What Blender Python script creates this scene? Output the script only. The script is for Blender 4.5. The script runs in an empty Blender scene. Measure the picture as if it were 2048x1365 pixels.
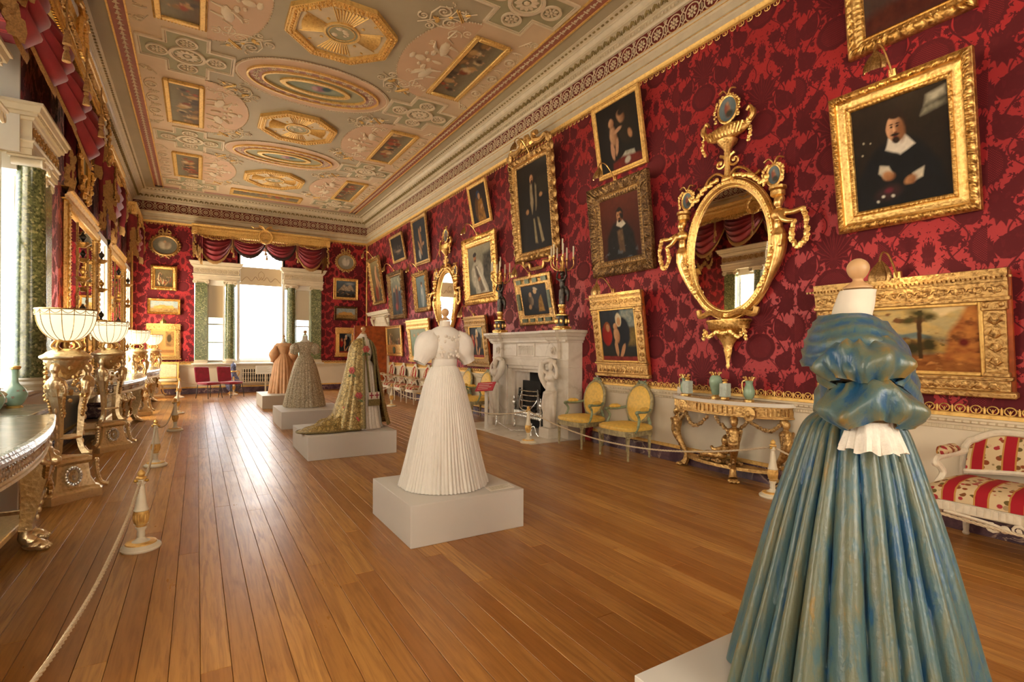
import bpy, bmesh, math, random
import numpy as np
from mathutils import Vector, Matrix
PI = math.pi
RND = random.Random(7)
S = bpy.context.scene
COL = S.collection
# ---------------------------------------------------------------- camera, world, light, exposure
XL, XR, Y0, Y1, ZT, YC, XC = -1.75, 5.53, -3.6, 19.7, 6.4, 8.05, 1.89
_f, _rho, _yaw = 1035.0, 0.0054, math.atan(630 / 1035.0)
_F = Vector((math.sin(_yaw), math.cos(_yaw), 0)); _R = Vector((math.cos(_yaw), -math.sin(_yaw), 0)); _U = Vector((0, 0, 1))
cam = bpy.data.objects.new('camera', bpy.data.cameras.new('camera')); COL.objects.link(cam)
cam.data.sensor_width = 36; cam.data.lens = _f / 2048 * 36; cam.data.shift_y = 16.5 / 2048
cam.data.clip_start = .05; cam.data.clip_end = 400
_cx = (_R + _rho * _U).normalized(); _cy = (_U - _rho * _R).normalized(); _cz = _cx.cross(_cy)
M4 = Matrix((_cx, _cy, _cz)).transposed().to_4x4(); M4.translation = Vector((0, 0, 1.5)); cam.matrix_world = M4
S.camera = cam
S.view_settings.view_transform = 'Standard'; S.view_settings.look = 'None'; S.view_settings.gamma = 1
S.view_settings.exposure = 0.68
S.view_settings.use_curve_mapping = False
S.cycles.max_bounces = 6; S.cycles.diffuse_bounces = 3; S.cycles.glossy_bounces = 4; S.cycles.transmission_bounces = 4
S.cycles.transparent_max_bounces = 8; S.cycles.sample_clamp_indirect = 6; S.cycles.caustics_reflective = False; S.cycles.caustics_refractive = False
S.cycles.use_denoising = True
W = bpy.data.worlds.new('world'); S.world = W; W.use_nodes = True
_bg = W.node_tree.nodes['Background']
_sky = W.node_tree.nodes.new('ShaderNodeTexSky'); _sky.sky_type = 'HOSEK_WILKIE'; _sky.turbidity = 8; _sky.ground_albedo = .4
_sky.sun_direction = (-.3, -.5, .8)
_mx = W.node_tree.nodes.new('ShaderNodeMix'); _mx.data_type = 'RGBA'; _mx.inputs[0].default_value = .8
_mx.inputs[7].default_value = (.9, .95, 1, 1)
W.node_tree.links.new(_sky.outputs[0], _mx.inputs[6]); W.node_tree.links.new(_mx.outputs[2], _bg.inputs[0])
_bg.inputs[1].default_value = 7.0
WIN_L, LAMP_W = 11.5, 24.0        # brightness of the daylit blinds, watts of each torchere bulb
WIN_COL, END_COL = (1, .88, .70), (1, .98, .96)

# ---------------------------------------------------------------- node helpers
def lin(c):
    if isinstance(c, str):
        c = [int(c[i:i + 2], 16) / 255 for i in (0, 2, 4)]
        return tuple(x / 12.92 if x <= .04045 else ((x + .055) / 1.055) ** 2.4 for x in c)
    return tuple(c)
class E:                                   # tiny expression compiler: arithmetic on sockets becomes Math nodes
    def __init__(s, nt, v): s.nt, s.v = nt, v
    def m(s, op, *a):
        n = s.nt.nodes.new('ShaderNodeMath'); n.operation = op
        for i, x in enumerate((s,) + a):
            x = x.v if isinstance(x, E) else x
            if isinstance(x, (int, float)): n.inputs[i].default_value = x
            else: s.nt.links.new(x, n.inputs[i])
        return E(s.nt, n.outputs[0])
    def __add__(s, o): return s.m('ADD', o)
    __radd__ = __add__
    def __sub__(s, o): return s.m('SUBTRACT', o)
    def __rsub__(s, o): return E(s.nt, o).m('SUBTRACT', s)
    def __mul__(s, o): return s.m('MULTIPLY', o)
    __rmul__ = __mul__
    def __truediv__(s, o): return s.m('DIVIDE', o)
    def __neg__(s): return s.m('MULTIPLY', -1.0)
    def __lt__(s, o): return s.m('LESS_THAN', o)
    def __gt__(s, o): return s.m('GREATER_THAN', o)
    def abs(s): return s.m('ABSOLUTE')
    def fract(s): return s.m('FRACT')
    def floor(s): return s.m('FLOOR')
    def sin(s): return s.m('SINE')
    def max(s, o): return s.m('MAXIMUM', o)
    def min(s, o): return s.m('MINIMUM', o)
    def atan2(s, o): return s.m('ARCTAN2', o)
    def sqrt(s): return s.m('SQRT')
    def sstep(s, a, b):                    # smooth 0..1 between a and b
        n = s.nt.nodes.new('ShaderNodeMapRange'); n.interpolation_type = 'SMOOTHSTEP'
        s.nt.links.new(s.v, n.inputs[0]); n.inputs[1].default_value = a; n.inputs[2].default_value = b
        return E(s.nt, n.outputs[0])
class Mt:
    def __init__(s, name, rough=.5, metal=0., spec=.5, base=(.5, .5, .5), **kw):
        s.m = bpy.data.materials.new(name); s.m.use_nodes = True
        s.nt = s.m.node_tree; s.b = s.nt.nodes['Principled BSDF']
        s.set('Base Color', base); s.set('Roughness', rough); s.set('Metallic', metal); s.set('Specular IOR Level', spec)
        for k, v in kw.items(): s.set(k.replace('_', ' '), v)
    def set(s, k, v):
        i = s.b.inputs[k]
        if isinstance(v, E): v = v.v
        if isinstance(v, bpy.types.NodeSocket): s.nt.links.new(v, i)
        elif isinstance(v, (tuple, list, str)): i.default_value = (*lin(v), 1)
        else: i.default_value = v
    def co(s, kind='Object', sc=(1, 1, 1), loc=(0, 0, 0), rot=(0, 0, 0)):
        t = s.nt.nodes.new('ShaderNodeTexCoord'); mp = s.nt.nodes.new('ShaderNodeMapping')
        mp.inputs['Scale'].default_value = sc; mp.inputs['Location'].default_value = loc; mp.inputs['Rotation'].default_value = rot
        if kind == 'World':
            g = s.nt.nodes.new('ShaderNodeNewGeometry'); s.nt.links.new(g.outputs['Position'], mp.inputs[0])
        else: s.nt.links.new(t.outputs[kind], mp.inputs[0])
        return mp.outputs[0]
    def xyz(s, v):
        n = s.nt.nodes.new('ShaderNodeSeparateXYZ'); s.nt.links.new(v, n.inputs[0])
        return [E(s.nt, o) for o in n.outputs]
    def vec(s, *a):
        n = s.nt.nodes.new('ShaderNodeCombineXYZ')
        for i, x in enumerate(a):
            if isinstance(x, E): s.nt.links.new(x.v, n.inputs[i])
            else: n.inputs[i].default_value = x
        return n.outputs[0]
    def noise(s, v, scale=5, detail=3, rough=.55, dist=0):
        n = s.nt.nodes.new('ShaderNodeTexNoise'); s.nt.links.new(v, n.inputs['Vector'])
        n.inputs['Scale'].default_value = scale; n.inputs['Detail'].default_value = detail
        n.inputs['Roughness'].default_value = rough; n.inputs['Distortion'].default_value = dist
        return E(s.nt, n.outputs[0])
    def vor(s, v, scale=5, feat='F1', out='Distance'):
        n = s.nt.nodes.new('ShaderNodeTexVoronoi'); n.feature = feat; s.nt.links.new(v, n.inputs['Vector'])
        n.inputs['Scale'].default_value = scale
        return E(s.nt, n.outputs[out])
    def rand(s): return E(s.nt, s.nt.nodes.new('ShaderNodeObjectInfo').outputs['Random'])
    def mix(s, f, a, b):
        n = s.nt.nodes.new('ShaderNodeMix'); n.data_type = 'RGBA'
        for i, x in ((0, f), (6, a), (7, b)):
            if isinstance(x, E): x = x.v
            if isinstance(x, bpy.types.NodeSocket): s.nt.links.new(x, n.inputs[i])
            elif isinstance(x, (int, float)): n.inputs[i].default_value = x
            else: n.inputs[i].default_value = (*lin(x), 1)
        return n.outputs[2]
    def bump(s, h, strength=.3, dist=.01):
        n = s.nt.nodes.new('ShaderNodeBump'); n.inputs['Strength'].default_value = strength; n.inputs['Distance'].default_value = dist
        s.nt.links.new(h.v, n.inputs['Height']); s.nt.links.new(n.outputs[0], s.b.inputs['Normal'])
    def attr(s, name='Col'):
        n = s.nt.nodes.new('ShaderNodeAttribute'); n.attribute_name = name; return n.outputs['Color']
MATS = {}
def simple(name, col, rough=.5, metal=0., var=.12, scale=6, bump=0., bscale=40, spec=.5, **kw):
    m = Mt(name, rough, metal, spec, col, **kw); c = lin(col); v = m.co()
    n = m.noise(v, scale, 3)
    m.set('Base Color', m.mix(n.sstep(.3, .7), tuple(x * (1 - var) for x in c), tuple(min(1, x * (1 + var)) for x in c)))
    if bump: m.bump(m.noise(v, bscale, 2), bump, .004)
    MATS[name] = m.m; return m

# ---------------------------------------------------------------- mesh builder
class MB:
    def __init__(s): s.v, s.f, s.mi = [], [], []
    def add(s, V, F, mi=0, M=None):
        k = len(s.v)
        if M is not None: V = [M @ Vector(p) for p in V]
        s.v.extend([tuple(p) for p in V]); s.f.extend([tuple(i + k for i in q) for q in F]); s.mi.extend([mi] * len(F)); return s
    def box(s, x0, x1, y0, y1, z0, z1, b=0, mi=0, M=None):
        if b <= 0:
            V = [(x, y, z) for x in (x0, x1) for y in (y0, y1) for z in (z0, z1)]
            return s.add(V, [(0, 1, 3, 2), (4, 6, 7, 5), (0, 4, 5, 1), (2, 3, 7, 6), (0, 2, 6, 4), (1, 5, 7, 3)], mi, M)
        V = []; idx = {}
        for i, x in enumerate((x0, x1)):
            for j, y in enumerate((y0, y1)):
                for k, z in enumerate((z0, z1)):
                    dx, dy, dz = (b, -b)[i], (b, -b)[j], (b, -b)[k]
                    for a, p in enumerate(((x, y + dy, z + dz), (x + dx, y, z + dz), (x + dx, y + dy, z))):
                        idx[i, j, k, a] = len(V); V.append(p)
        I = lambda i, j, k, a: idx[i, j, k, a]
        F = []
        for i in (0, 1):
            q = [I(i, 0, 0, 0), I(i, 1, 0, 0), I(i, 1, 1, 0), I(i, 0, 1, 0)]; F.append(q if i else q[::-1])
            q = [I(0, i, 0, 1), I(1, i, 0, 1), I(1, i, 1, 1), I(0, i, 1, 1)]; F.append(q[::-1] if i else q)
            q = [I(0, 0, i, 2), I(1, 0, i, 2), I(1, 1, i, 2), I(0, 1, i, 2)]; F.append(q if i else q[::-1])
        for a in (0, 1):
            for c in (0, 1):
                q = [I(a, c, 0, 0), I(a, c, 1, 0), I(a, c, 1, 1), I(a, c, 0, 1)]; F.append(q if (a ^ c) else q[::-1])
                q = [I(a, 0, c, 0), I(a, 1, c, 0), I(a, 1, c, 2), I(a, 0, c, 2)]; F.append(q[::-1] if (a ^ c) else q)
                q = [I(0, a, c, 1), I(1, a, c, 1), I(1, a, c, 2), I(0, a, c, 2)]; F.append(q if (a ^ c) else q[::-1])
        for i in (0, 1):
            for j in (0, 1):
                for k in (0, 1):
                    q = [I(i, j, k, 0), I(i, j, k, 1), I(i, j, k, 2)]; F.append(q if (i + j + k) % 2 else q[::-1])
        return s.add(V, F, mi, M)
    def grid(s, P, cu=False, cv=False, mi=0, M=None, capu=False):
        # P[i][j] points; cu closes i, cv closes j
        n, m = len(P), len(P[0]); V = [p for r in P for p in r]; F = []
        for i in range(n if cu else n - 1):
            for j in range(m if cv else m - 1):
                a, b = i, (i + 1) % n; c, d = j, (j + 1) % m
                F.append((a * m + c, a * m + d, b * m + d, b * m + c))
        if capu: F.append(tuple(range(m))[::-1]); F.append(tuple((n - 1) * m + j for j in range(m)))
        return s.add(V, F, mi, M)
    def lathe(s, prof, n=20, c=(0, 0, 0), fl=0, fa=0., mi=0, M=None, sx=1, sy=1, a0=0, flr=None):
        # prof: (r, z); fl flutes of depth fa inside z range flr
        P = []
        for r, z in prof:
            row = []
            for j in range(n):
                t = a0 + 2 * PI * j / n; q = r
                if fl and (flr is None or flr[0] <= z <= flr[1]): q = r * (1 - fa * (.5 + .5 * math.cos(fl * t)))
                row.append((c[0] + q * math.cos(t) * sx, c[1] + q * math.sin(t) * sy, c[2] + z))
            P.append(row)
        return s.grid(P, cv=True, mi=mi, M=M, capu=True)
    def tube(s, pts, r, n=8, mi=0, M=None, closed=False, flat=1.0, tw=0):
        pts = [Vector(p) for p in pts]; N = len(pts); P = []; prev = None
        for i, p in enumerate(pts):
            if closed: d = pts[(i + 1) % N] - pts[i - 1]
            else: d = pts[min(i + 1, N - 1)] - pts[max(i - 1, 0)]
            if d.length < 1e-9: d = Vector((0, 0, 1))
            d.normalize()
            if prev is None:
                ref = Vector((0, 0, 1)) if abs(d.z) < .9 else Vector((1, 0, 0)); a = d.cross(ref).normalized()
            else:
                a = prev - d * prev.dot(d)
                a = a.normalized() if a.length > 1e-6 else d.orthogonal().normalized()
            prev = a; b = d.cross(a); rr = r[i] if isinstance(r, (list, tuple)) else r
            P.append([p + (a * math.cos(2 * PI * j / n + tw * i) + b * flat * math.sin(2 * PI * j / n + tw * i)) * rr for j in range(n)])
        return s.grid(P, cu=closed, cv=True, mi=mi, M=M, capu=not closed)
    def blob(s, c, r, n=8, m=5, mi=0, M=None, rot=None):
        r = (r, r, r) if isinstance(r, (int, float)) else r; P = []
        for i in range(m + 1):
            t = PI * i / m; row = []
            for j in range(n):
                p = Vector((r[0] * math.sin(t) * math.cos(2 * PI * j / n), r[1] * math.sin(t) * math.sin(2 * PI * j / n), -r[2] * math.cos(t)))
                if rot is not None: p = rot @ p
                row.append(p + Vector(c))
            P.append(row)
        V = [P[0][0]] + [p for row in P[1:-1] for p in row] + [P[-1][0]]; F = []
        for j in range(n):
            k = (j + 1) % n; F.append((0, 1 + k, 1 + j))
            for i in range(m - 2):
                a = 1 + i * n; F.append((a + j, a + k, a + n + k, a + n + j))
            a = 1 + (m - 2) * n; F.append((a + j, a + k, len(V) - 1))
        return s.add(V, F, mi, M)
    def prism(s, poly, z0, z1, mi=0, M=None, axis='z'):
        n = len(poly); tr = {'z': lambda p, h: (p[0], p[1], h), 'y': lambda p, h: (p[0], h, p[1]), 'x': lambda p, h: (h, p[0], p[1])}[axis]
        V = [tr(p, z0) for p in poly] + [tr(p, z1) for p in poly]
        F = [tuple(range(n))[::-1], tuple(range(n, 2 * n))] + [(i, (i + 1) % n, n + (i + 1) % n, n + i) for i in range(n)]
        return s.add(V, F, mi, M)
    def sweep(s, prof, path, closed=False, up=(0, 0, 1), mi=0):
        # prof: (o, h): o = offset to the left of travel in the plane normal to up, h along up. mitred.
        up = Vector(up); pts = [Vector(p) for p in path]; N = len(pts); P = []
        for i, p in enumerate(pts):
            d0 = (p - pts[i - 1]).normalized() if (i or closed) else None
            d1 = (pts[(i + 1) % N] - p).normalized() if (i < N - 1 or closed) else None
            d0 = d0 or d1; d1 = d1 or d0
            n0, n1 = up.cross(d0), up.cross(d1); b = (n0 + n1).normalized(); k = 1 / max(.2, b.dot(n0))
            P.append([p + b * (o * k) + up * h for o, h in prof])
        return s.grid(P, cu=closed, mi=mi, capu=False)
    def mesh(s, name, mats=(), smooth=True, ang=.7):
        me = bpy.data.meshes.new(name); me.from_pydata(s.v, [], s.f)
        for m in mats: me.materials.append(MATS[m] if isinstance(m, str) else m)
        if len(mats) > 1: me.polygons.foreach_set('material_index', s.mi)
        if smooth:
            me.polygons.foreach_set('use_smooth', [True] * len(me.polygons)); me.set_sharp_from_angle(angle=ang)
        me.update(); return me
def ob(name, mb, mats, parent=None, label=None, smooth=True, ang=.7, loc=None, rot=None, kind=None):
    if isinstance(mats, str): mats = (mats,)
    me = mb if isinstance(mb, bpy.types.Mesh) else mb.mesh(name, mats, smooth, ang)
    o = bpy.data.objects.new(name, me); COL.objects.link(o)
    if parent is not None: o.parent = parent
    if loc is not None: o.location = loc
    if rot is not None: o.rotation_euler = rot
    if label: o['label'] = label
    if kind: o['kind'] = kind
    return o
def tag(o, label, cat, group=None):
    o['label'] = label; o['category'] = cat
    if group: o['group'] = group
    return o
def thing(name, label, cat, loc=(0, 0, 0), rz=0., group=None, rot=None):
    o = bpy.data.objects.new(name, None); COL.objects.link(o); o.empty_display_size = .1
    o.location = loc; o.rotation_euler = rot if rot is not None else (0, 0, rz)
    return tag(o, label, cat, group)
def struct(name, mb, mats, parent=None, **k):
    o = ob(name, mb, mats, parent, **k)
    if parent is None: o['kind'] = 'structure'
    return o
def dup(root, loc, rz=None, label=None, group=None):
    r = root.copy(); COL.objects.link(r); r.location = loc
    if rz is not None: r.rotation_euler = (root.rotation_euler[0], root.rotation_euler[1], rz)
    if label: r['label'] = label
    if group: r['group'] = group
    for ch in list(root.children):
        c = ch.copy(); COL.objects.link(c); c.parent = r
        for g in list(ch.children):
            d = g.copy(); COL.objects.link(d); d.parent = c
    return r
def remesh(name, mb, mat, parent=None, voxel=.02, smooth=4, **k):
    # one continuous surface from overlapping lumps
    me = mb.mesh(name, (mat,)); o = bpy.data.objects.new(name, me); COL.objects.link(o)
    r = o.modifiers.new('r', 'REMESH'); r.mode = 'VOXEL'; r.voxel_size = voxel; r.use_smooth_shade = True
    q = o.modifiers.new('s', 'SMOOTH'); q.factor = .5; q.iterations = smooth
    dg = bpy.context.evaluated_depsgraph_get(); me2 = bpy.data.meshes.new_from_object(o.evaluated_get(dg))
    bpy.data.objects.remove(o); me2.name = name
    if not me2.materials: me2.materials.append(MATS[mat])
    me2.polygons.foreach_set('use_smooth', [True] * len(me2.polygons))
    return ob(name, me2, mat, parent, **k)
def lerp(a, b, t): return a + (b - a) * t
def curve(pts, n=8, closed=False):
    # Catmull-Rom through pts
    P = [Vector(p) for p in pts]; N = len(P); out = []
    for i in range(N if closed else N - 1):
        if closed: p0, p1, p2, p3 = P[i - 1], P[i], P[(i + 1) % N], P[(i + 2) % N]
        else: p0, p1, p2, p3 = P[max(i - 1, 0)], P[i], P[i + 1], P[min(i + 2, N - 1)]
        for j in range(n):
            t = j / n; out.append(.5 * ((2 * p1) + (p2 - p0) * t + (2 * p0 - 5 * p1 + 4 * p2 - p3) * t * t + (3 * p1 - p0 - 3 * p2 + p3) * t ** 3))
    if not closed: out.append(P[-1])
    return out
def interp(prof, n):
    # resample a (a, b) polyline smoothly
    return [(p.x, p.y) for p in curve([(a, b, 0) for a, b in prof], n)]
def Rz(a): return Matrix.Rotation(a, 4, 'Z')
def Rx(a): return Matrix.Rotation(a, 4, 'X')
def Ry(a): return Matrix.Rotation(a, 4, 'Y')
def T(*a): return Matrix.Translation(Vector(a))
def Sc(x, y, z): return Matrix.Diagonal((x, y, z, 1))
# ================================================================ materials
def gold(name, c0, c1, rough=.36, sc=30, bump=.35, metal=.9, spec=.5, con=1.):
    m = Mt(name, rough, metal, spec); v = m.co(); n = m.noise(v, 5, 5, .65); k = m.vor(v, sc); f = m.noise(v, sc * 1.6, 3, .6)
    pt = E(m.nt, m.nt.nodes.new('ShaderNodeNewGeometry').outputs['Pointiness']); q = n * .5 + k * .35 + f * .45 + ((pt - .5) * 2.5).min(.08)  # low pointiness darkens hollows: shade of the carving put into the gilt colour
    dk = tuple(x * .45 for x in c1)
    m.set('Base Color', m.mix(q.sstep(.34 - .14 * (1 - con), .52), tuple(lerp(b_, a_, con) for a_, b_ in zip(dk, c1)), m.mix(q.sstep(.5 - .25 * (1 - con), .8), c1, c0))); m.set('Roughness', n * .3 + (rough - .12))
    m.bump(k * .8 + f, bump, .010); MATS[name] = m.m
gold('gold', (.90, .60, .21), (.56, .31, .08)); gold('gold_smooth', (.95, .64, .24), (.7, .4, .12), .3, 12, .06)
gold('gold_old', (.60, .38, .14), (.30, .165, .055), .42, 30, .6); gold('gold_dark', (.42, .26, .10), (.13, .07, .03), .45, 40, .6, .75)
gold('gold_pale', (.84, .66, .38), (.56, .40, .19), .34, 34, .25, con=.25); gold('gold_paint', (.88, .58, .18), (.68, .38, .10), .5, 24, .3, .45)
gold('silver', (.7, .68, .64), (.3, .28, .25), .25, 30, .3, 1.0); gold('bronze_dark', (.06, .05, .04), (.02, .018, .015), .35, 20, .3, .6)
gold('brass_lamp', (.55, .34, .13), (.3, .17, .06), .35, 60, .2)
def damask(name, ax, w=.80, h=1.28, dark=(.120, .007, .012), lite=(.47, .030, .034)):
    m = Mt(name, .55, 0, .35); W_ = m.co('World'); p = m.xyz(W_); u = p[ax] * (1 / w); z = p[2] * (1 / h)
    col = u.floor(); v = (z + col * .5).fract(); fu = ((u.fract() - .5).abs() * 2)
    nv = m.vec(fu * .62, v * 1.6, 0.0); n1 = m.noise(nv, 4, 2, .5); n2 = m.noise(nv, 12, 2)
    x = fu + (n1 - .5) * .10; y = v + (n2 - .5) * .03
    def leaf(cx, cy, rx, ry, rot=0, ser=0, k=9, tip=0):
        # ellipse (or teardrop) in half-tile units, with a serrated rim
        dx, dy = x - cx, (y - cy) * 3.2
        c, s_ = math.cos(rot), math.sin(rot); a, b = (dx * c + dy * s_) / rx, (dy * c - dx * s_) / ry
        if tip: a = a / (1.02 - b * tip).max(.12)
        d = (a * a + b * b).sqrt() - 1
        if ser: d = d + (b.atan2(a) * k).sin().abs() * ser
        return d
    pom = leaf(0, .20, .44, .40); A = [pom, leaf(0, .47, .52, .62, 0, .34, 6, -.35), leaf(.62, .36, .20, .34, .5, 0, 0, .6), leaf(.80, .60, .22, .46, -.35, .28, 7, .5), leaf(.52, .72, .16, .40, .75, .2, 8, .5), leaf(1.0, .86, .34, .44, 0, .12, 12),
         leaf(.40, .93, .26, .20, -.5, .3, 5), leaf(.74, .10, .20, .30, -.6, 0, 0, .6), leaf(1.0, .32, .15, .36, 0, .3, 6, .3), leaf(0, .84, .14, .34, 0, .3, 6)]
    for b_, c in ((.30, .34), (.46, .56), (.62, .88), (.30, .76), (.88, .18), (.55, .20)): A.append(leaf(b_, c, .075, .085, 0, .35, 5))
    dd = A[0]
    for q in A[1:]: dd = dd.min(q)
    stem = ((x - ((v * 12.6).sin() * .20 + .56)).abs() - .022) * 4; stem2 = ((x - ((v * 12.6 + 2.4).sin() * .26 + .42)).abs() - .014) * 4
    dd = dd.min(stem).min(stem2).min((.605 - m.noise(nv, 15, 2, .5, .8)) * 2.2)
    mask = dd.sstep(.06, -.03)
    fine_ = ((p[ax] * 330).sin() * (p[2] * 330).sin()).sstep(.2, .5) * (leaf(0, .20, .33, .30).sstep(.05, -.05) + leaf(1.0, .86, .24, .34).sstep(.05, -.05))
    vein = (((y - .40) * 1.6).atan2(x) * 26).sin().sstep(.55, .9) * A[1].sstep(0, -.1) * .5 + n2.sstep(.56, .62) * .12
    mk = (mask - fine_ * .4 - vein * mask * .5).max(0.0)
    fade = m.noise(W_, .5, 2)
    lt = m.mix(fade.sstep(.35, .65), tuple(q * .9 for q in lite), tuple(q * 1.1 for q in lite))
    m.set('Base Color', m.mix(mk, lt, dark)); m.set('Roughness', mk * .35 + .42); m.set('Sheen Weight', .06)
    m.bump(mk * -1.0, .12, .002); MATS[name] = m.m
damask('damask_side', 1); damask('damask_end', 0)
simple('cream', 'e6d8bd', .5, var=.04, scale=2); simple('cream_trim', 'e2d3b4', .45, var=.05); simple('white_paint', 'efe9dc', .42, var=.03, scale=2)
simple('plinth', 'dcd8cf', .55, var=.02, scale=2); simple('blind', 'efe4cd', .8, var=.03)
simple('ceil_blue', 'b6a787', .7, var=.05, scale=1.5); simple('ceil_pink', 'd6b08a', .7, var=.05, scale=1.5); simple('ceil_cream', 'dcbf98', .7, var=.05, scale=2)
simple('ceil_green', 'a9a07a', .7, var=.04); simple('ceil_red', 'a5654e', .7, var=.08, scale=8); simple('ceil_rose', 'c09484', .7, var=.06); simple('frieze_red', '74241e', .7)
simple('relief', 'e6d2ae', .65, var=.05); simple('relief_drab_shaded', '94804f', .65, var=.15); simple('relief_warm', 'dcc498', .65, var=.06); simple('dark', '1a1512', .6); simple('iron', '26241f', .5, .4); simple('soot', '15120f', .9)
simple('paper', 'efe9db', .7, var=.02); simple('pink_card', 'c23a48', .6, var=.03); simple('wick', 'f3e8cc', .5, var=.05); simple('brass_plate', 'c9a24c', .35, .8)
simple('velvet', 'a8143a', .8, var=.2, scale=10, Sheen_Weight=.6); simple('drape', '8c1c26', .6, var=.15, scale=6, Sheen_Weight=.3); simple('drape_dark', '6a0b14', .7, var=.2, scale=9)
simple('fringe', 'b58a52', .8, var=.25, scale=60, bump=.6, bscale=150); simple('lining', '6e3a3c', .8)
simple('yellow_silk', 'f2c860', .55, var=.10, scale=25); simple('pale_silk', 'd8c49a', .6, var=.12, scale=18)
simple('green_paint', '8a9678', .55, var=.3, scale=18); simple('sage_gilt', 'a89a70', .5, var=.3, scale=20)
simple('chair_white', 'e8dcc4', .5, var=.08, scale=20); simple('knob_wood', 'd2a877', .4, var=.12, scale=9); simple('calico', 'e9dfcc', .75, var=.03)
simple('lace', 'efe8da', .85, var=.06, scale=40, bump=.6, bscale=130); simple('rope', 'dcc9a8', .8, var=.12, scale=90)
simple('mahogany', 'ad531f', .35, var=.3, scale=7); simple('celadon', 'a3c3a8', .25, var=.12, scale=8); simple('celadon_pale', 'cad8cc', .3, var=.08, scale=40, bump=.4, bscale=60)
simple('chrome', '9a948a', .25, 1.0); simple('black_leg', '2a2320', .4); simple('frame_green', '5d6650', .5, .2, var=.3, scale=12)
def marble(name, c0, c1, vein, sc, rough=.25, dens=.5, vs=3):
    m = Mt(name, rough, 0, .5); v = m.co('World'); n = m.noise(v, sc, 6, .65, .6); k = m.vor(m.vec(*[a + n * .25 for a in m.xyz(v)]), vs, 'DISTANCE_TO_EDGE')
    c = m.mix(n.sstep(dens - .13, dens + .13), c0, c1); m.set('Base Color', m.mix((k.sstep(.045, 0) * m.noise(v, sc * .6, 2).sstep(.42, .6)), c, vein)); MATS[name] = m.m
marble('marble_purple', '4a3340', '6b5058', 'c4a592', 5, .25, .5, 4); marble('marble_white', 'e2d7c6', 'eee5d6', 'd2c5b1', 3, .38, .5, 1.2)
marble('marble_grey', 'a39a82', 'b9af95', 'd2c7ae', 4, .22, .5, 3); marble('marble_top', 'b98a63', 'd9b88e', 'efdcc0', 6, .15, .5, 4)
m = Mt('marble_green', .2, 0, .5); v = m.co('World'); k = m.vor(v, 42, 'F1', 'Color'); n = m.noise(v, 26, 5, .75, .8)
kk = m.xyz(k.v)[0]; m.set('Base Color', m.mix((kk * .35 + n * .9).sstep(.36, .86), '414a30', m.mix(kk.sstep(.8, .98), '858c5c', 'b4b07c'))); MATS['marble_green'] = m.m
# oak boards: colour per board, grain along the board
m = Mt('oak', .3, 0, .5); r = m.rand(); v = m.co('Object', (1, .055, 1)); a = m.xyz(v); vv = m.vec(a[0] + r * 37, a[1] + r * 11, a[2])
g = m.noise(vv, 38, 5, .6, .8); g2 = m.noise(m.co('Object', (1, .25, 1)), 9, 3)
base = m.mix(r, 'a0662a', 'd09a52'); base = m.mix(g.sstep(.35, .75) * .8, base, '8a5620'); base = m.mix((g2.sstep(.5, .75) * .4), base, 'c98f4d')
m.set('Base Color', base); w = m.noise(m.co('World'), 2.2, 5, .6); m.set('Roughness', w * .20 + g * .10 + .17); m.bump(g * .5 + w * 1.2, .12, .004); MATS['oak'] = m.m
# glass, mirror, lamp glass, lit blinds
m = Mt('glass', .02, 0, .5, (1, 1, 1), Transmission_Weight=1.0, IOR=1.02); MATS['glass'] = m.m
m = Mt('mirror', .015, 1, .5, (.9, .88, .84)); n = m.noise(m.co(), 2, 2); m.set('Roughness', n * .02 + .005); MATS['mirror'] = m.m
def lit(name, col, strength, base='efe6d2'):
    m = Mt(name, .8, 0, .2, base); n = m.noise(m.co('World'), 3, 2)
    m.set('Emission Color', m.mix(n.sstep(.3, .7), tuple(c * .94 for c in lin(col)), col)); m.set('Emission Strength', strength); MATS[name] = m.m; return m
lit('blind_lit', WIN_COL, WIN_L); lit('blind_end', END_COL, 5.5); lit('blind_low', WIN_COL, WIN_L * .6); lit('blind_dim', (1, .78, .48), .10, 'b89c6c'); lit('bowl_glass', (1, .86, .55), .75, 'f4e9cc')
m = Mt('painted', .6, 0, .2); c = m.attr(); n = m.noise(m.co(), 60, 3); m.set('Base Color', c); m.bump(n, .15, .002); MATS['painted'] = m.m
m = Mt('painted_cloth', .75, 0, .3); m.set('Base Color', m.attr()); m.bump(m.noise(m.co(), 160, 2), .2, .002); MATS['painted_cloth'] = m.m
# striped tapestry (stripe runs along local z / y, varies along local x) with flower sprigs
m = Mt('tapestry', .8, 0, .25); x, y, z = m.xyz(m.co('Object', (1, 1, 1))); u = (x * 5.2 + 100.5).fract(); yz = y + z
edge = ((u - .5).abs() - .205).abs().sstep(.035, .02); red = (u - .5).abs().sstep(.185, .175)
cell = m.vec(x * 21, yz * 21, 0.0); k = m.vor(cell, 1.0, 'F1', 'Color'); d = m.vor(cell, 1.0); kc = m.xyz(k.v)
fl = m.mix(kc[0].sstep(.45, .55), 'a8343a', m.mix(kc[1].sstep(.4, .6), '6a5a30', '8d4a2a'))
c = m.mix((d.sstep(.52, .42) * kc[2].sstep(.2, .3)), 'd8c096', fl); c = m.mix(red, c, 'a81f2a'); c = m.mix(edge, c, 'c08a44')
m.set('Base Color', c); MATS['tapestry'] = m.m
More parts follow.
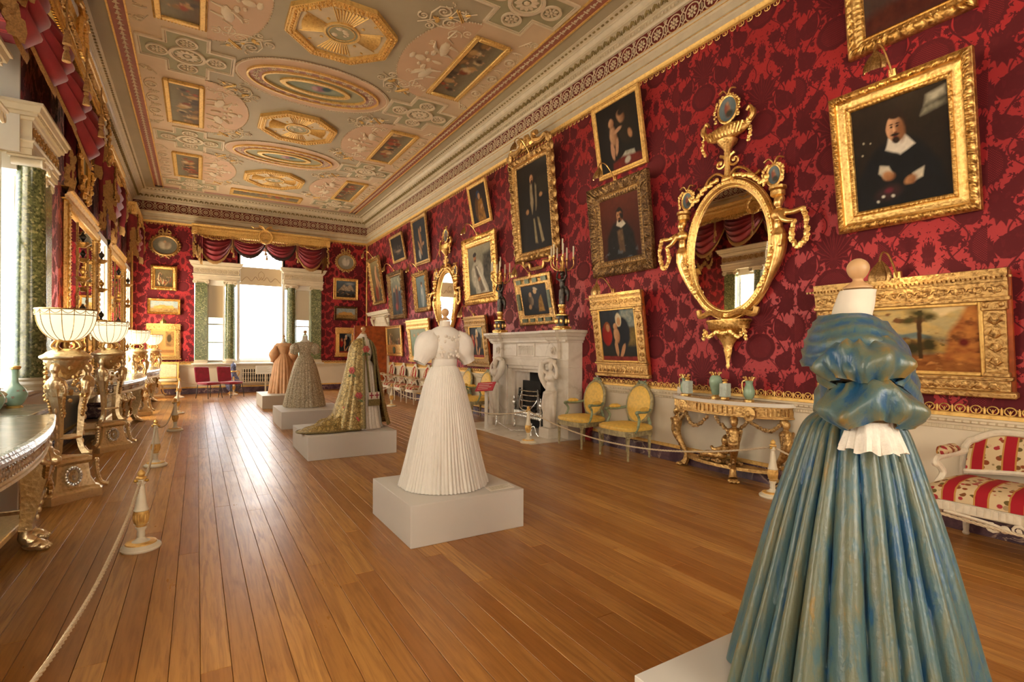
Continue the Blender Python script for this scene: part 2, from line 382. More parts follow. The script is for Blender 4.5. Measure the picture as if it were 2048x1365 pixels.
# brocade for the gold robe, figured grey lace
def brocade(name, c0, c1, c2, sc, rough=.6, metal=0.):
    m = Mt(name, rough, metal, .4); v = m.co(); d = m.vor(v, sc, 'DISTANCE_TO_EDGE'); n = m.noise(v, sc * 1.7, 4, .6, 1.2)
    m.set('Base Color', m.mix(n.sstep(.42, .58), c0, m.mix(d.sstep(.02, .12), c2, c1))); m.bump(n, .4, .004); MATS[name] = m.m
brocade('brocade_gold', '8d7440', 'c2a766', '5e5228', 16, .5, .1); brocade('lace_grey', 'b5a688', 'e0d2b4', '857860', 24); brocade('robe_trim', '77683e', '9d8c58', '4c4428', 60)
brocade('blue_glaze', '2e3a66', '6f7fae', 'b8b6c4', 30, .2)
simple('white_organza', 'ebe6dc', .8, var=.02, scale=14)
simple('peach_silk', 'd8a678', .5, var=.08, scale=9, Sheen_Weight=.2); simple('peach_lace', 'd9ac82', .8, var=.12, scale=50)
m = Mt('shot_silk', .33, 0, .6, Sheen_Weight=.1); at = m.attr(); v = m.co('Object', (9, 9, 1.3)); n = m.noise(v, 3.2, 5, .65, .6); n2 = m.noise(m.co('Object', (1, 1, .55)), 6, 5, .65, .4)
ax = m.xyz(at); q = ax[0] * .8 + (n - .5) * 1.1 + (n2 - .5) * .9  # two-tone silk; its angle-dependent sheen is put into the colour by pleat ridge
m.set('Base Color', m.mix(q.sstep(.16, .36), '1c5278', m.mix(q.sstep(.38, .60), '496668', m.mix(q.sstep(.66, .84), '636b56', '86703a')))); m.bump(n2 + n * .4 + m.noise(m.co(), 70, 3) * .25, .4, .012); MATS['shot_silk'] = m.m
# ================================================================ floor
fl = struct('floor', MB().box(XL - .5, XR + .5, Y0 - .5, Y1 + .5, -.15, -.02), 'oak')
def proj(x, y, z):
    p = Vector((x, y, z - 1.5)); d = p.dot(_F)
    return (9e9, 9e9) if d < .05 else (1024 + p.dot(_R) / d * _f, 699 - p.z / d * _f)
PW = .1265; ncol = int((XR - XL) / PW) + 1; PL = [3.9, 4.6, 5.3, 6.2]
pm = [MB().box(-PW / 2 + .0012, PW / 2 - .0012, -L / 2 + .001, L / 2 - .001, -.02, 0, .0016).mesh('plank', ('oak',), False) for L in PL]
hid = MB(); npl = 0
for i in range(ncol):
    x = XL + (i + .5) * PW; y = Y1 - RND.uniform(.3, 3.5); k0 = Y1
    hid.box(x - PW / 2 + .0012, x + PW / 2 - .0012, y + .001, Y1, -.02, 0)
    while y > Y0:
        k = RND.randrange(4); L = PL[k]; yb = y - L
        u, v = proj(x, y - .02, 0)
        if v < 1460 and -80 < u < 2150 and npl < 298:
            o = bpy.data.objects.new('plank', pm[k]); COL.objects.link(o); o.parent = fl; o.location = (x, y - L / 2, RND.uniform(-.0008, 0)); npl += 1
        else: hid.box(x - PW / 2 + .0012, x + PW / 2 - .0012, yb + .001, y - .001, -.02, 0)
        y = yb
ob('plank_ends', hid, 'oak', fl, kind='stuff')

# ================================================================ walls
WA = [(-1.97, 1.97)]                       # venetian window opening, half widths
def wall_pieces(axis, at, th, a0, a1, holes, z0, z1, mat, name):
    m = MB(); hs = sorted(holes); c = a0
    def bx(p, q, r, s_):
        if q - p < 1e-4 or s_ - r < 1e-4: return
        if axis == 'x': m.box(min(at, at + th), max(at, at + th), p, q, r, s_)
        else: m.box(p, q, min(at, at + th), max(at, at + th), r, s_)
    for h0, h1, hz0, hz1 in hs:
        bx(c, h0, z0, z1); bx(h0, h1, z0, hz0); bx(h0, h1, hz1, z1); c = h1
    bx(c, a1, z0, z1)
    return struct(name, m, mat, smooth=False)
VEN = lambda c: [(c - 1.97, c - .67, .96, 3.75), (c - .67, c + .67, .96, 4.95), (c + .67, c + 1.97, .96, 3.75)]
SING = [(c - .55, c + .55, .30, 3.75) for c in (18.35, 13.85, 2.25, -2.25)]
wl = wall_pieces('x', XL, -.35, Y0, Y1, VEN(7.36) + SING, 0, ZT, 'damask_side', 'wall_left')
DOOR = (17.15, 18.5, 0, 2.27)
wr = wall_pieces('x', XR, .35, Y0, Y1, [DOOR], 0, ZT, 'damask_side', 'wall_right')
wb = wall_pieces('y', Y1, .35, XL, XR, VEN(XC), 0, ZT, 'damask_end', 'wall_back')
wf = wall_pieces('y', Y0, -.35, XL, XR, VEN(XC), 0, ZT, 'damask_end', 'wall_front')
# passage behind the open door
p = MB(); p.box(XR + .35, XR + 1.6, 17.0, 17.1, 0, 2.6).box(XR + .35, XR + 1.6, 18.55, 18.65, 0, 2.6).box(XR + 1.6, XR + 1.7, 17.0, 18.65, 0, 2.6).box(XR + .35, XR + 1.7, 17.0, 18.65, 2.5, 2.6).box(XR, XR + 1.7, 17.0, 18.65, -.1, -.001)
struct('wall_passage', p, 'cream', smooth=False)

# ================================================================ dado, baseboard, rail, fret
def run(axis, at, inward, a, b):
    # path along a wall with the room on the left of travel
    return {('x', -1): [(at, a, 0), (at, b, 0)], ('x', 1): [(at, b, 0), (at, a, 0)], ('y', -1): [(b, at, 0), (a, at, 0)], ('y', 1): [(a, at, 0), (b, at, 0)]}[axis, inward]
DADO_RUNS = {'right': [('x', XR, -1, Y0, 6.5), ('x', XR, -1, 9.62, 17.0), ('x', XR, -1, 18.65, Y1)],
             'back': [('y', Y1, -1, XL, XC - 1.97), ('y', Y1, -1, XC + 1.97, XR), ('y', Y1, -1, XC - 1.97, XC + 1.97)],
             'left': [('x', XL, 1, Y0, -2.85), ('x', XL, 1, -1.65, 1.65), ('x', XL, 1, 2.85, 13.25), ('x', XL, 1, 14.45, 17.75), ('x', XL, 1, 18.95, Y1)],
             'front': [('y', Y0, 1, XL, XR)]}
for side, runs in DADO_RUNS.items():
    base, pan, rail, lip, gl, fret = MB(), MB(), MB(), MB(), MB(), MB()
    for k, r in enumerate(runs):
        pth = run(*r); L = abs(r[4] - r[3])
        base.sweep([(0, .0), (.045, .0), (.045, .165), (.03, .18), (0, .18)], pth)
        pan.sweep([(0, .18), (.018, .18), (.018, .88), (0, .88)], pth)
        rail.sweep([(.018, .84), (.03, .845), (.03, .875), (.04, .88), (.04, .90), (.06, .91), (.066, .93), (.072, .935), (.072, .952), (0, .952)], pth)
        gl.sweep([(.018, .18), (.032, .182), (.032, .215), (.018, .225)], pth)
        A, B = Vector(pth[0]), Vector(pth[1]); d = (B - A).normalized(); n = Vector((0, 0, 1)).cross(d)
        if not (side == 'back' and k == 2):
            gl.sweep([(0, .953), (.028, .953), (.028, .983), (.012, .99), (0, .99)], pth)
            if side in ('right', 'back'):
                c = .106; cnt = int(L / c); c = L / cnt; ft = []
                for q in range(cnt):
                    o = A + d * (c * (q + .5)) + n * .012; u, v = proj(*(o + Vector((0, 0, 1))))
                    if u > 2200 or u < 0: continue
                    near = u > 1150; nn, tn = (14, 5) if near else (10, 3)
                    Z = Vector((0, 0, 1)); ctr = o + Z * 1.022
                    fret.tube([ctr + d * (.036 * math.cos(t)) + Z * (.033 * math.sin(t)) for t in [2 * PI * j / nn for j in range(nn)]], .0052, tn, closed=True)
                    fret.blob(ctr - Z * .01, (.007, .007, .02), 5, 4)
                    for s_ in (-1, 1): fret.tube([ctr - Z * .026, ctr + d * (s_ * .011), ctr + d * (s_ * .02) + Z * .012], .004, 3)
                    e = o + d * (c / 2) + Z * 1.0; fret.tube([e - Z * .01, e + Z * .018, e + Z * .05], [.008, .010, .003], 4)
                    for s_ in (-1, 1): fret.tube([e + Z * .02, e + d * (s_ * .012) + Z * .038], [.004, .003], 3)
        # egg ornament and fluting along the rail
        if side in ('right', 'back'):
            st = .055 if side == 'right' else .09
            for q in range(int(L / st)):
                o = A + d * (st * (q + .5)); u, v = proj(*(o + Vector((0, 0, .9))))
                if u > 2200 or u < 250: continue
                e_ = o + n * .064 + Vector((0, 0, .918)); ex, ey = (.008, .02) if r[0] == 'x' else (.02, .008)
                lip.box(e_.x - ex, e_.x + ex, e_.y - ey, e_.y + ey, e_.z - .008, e_.z + .009)
                if u > 900:
                    for h in (.25, .75):
                        f = A + d * (st * (q + h)) + n * .033 + Vector((0, 0, .86)); lip.box(f.x - .004, f.x + .004, f.y - .007, f.y + .007, f.z - .013, f.z + .013)
    struct('baseboard_' + side, base, 'marble_purple', smooth=False)
    w = struct('trim_dado_' + side, pan, 'cream', smooth=False)
    ob('dado_rail', rail, 'cream_trim', w); ob('gilt_fillet', gl, 'gold_paint', w)
    if fret.v: ob('gilt_fret', fret, 'gold_paint', w, kind='stuff')
    if lip.v: ob('rail_ornament', lip, 'cream_trim', w, kind='stuff')

# gilt rope fillets: corner strips and top of the fabric
fil = MB()
for x, y in ((XR - .03, Y1 - .03), (XL + .03, Y1 - .03)): fil.tube([(x, y, 1.0), (x, y, 5.47)], .03, 6)
for r in [('x', XR, -1, Y0, Y1), ('y', Y1, -1, XL, XR)]:
    fil.sweep([(0, 5.42), (.03, 5.43), (.035, 5.46), (.05, 5.48), (0, 5.48)], run(*r))
tw = struct('trim_1', fil, 'gold_paint')
fr = MB()
for r, c in ((('x', XR, -1, 1.6, Y1), .11), (('y', Y1, -1, XL, XR), .11)):
    A, B = [Vector(q) for q in run(*r)]; d = (B - A).normalized(); n = Vector((0, 0, 1)).cross(d)
    for q in range(int((B - A).length / c)):
        o = A + d * (c * (q + .5)) + n * .012 + Vector((0, 0, 5.395))
        fr.tube([o + d * (.036 * math.cos(t)) + Vector((0, 0, .028 * math.sin(t))) for t in [2 * PI * j / 8 for j in range(8)]], .006, 3, closed=True)
        fr.blob(o, (.008, .008, .014), 4, 3)
ob('gilt_fret', fr, 'gold_paint', tw, kind='stuff')

# ================================================================ cornice round the room
RING = [(XL, Y0, 0), (XR, Y0, 0), (XR, Y1, 0), (XL, Y1, 0)]
c1 = MB().sweep([(0, 5.48), (.03, 5.48), (.03, 5.565), (.045, 5.575), (.045, 5.60), (.055, 5.605), (.055, 5.70), (.07, 5.71), (.085, 5.735), (.10, 5.745), (.10, 5.772), (.03, 5.775), (.03, 6.06),
                (.06, 6.07), (.075, 6.10), (.09, 6.105), (.09, 6.14), (.12, 6.15), (.12, 6.165), (.16, 6.17), (.19, 6.235), (.235, 6.245), (.235, 6.285), (.26, 6.30), (.275, 6.335), (.29, 6.34), (.29, 6.36), (.36, 6.385), (.40, 6.39), (.40, 6.41)], RING, True)
cor = struct('trim_cornice', c1, 'cream_trim')
g = MB()
for h, o in ((5.59, .05), (5.725, .082), (5.765, .104)): g.sweep([(o - .01, h - .007), (o + .006, h), (o - .01, h + .007)], RING, True)
ob('gilt_line', g, 'gold_paint', cor)
g = MB().sweep([(.033, 5.777), (.034, 6.058)], RING, True); ob('frieze_ground', g, 'frieze_red', cor)
def rosette(R_, pet, mb, M, z=.012, c2=None):
    for j in range(pet):
        t = 2 * PI * j / pet; mb.blob((R_ * .6 * math.cos(t), R_ * .6 * math.sin(t), z * .6), (R_ * .36, R_ * .2, z), 5, 3, 0, M, Matrix.Rotation(t, 3, 'Z'))
    mb.blob((0, 0, z), (R_ * .24, R_ * .24, z), 6, 4, 0, M)
    return mb
# frieze: rosette in a wreath, palmette between; each rosette its own piece
ro = MB(); rosette(.085, 8, ro, Matrix.Identity(4)); ro.tube([(.112 * math.cos(t), .112 * math.sin(t), .006) for t in [2 * PI * j / 16 for j in range(16)]], .009, 4, closed=True)
for s_ in (-1, 1):
    for q in (-1, 1):
        ro.tube([(s_ * .10, q * .03, .004), (s_ * .145, q * .07, .006), (s_ * .12, q * .115, .006), (s_ * .15, q * .13, .004)], [.010, .009, .008, .004], 4)
    ro.blob((s_ * .15, 0, .006), (.02, .055, .008), 5, 3); ro.blob((s_ * .15, .09, .006), (.016, .03, .007), 5, 3)
rom = ro.mesh('frieze_rosette', ('relief',))
FP = .30
def wall_frame(A, B):
    d = (B - A).normalized(); n = Vector((0, 0, 1)).cross(d)
    return d, n, Matrix((d, Vector((0, 0, 1)), n)).transposed().to_4x4()
ros_rest = MB(); nro = 0
for A, B in ((Vector((XR, 2.0, 0)), Vector((XR, Y1, 0))), (Vector((XR, Y1, 0)), Vector((XL, Y1, 0))), (Vector((XL, Y1, 0)), Vector((XL, 4, 0)))):
    d, n, Mf = wall_frame(A, B); L = (B - A).length; cnt = int(L / FP); st = L / cnt
    for q in range(cnt):
        o = A + d * (st * (q + .5)) + n * .034 + Vector((0, 0, 5.918))
        m_ = Mf.copy(); m_.translation = o
        r_ = bpy.data.objects.new('frieze_rosette', rom); COL.objects.link(r_); r_.parent = cor; r_.matrix_world = m_; nro += 1
# running enrichments: dentils, egg and dart, leaf band
den, leaf = MB(), MB()
for A, B in ((Vector((XR, 1.5, 0)), Vector((XR, Y1, 0))), (Vector((XR, Y1, 0)), Vector((XL, Y1, 0))), (Vector((XL, Y1, 0)), Vector((XL, 3, 0)))):
    d, n, Mf = wall_frame(A, B); L = (B - A).length
    for q in range(int(L / .062)):
        m_ = Mf.copy(); m_.translation = A + d * (.062 * (q + .5)) + n * .09 + Vector((0, 0, 6.122)); den.box(-.017, .017, -.017, .017, 0, .016, M=m_)
    for q in range(int(L / .145)):
        m_ = Mf.copy(); m_.translation = A + d * (.145 * (q + .5)) + n * .168 + Vector((0, 0, 6.2))
        for s_ in (-1, 1): leaf.blob((s_ * .026, 0, .02), (.022, .05, .02), 5, 4, 0, m_, Matrix.Rotation(s_ * .35, 3, 'Z'))
        leaf.blob((0, .02, .028), (.014, .036, .016), 5, 4, 0, m_); leaf.box(-.066, -.054, -.035, .04, -.005, .02, M=m_)
    for q in range(int(L / .10)):
        m_ = Mf.copy(); m_.translation = A + d * (.10 * (q + .5)) + n * .345 + Vector((0, 0, 6.375)); leaf.blob((0, 0, 0), (.036, .014, .022), 5, 3, 0, m_)
ob('cornice_dentils', den, 'cream_trim', cor, kind='stuff'); ob('cornice_leaves', leaf, 'relief_drab_shaded', cor, kind='stuff')  # leaf colour is drab plus the shade of deep relief, painted in

# ================================================================ ceiling (local x = across from the centre line)
ce = struct('ceiling', MB().box(XL - .4, XR + .4, Y0 - .4, Y1 + .4, ZT, ZT + .25), 'ceil_blue', smooth=False)
def cpart(name, mb, mats, label=None, smooth=True, loc=(0, 0, 0), **k):
    return ob(name, mb, mats, ce, label, smooth, loc=loc, **k)
def cring(poly_out, poly_in, z0, z1, mb):
    n = len(poly_out); P = [[(*poly_out[i], z0), (*poly_out[i], z1), (*poly_in[i], z1), (*poly_in[i], z0)] for i in range(n)]
    return mb.grid(P, cu=True)
def ell(a, b, n=64, t0=0, t1=2 * PI, cx=0, cy=0): return [(cx + a * math.cos(t0 + (t1 - t0) * i / n), cy + b * math.sin(t0 + (t1 - t0) * i / n)) for i in range(n + (0 if abs(t1 - t0 - 2 * PI) < 1e-6 else 1))]
def flat(poly, z, mb=None, th=.006): return (mb or MB()).prism(poly, z - th, z)
for s_ in (-1, 1):
    a, b = sorted((s_ * 1.74, s_ * 2.82)); cpart('side_field', MB().box(XC + a, XC + b, 2.6, 18.88, ZT - .006, ZT), 'ceil_cream', smooth=False)
    a, b = sorted((s_ * 2.80, s_ * 3.0)); bd = MB().box(XC + a, XC + b, Y0 + .4, 19.05, ZT - .010, ZT); cpart('border_band', bd, 'ceil_red', smooth=False)
    g = MB()
    for o in (2.79, 3.01): g.box(XC + s_ * o - .012, XC + s_ * o + .012, Y0 + .4, 19.06, ZT - .03, ZT)
    cpart('border_fillet', g, 'gold_paint', smooth=False)
    g = MB()
    for q in range(110):
        y = 3.2 + q * .145
        if y > 18.95: break
        g.blob((XC + s_ * 2.90, y, ZT - .012), (.03, .034, .012), 5, 3); g.blob((XC + s_ * 2.90, y + .05, ZT - .012), (.055, .018, .012), 5, 3); g.blob((XC + s_ * 2.90, y - .045, ZT - .012), (.012, .03, .01), 5, 3)
    cpart('border_bells', g, 'relief', kind='stuff')
cpart('border_band', MB().box(XC - 3.0, XC + 3.0, 18.88, 19.05, ZT - .010, ZT), 'ceil_rose', smooth=False)
cpart('end_field', MB().box(XC - 2.8, XC + 2.8, 17.55, 18.88, ZT - .005, ZT), 'ceil_cream', smooth=False)

OCT = [(a, b) for a, b in ((-.32, -.78), (.32, -.78), (.78, -.32), (.78, .32), (.32, .78), (-.32, .78), (-.78, .32), (-.78, -.32))]
def scl(P, k): return [(x * k, y * k) for x, y in P]
def scroll(mb, c, r, turns, sgn, a0, th=.014, n=16, M=None, z=-.012):
    pts = []; rad = []
    for i in range(n):
        t = i / (n - 1); q = r * (1 - .85 * t); an = a0 + sgn * turns * 2 * PI * t; pts.append((c[0] + q * math.cos(an), c[1] + q * math.sin(an), z)); rad.append(th * (1 - .55 * t))
    mb.tube(pts, rad, 5, M=M); mb.blob(pts[-1], (th * 1.6, th * 1.6, th), 6, 3, M=M)
# octagon coffer: built once, then copied
o1 = MB(); cring(OCT, scl(OCT, .82), 0, -.07, o1)
o1m = o1.mesh('octagon_rim', ('gold_paint',), False)
b = MB()
for i in range(8):
    p, q = Vector(OCT[i]), Vector(OCT[(i + 1) % 8]); L = (q - p).length
    for f_, st, rr, hh in ((.97, .036, .011, -.075), (.90, .062, .024, -.078), (.84, .03, .008, -.072)):
        cnt = int(L * f_ / st)
        for k in range(cnt):
            w = (p.lerp(q, (k + .5) / cnt)) * f_; b.blob((w.x, w.y, hh), (rr, rr, rr), 5, 4)
bm_ = b.mesh('octagon_beading', ('gold',))
o2m = flat(scl(OCT, .83), -.02, th=.006).mesh('octagon_panel', ('relief_warm',), False)
b = MB()
for k in range(4):
    A = k * PI / 2
    for j in range(-4, 5):
        an = A + j * .085; c_, s2 = math.cos(an), math.sin(an); b.tube([(.27 * c_, .27 * s2, -.026), (.58 * c_, .58 * s2, -.03)], [.006, .02], 4)
    an = A + PI / 4
    for sg in (-1, 1):
        cc = (.44 * math.cos(an + sg * .17), .44 * math.sin(an + sg * .17)); scroll(b, cc, .085, 1.3, sg, an, .012)
    b.blob((.36 * math.cos(an), .36 * math.sin(an), -.03), (.03, .03, .015), 6, 3); b.blob((.57 * math.cos(an), .57 * math.sin(an), -.03), (.035, .02, .015), 6, 3, rot=Matrix.Rotation(an, 3, 'Z'))
    for sg in (-1, 1):
        e = A + sg * .42; b.tube([(.27 * math.cos(e), .27 * math.sin(e), -.03), (.63 * math.cos(e), .63 * math.sin(e), -.03)], .010, 4)
o3m = b.mesh('octagon_fan', ('gold_paint',))
b = MB(); cring(ell(.27, .27, 32), ell(.235, .235, 32), -.015, -.05, b); cring(ell(.20, .20, 32), ell(.185, .185, 32), -.03, -.045, b); o4m = b.mesh('medallion_rim', ('gold_paint',))
b = flat(ell(.25, .25, 28), -.03); o5m = b.mesh('medallion_ground', ('ceil_green',), False)
b = MB()
for j in range(9): b.blob((RND.uniform(-.11, .11), RND.uniform(-.1, .1), -.035), (RND.uniform(.02, .06), RND.uniform(.02, .05), .016), 6, 4)
o6m = b.mesh('medallion_figures', ('relief',))
for y in (4.1, 8.2, 12.3, 16.4):
    r_ = ob('octagon_rim', o1m, 'gold_paint', ce, loc=(XC, y, ZT))
    for me in (bm_, o2m, o3m, o4m, o5m, o6m):
        ob(me.name, me, (), r_)
# ovals
b = flat(ell(1.36, .86, 72), -.008, th=.006); v1 = b.mesh('oval_field', ('ceil_pink',), False)
b = MB()
for i in range(150):
    t = 2 * PI * i / 150; x_, y_ = 1.36 * math.cos(t), .86 * math.sin(t); b.blob((x_, y_, -.018), (.016, .012, .012), 4, 3)
cring(ell(1.335, .838, 72), ell(1.315, .82, 72), 0, -.02, b); v2 = b.mesh('oval_beading', ('relief',))
b = MB(); cring(ell(1.16, .60, 72), ell(.90, .42, 72), -.008, -.022, b); v3 = b.mesh('oval_band', ('ceil_rose',))
b = MB(); cring(ell(1.17, .61, 72), ell(1.135, .58, 72), -.01, -.05, b); cring(ell(.925, .435, 72), ell(.89, .405, 72), -.01, -.055, b); v4 = b.mesh('oval_fillets', ('gold_paint',))
b = MB()
for i in range(30):
    t = 2 * PI * (i + .5) / 30; rosette(.062, 6, b, T(1.03 * math.cos(t), .51 * math.sin(t), -.022) @ Rx(PI), .012)
v5 = b.mesh('oval_rosettes', ('relief',))
v6 = flat(ell(.90, .42, 60), -.012).mesh('oval_ground', ('ceil_green',), False)
ves = lambda k, w: [(k * math.cos(PI * i / 24), w * math.sin(PI * i / 24) ** 1.15) for i in range(24)] + [(-k * math.cos(PI * i / 24), -w * math.sin(PI * i / 24) ** 1.15) for i in range(24)]
b = MB(); cring(ves(.63, .27), ves(.53, .20), -.012, -.05, b); v7 = b.mesh('vesica_frame', ('gold_paint',))
# painted panels: colour attribute carried on a fine grid
def paint_grid(name, nx, ny, w, h, fn, mat='painted', plane='xz', inside=None):
    xs = np.linspace(0, 1, nx); ys = np.linspace(0, 1, ny); U, V = np.meshgrid(xs, ys)
    C = np.clip(fn(U, V), 0, 1)
    X = (U - .5) * w; Z = V * h if plane == 'xz' else (V - .5) * h
    co = np.zeros((ny * nx, 3)); co[:, 0] = X.ravel()
    if plane == 'xz': co[:, 2] = Z.ravel()
    else: co[:, 1] = Z.ravel()
    idx = np.arange(nx * ny).reshape(ny, nx)
    F = np.stack([idx[:-1, :-1], idx[:-1, 1:], idx[1:, 1:], idx[1:, :-1]], -1).reshape(-1, 4)
    if inside is not None:
        keep = inside(U, V).ravel()[F].all(1); F = F[keep]
    if plane != 'xz': F = F[:, ::-1]
    me = bpy.data.meshes.new(name); me.from_pydata(co.tolist(), [], F.tolist())
    a = me.color_attributes.new('Col', 'FLOAT_COLOR', 'POINT'); rgba = np.ones((nx * ny, 4)); rgba[:, :3] = C.reshape(-1, 3)
    a.data.foreach_set('color', rgba.ravel().astype(np.float32)); me.materials.append(MATS[mat]); me.update()
    return me
class Paint:
    def __init__(s, asp=1., seed=1): s.asp, s.rs = asp, np.random.RandomState(seed)
    def noise(s, U, V, k, oct_=3):
        out = np.zeros_like(U); amp = 1
        for o in range(oct_):
            n = int(k * 2 ** o) + 2; G = s.rs.rand(n + 1, n + 1); a, b_ = U * (n - 1), V * (n - 1); i, j = a.astype(int), b_.astype(int)
            fa, fb = a - i, b_ - j; fa, fb = fa * fa * (3 - 2 * fa), fb * fb * (3 - 2 * fb)
            out += amp * ((G[j, i] * (1 - fa) + G[j, i + 1] * fa) * (1 - fb) + (G[j + 1, i] * (1 - fa) + G[j + 1, i + 1] * fa) * fb); amp *= .5
        return out / (2 - .5 ** (oct_ - 1))
    def run(s, U, V, ops):
        asp = s.asp; C = np.zeros(U.shape + (3,))
        du = (s.noise(U, V, 9, 2) - .5) * .02; dv = (s.noise(U, V, 9, 2) - .5) * .02
        for line in ops.strip().split('\n'):
            t = line.split()
            if not t: continue
            k = t[0]; f = [float(x) for x in t[1:] if len(x) != 6 or '.' in x]; cols = [np.array(lin(x)) for x in t[1:] if len(x) == 6 and '.' not in x]
            if k == 'bg':
                tt = (V + (s.noise(U, V, 4) - .5) * .5).clip(0, 1)[..., None]; C = cols[0] * (1 - tt) + cols[1] * tt
            elif k == 'e':            # ellipse cx cy rx ry rot soft col [shade col]
                cx, cy, rx, ry, ro_, so = f; dx, dy = (U + du - cx) * asp, (V + dv - cy); c, q = math.cos(ro_), math.sin(ro_)
                a, b_ = (dx * c + dy * q) / (rx * asp), (dy * c - dx * q) / ry; d = np.sqrt(a * a + b_ * b_)
                al = ((1 + so - d) / (2 * so)).clip(0, 1)[..., None]; col = cols[0]
                if len(cols) > 1: w = ((a * .6 - b_ * .3 + .35).clip(0, 1))[..., None]; col = cols[0] * (1 - w) + cols[1] * w
                C = C * (1 - al) + col * al
            elif k == 'p':            # polygon
                pts = [(f[i], f[i + 1]) for i in range(0, len(f) - 1, 2)]; ins = np.zeros(U.shape, bool); so = f[-1]; dist = np.full(U.shape, 9.)
                x, y = U + du * .7, V + dv * .7
                for i in range(len(pts)):
                    (x0, y0), (x1, y1) = pts[i - 1], pts[i]
                    if y0 != y1: ins ^= ((y0 > y) != (y1 > y)) & (x < (x1 - x0) * (y - y0) / (y1 - y0) + x0)
                    L2 = (x1 - x0) ** 2 + (y1 - y0) ** 2 + 1e-9; tt = (((x - x0) * (x1 - x0) + (y - y0) * (y1 - y0)) / L2).clip(0, 1)
                    dist = np.minimum(dist, np.hypot(x - x0 - tt * (x1 - x0), y - y0 - tt * (y1 - y0)))
                al = (.5 + np.where(ins, dist, -dist) / (2 * so)).clip(0, 1)[..., None]; col = cols[0]
                if len(cols) > 1: w = (s.noise(U, V, 14)[..., None] * 1.6 - .3).clip(0, 1); col = cols[0] * (1 - w) + cols[1] * w
                C = C * (1 - al) + col * al
            elif k == 'n':            # mottled patch: threshold scale cy0 cy1 col
                nn = s.noise(U, V, f[1], 4); m_ = ((nn - f[0]) * 8).clip(0, 1) * ((V > f[2]) & (V < f[3])); C = C * (1 - m_[..., None] * .9) + cols[0] * m_[..., None] * .9
        C *= (1 + (s.noise(U, V, 30, 2)[..., None] - .5) * .25)
        return C
def crowd_ops(rs, sky='8e8468', n=26, pal=('a8563a', '8a4a30', 'c29a62', '6e6a52', 'd8bc8c', '54483a', '9a7446')):
    o = 'bg 6a5236 ' + sky + '\n'
    for i in range(n):
        x, y = rs.uniform(.05, .95), rs.uniform(.12, .62); o += 'e %.3f %.3f %.3f %.3f %.2f .3 %s\n' % (x, y, rs.uniform(.02, .05), rs.uniform(.08, .2), rs.uniform(-.6, .6), pal[rs.randrange(len(pal))])
        o += 'e %.3f %.3f .014 .04 0 .3 c89a70\n' % (x, y + .17)
    return o
v8 = paint_grid('vesica_painting', 60, 26, 1.12, .42, lambda U, V: Paint(2.5, 4).run(U, V, 'bg 8a8a6c a0a78c\ne .55 .5 .1 .25 .4 .3 a06a70\ne .48 .55 .05 .2 -.3 .3 c09a90\ne .66 .4 .07 .2 .5 .3 4a5a54\n'), plane='xy', inside=lambda U, V: np.abs(V - .5) * .42 < .21 * np.maximum(0, 1 - ((U - .5) * 1.12 / .56) ** 2) ** .6)
for y in (6.12, 10.22, 14.32):
    r_ = ob('oval_field', v1, (), ce, loc=(XC, y, ZT))
    for me in (v2, v3, v4, v5, v6, v7): ob(me.name, me, (), r_)
    ob('vesica_painting', v8, (), r_, loc=(0, 0, -.02))
# crosses with rosettes
q_, h_ = .33, .70
CR = [(-q_, -h_), (q_, -h_), (q_, -q_), (h_, -q_), (h_, q_), (q_, q_), (q_, h_), (-q_, h_), (-q_, q_), (-h_, q_), (-h_, -q_), (-q_, -q_)]
def inset(P, d): return [(x - math.copysign(d, x), y - math.copysign(d, y)) for x, y in P]
x1 = flat(inset(CR, .05), -.012).mesh('cross_ground', ('ceil_green',), False)
b = MB(); cring(CR, inset(CR, .035), 0, -.035, b); cring(inset(CR, .045), inset(CR, .06), 0, -.028, b); x2 = b.mesh('cross_frame', ('relief',), False)
def disc(R_, pet, c, b, b2):
    cring(ell(R_, R_, 28, cx=c[0], cy=c[1]), ell(R_ * .82, R_ * .82, 28, cx=c[0], cy=c[1]), -.01, -.045, b); cring(ell(R_ * .80, R_ * .80, 28, cx=c[0], cy=c[1]), ell(R_ * .74, R_ * .74, 28, cx=c[0], cy=c[1]), -.01, -.032, b)
    rosette(R_ * .72, pet, b, T(c[0], c[1], -.014) @ Rx(PI), .018); b2.prism(ell(R_ * .8, R_ * .8, 24, cx=c[0], cy=c[1]), -.016, -.012)
b, b2 = MB(), MB(); disc(.27, 12, (0, 0), b, b2)
for c in ((.42, 0), (-.42, 0), (0, .42), (0, -.42)): disc(.155, 8, c, b, b2)
x3 = b.mesh('quatrefoil_rosettes', ('relief',)); x4 = b2.mesh('rosette_ground', ('ceil_rose',), False)
for s_ in (-1, 1):
    for y in (6.12, 10.22, 14.32, 18.2):
        if y > 18 : sx, yy = XC + s_ * 2.05, 18.2
        else: sx, yy = XC + s_ * 2.05, y
        r_ = ob('cross_ground', x1, (), ce, loc=(sx, yy, ZT))
        for me in (x2, x3, x4): ob(me.name, me, (), r_)
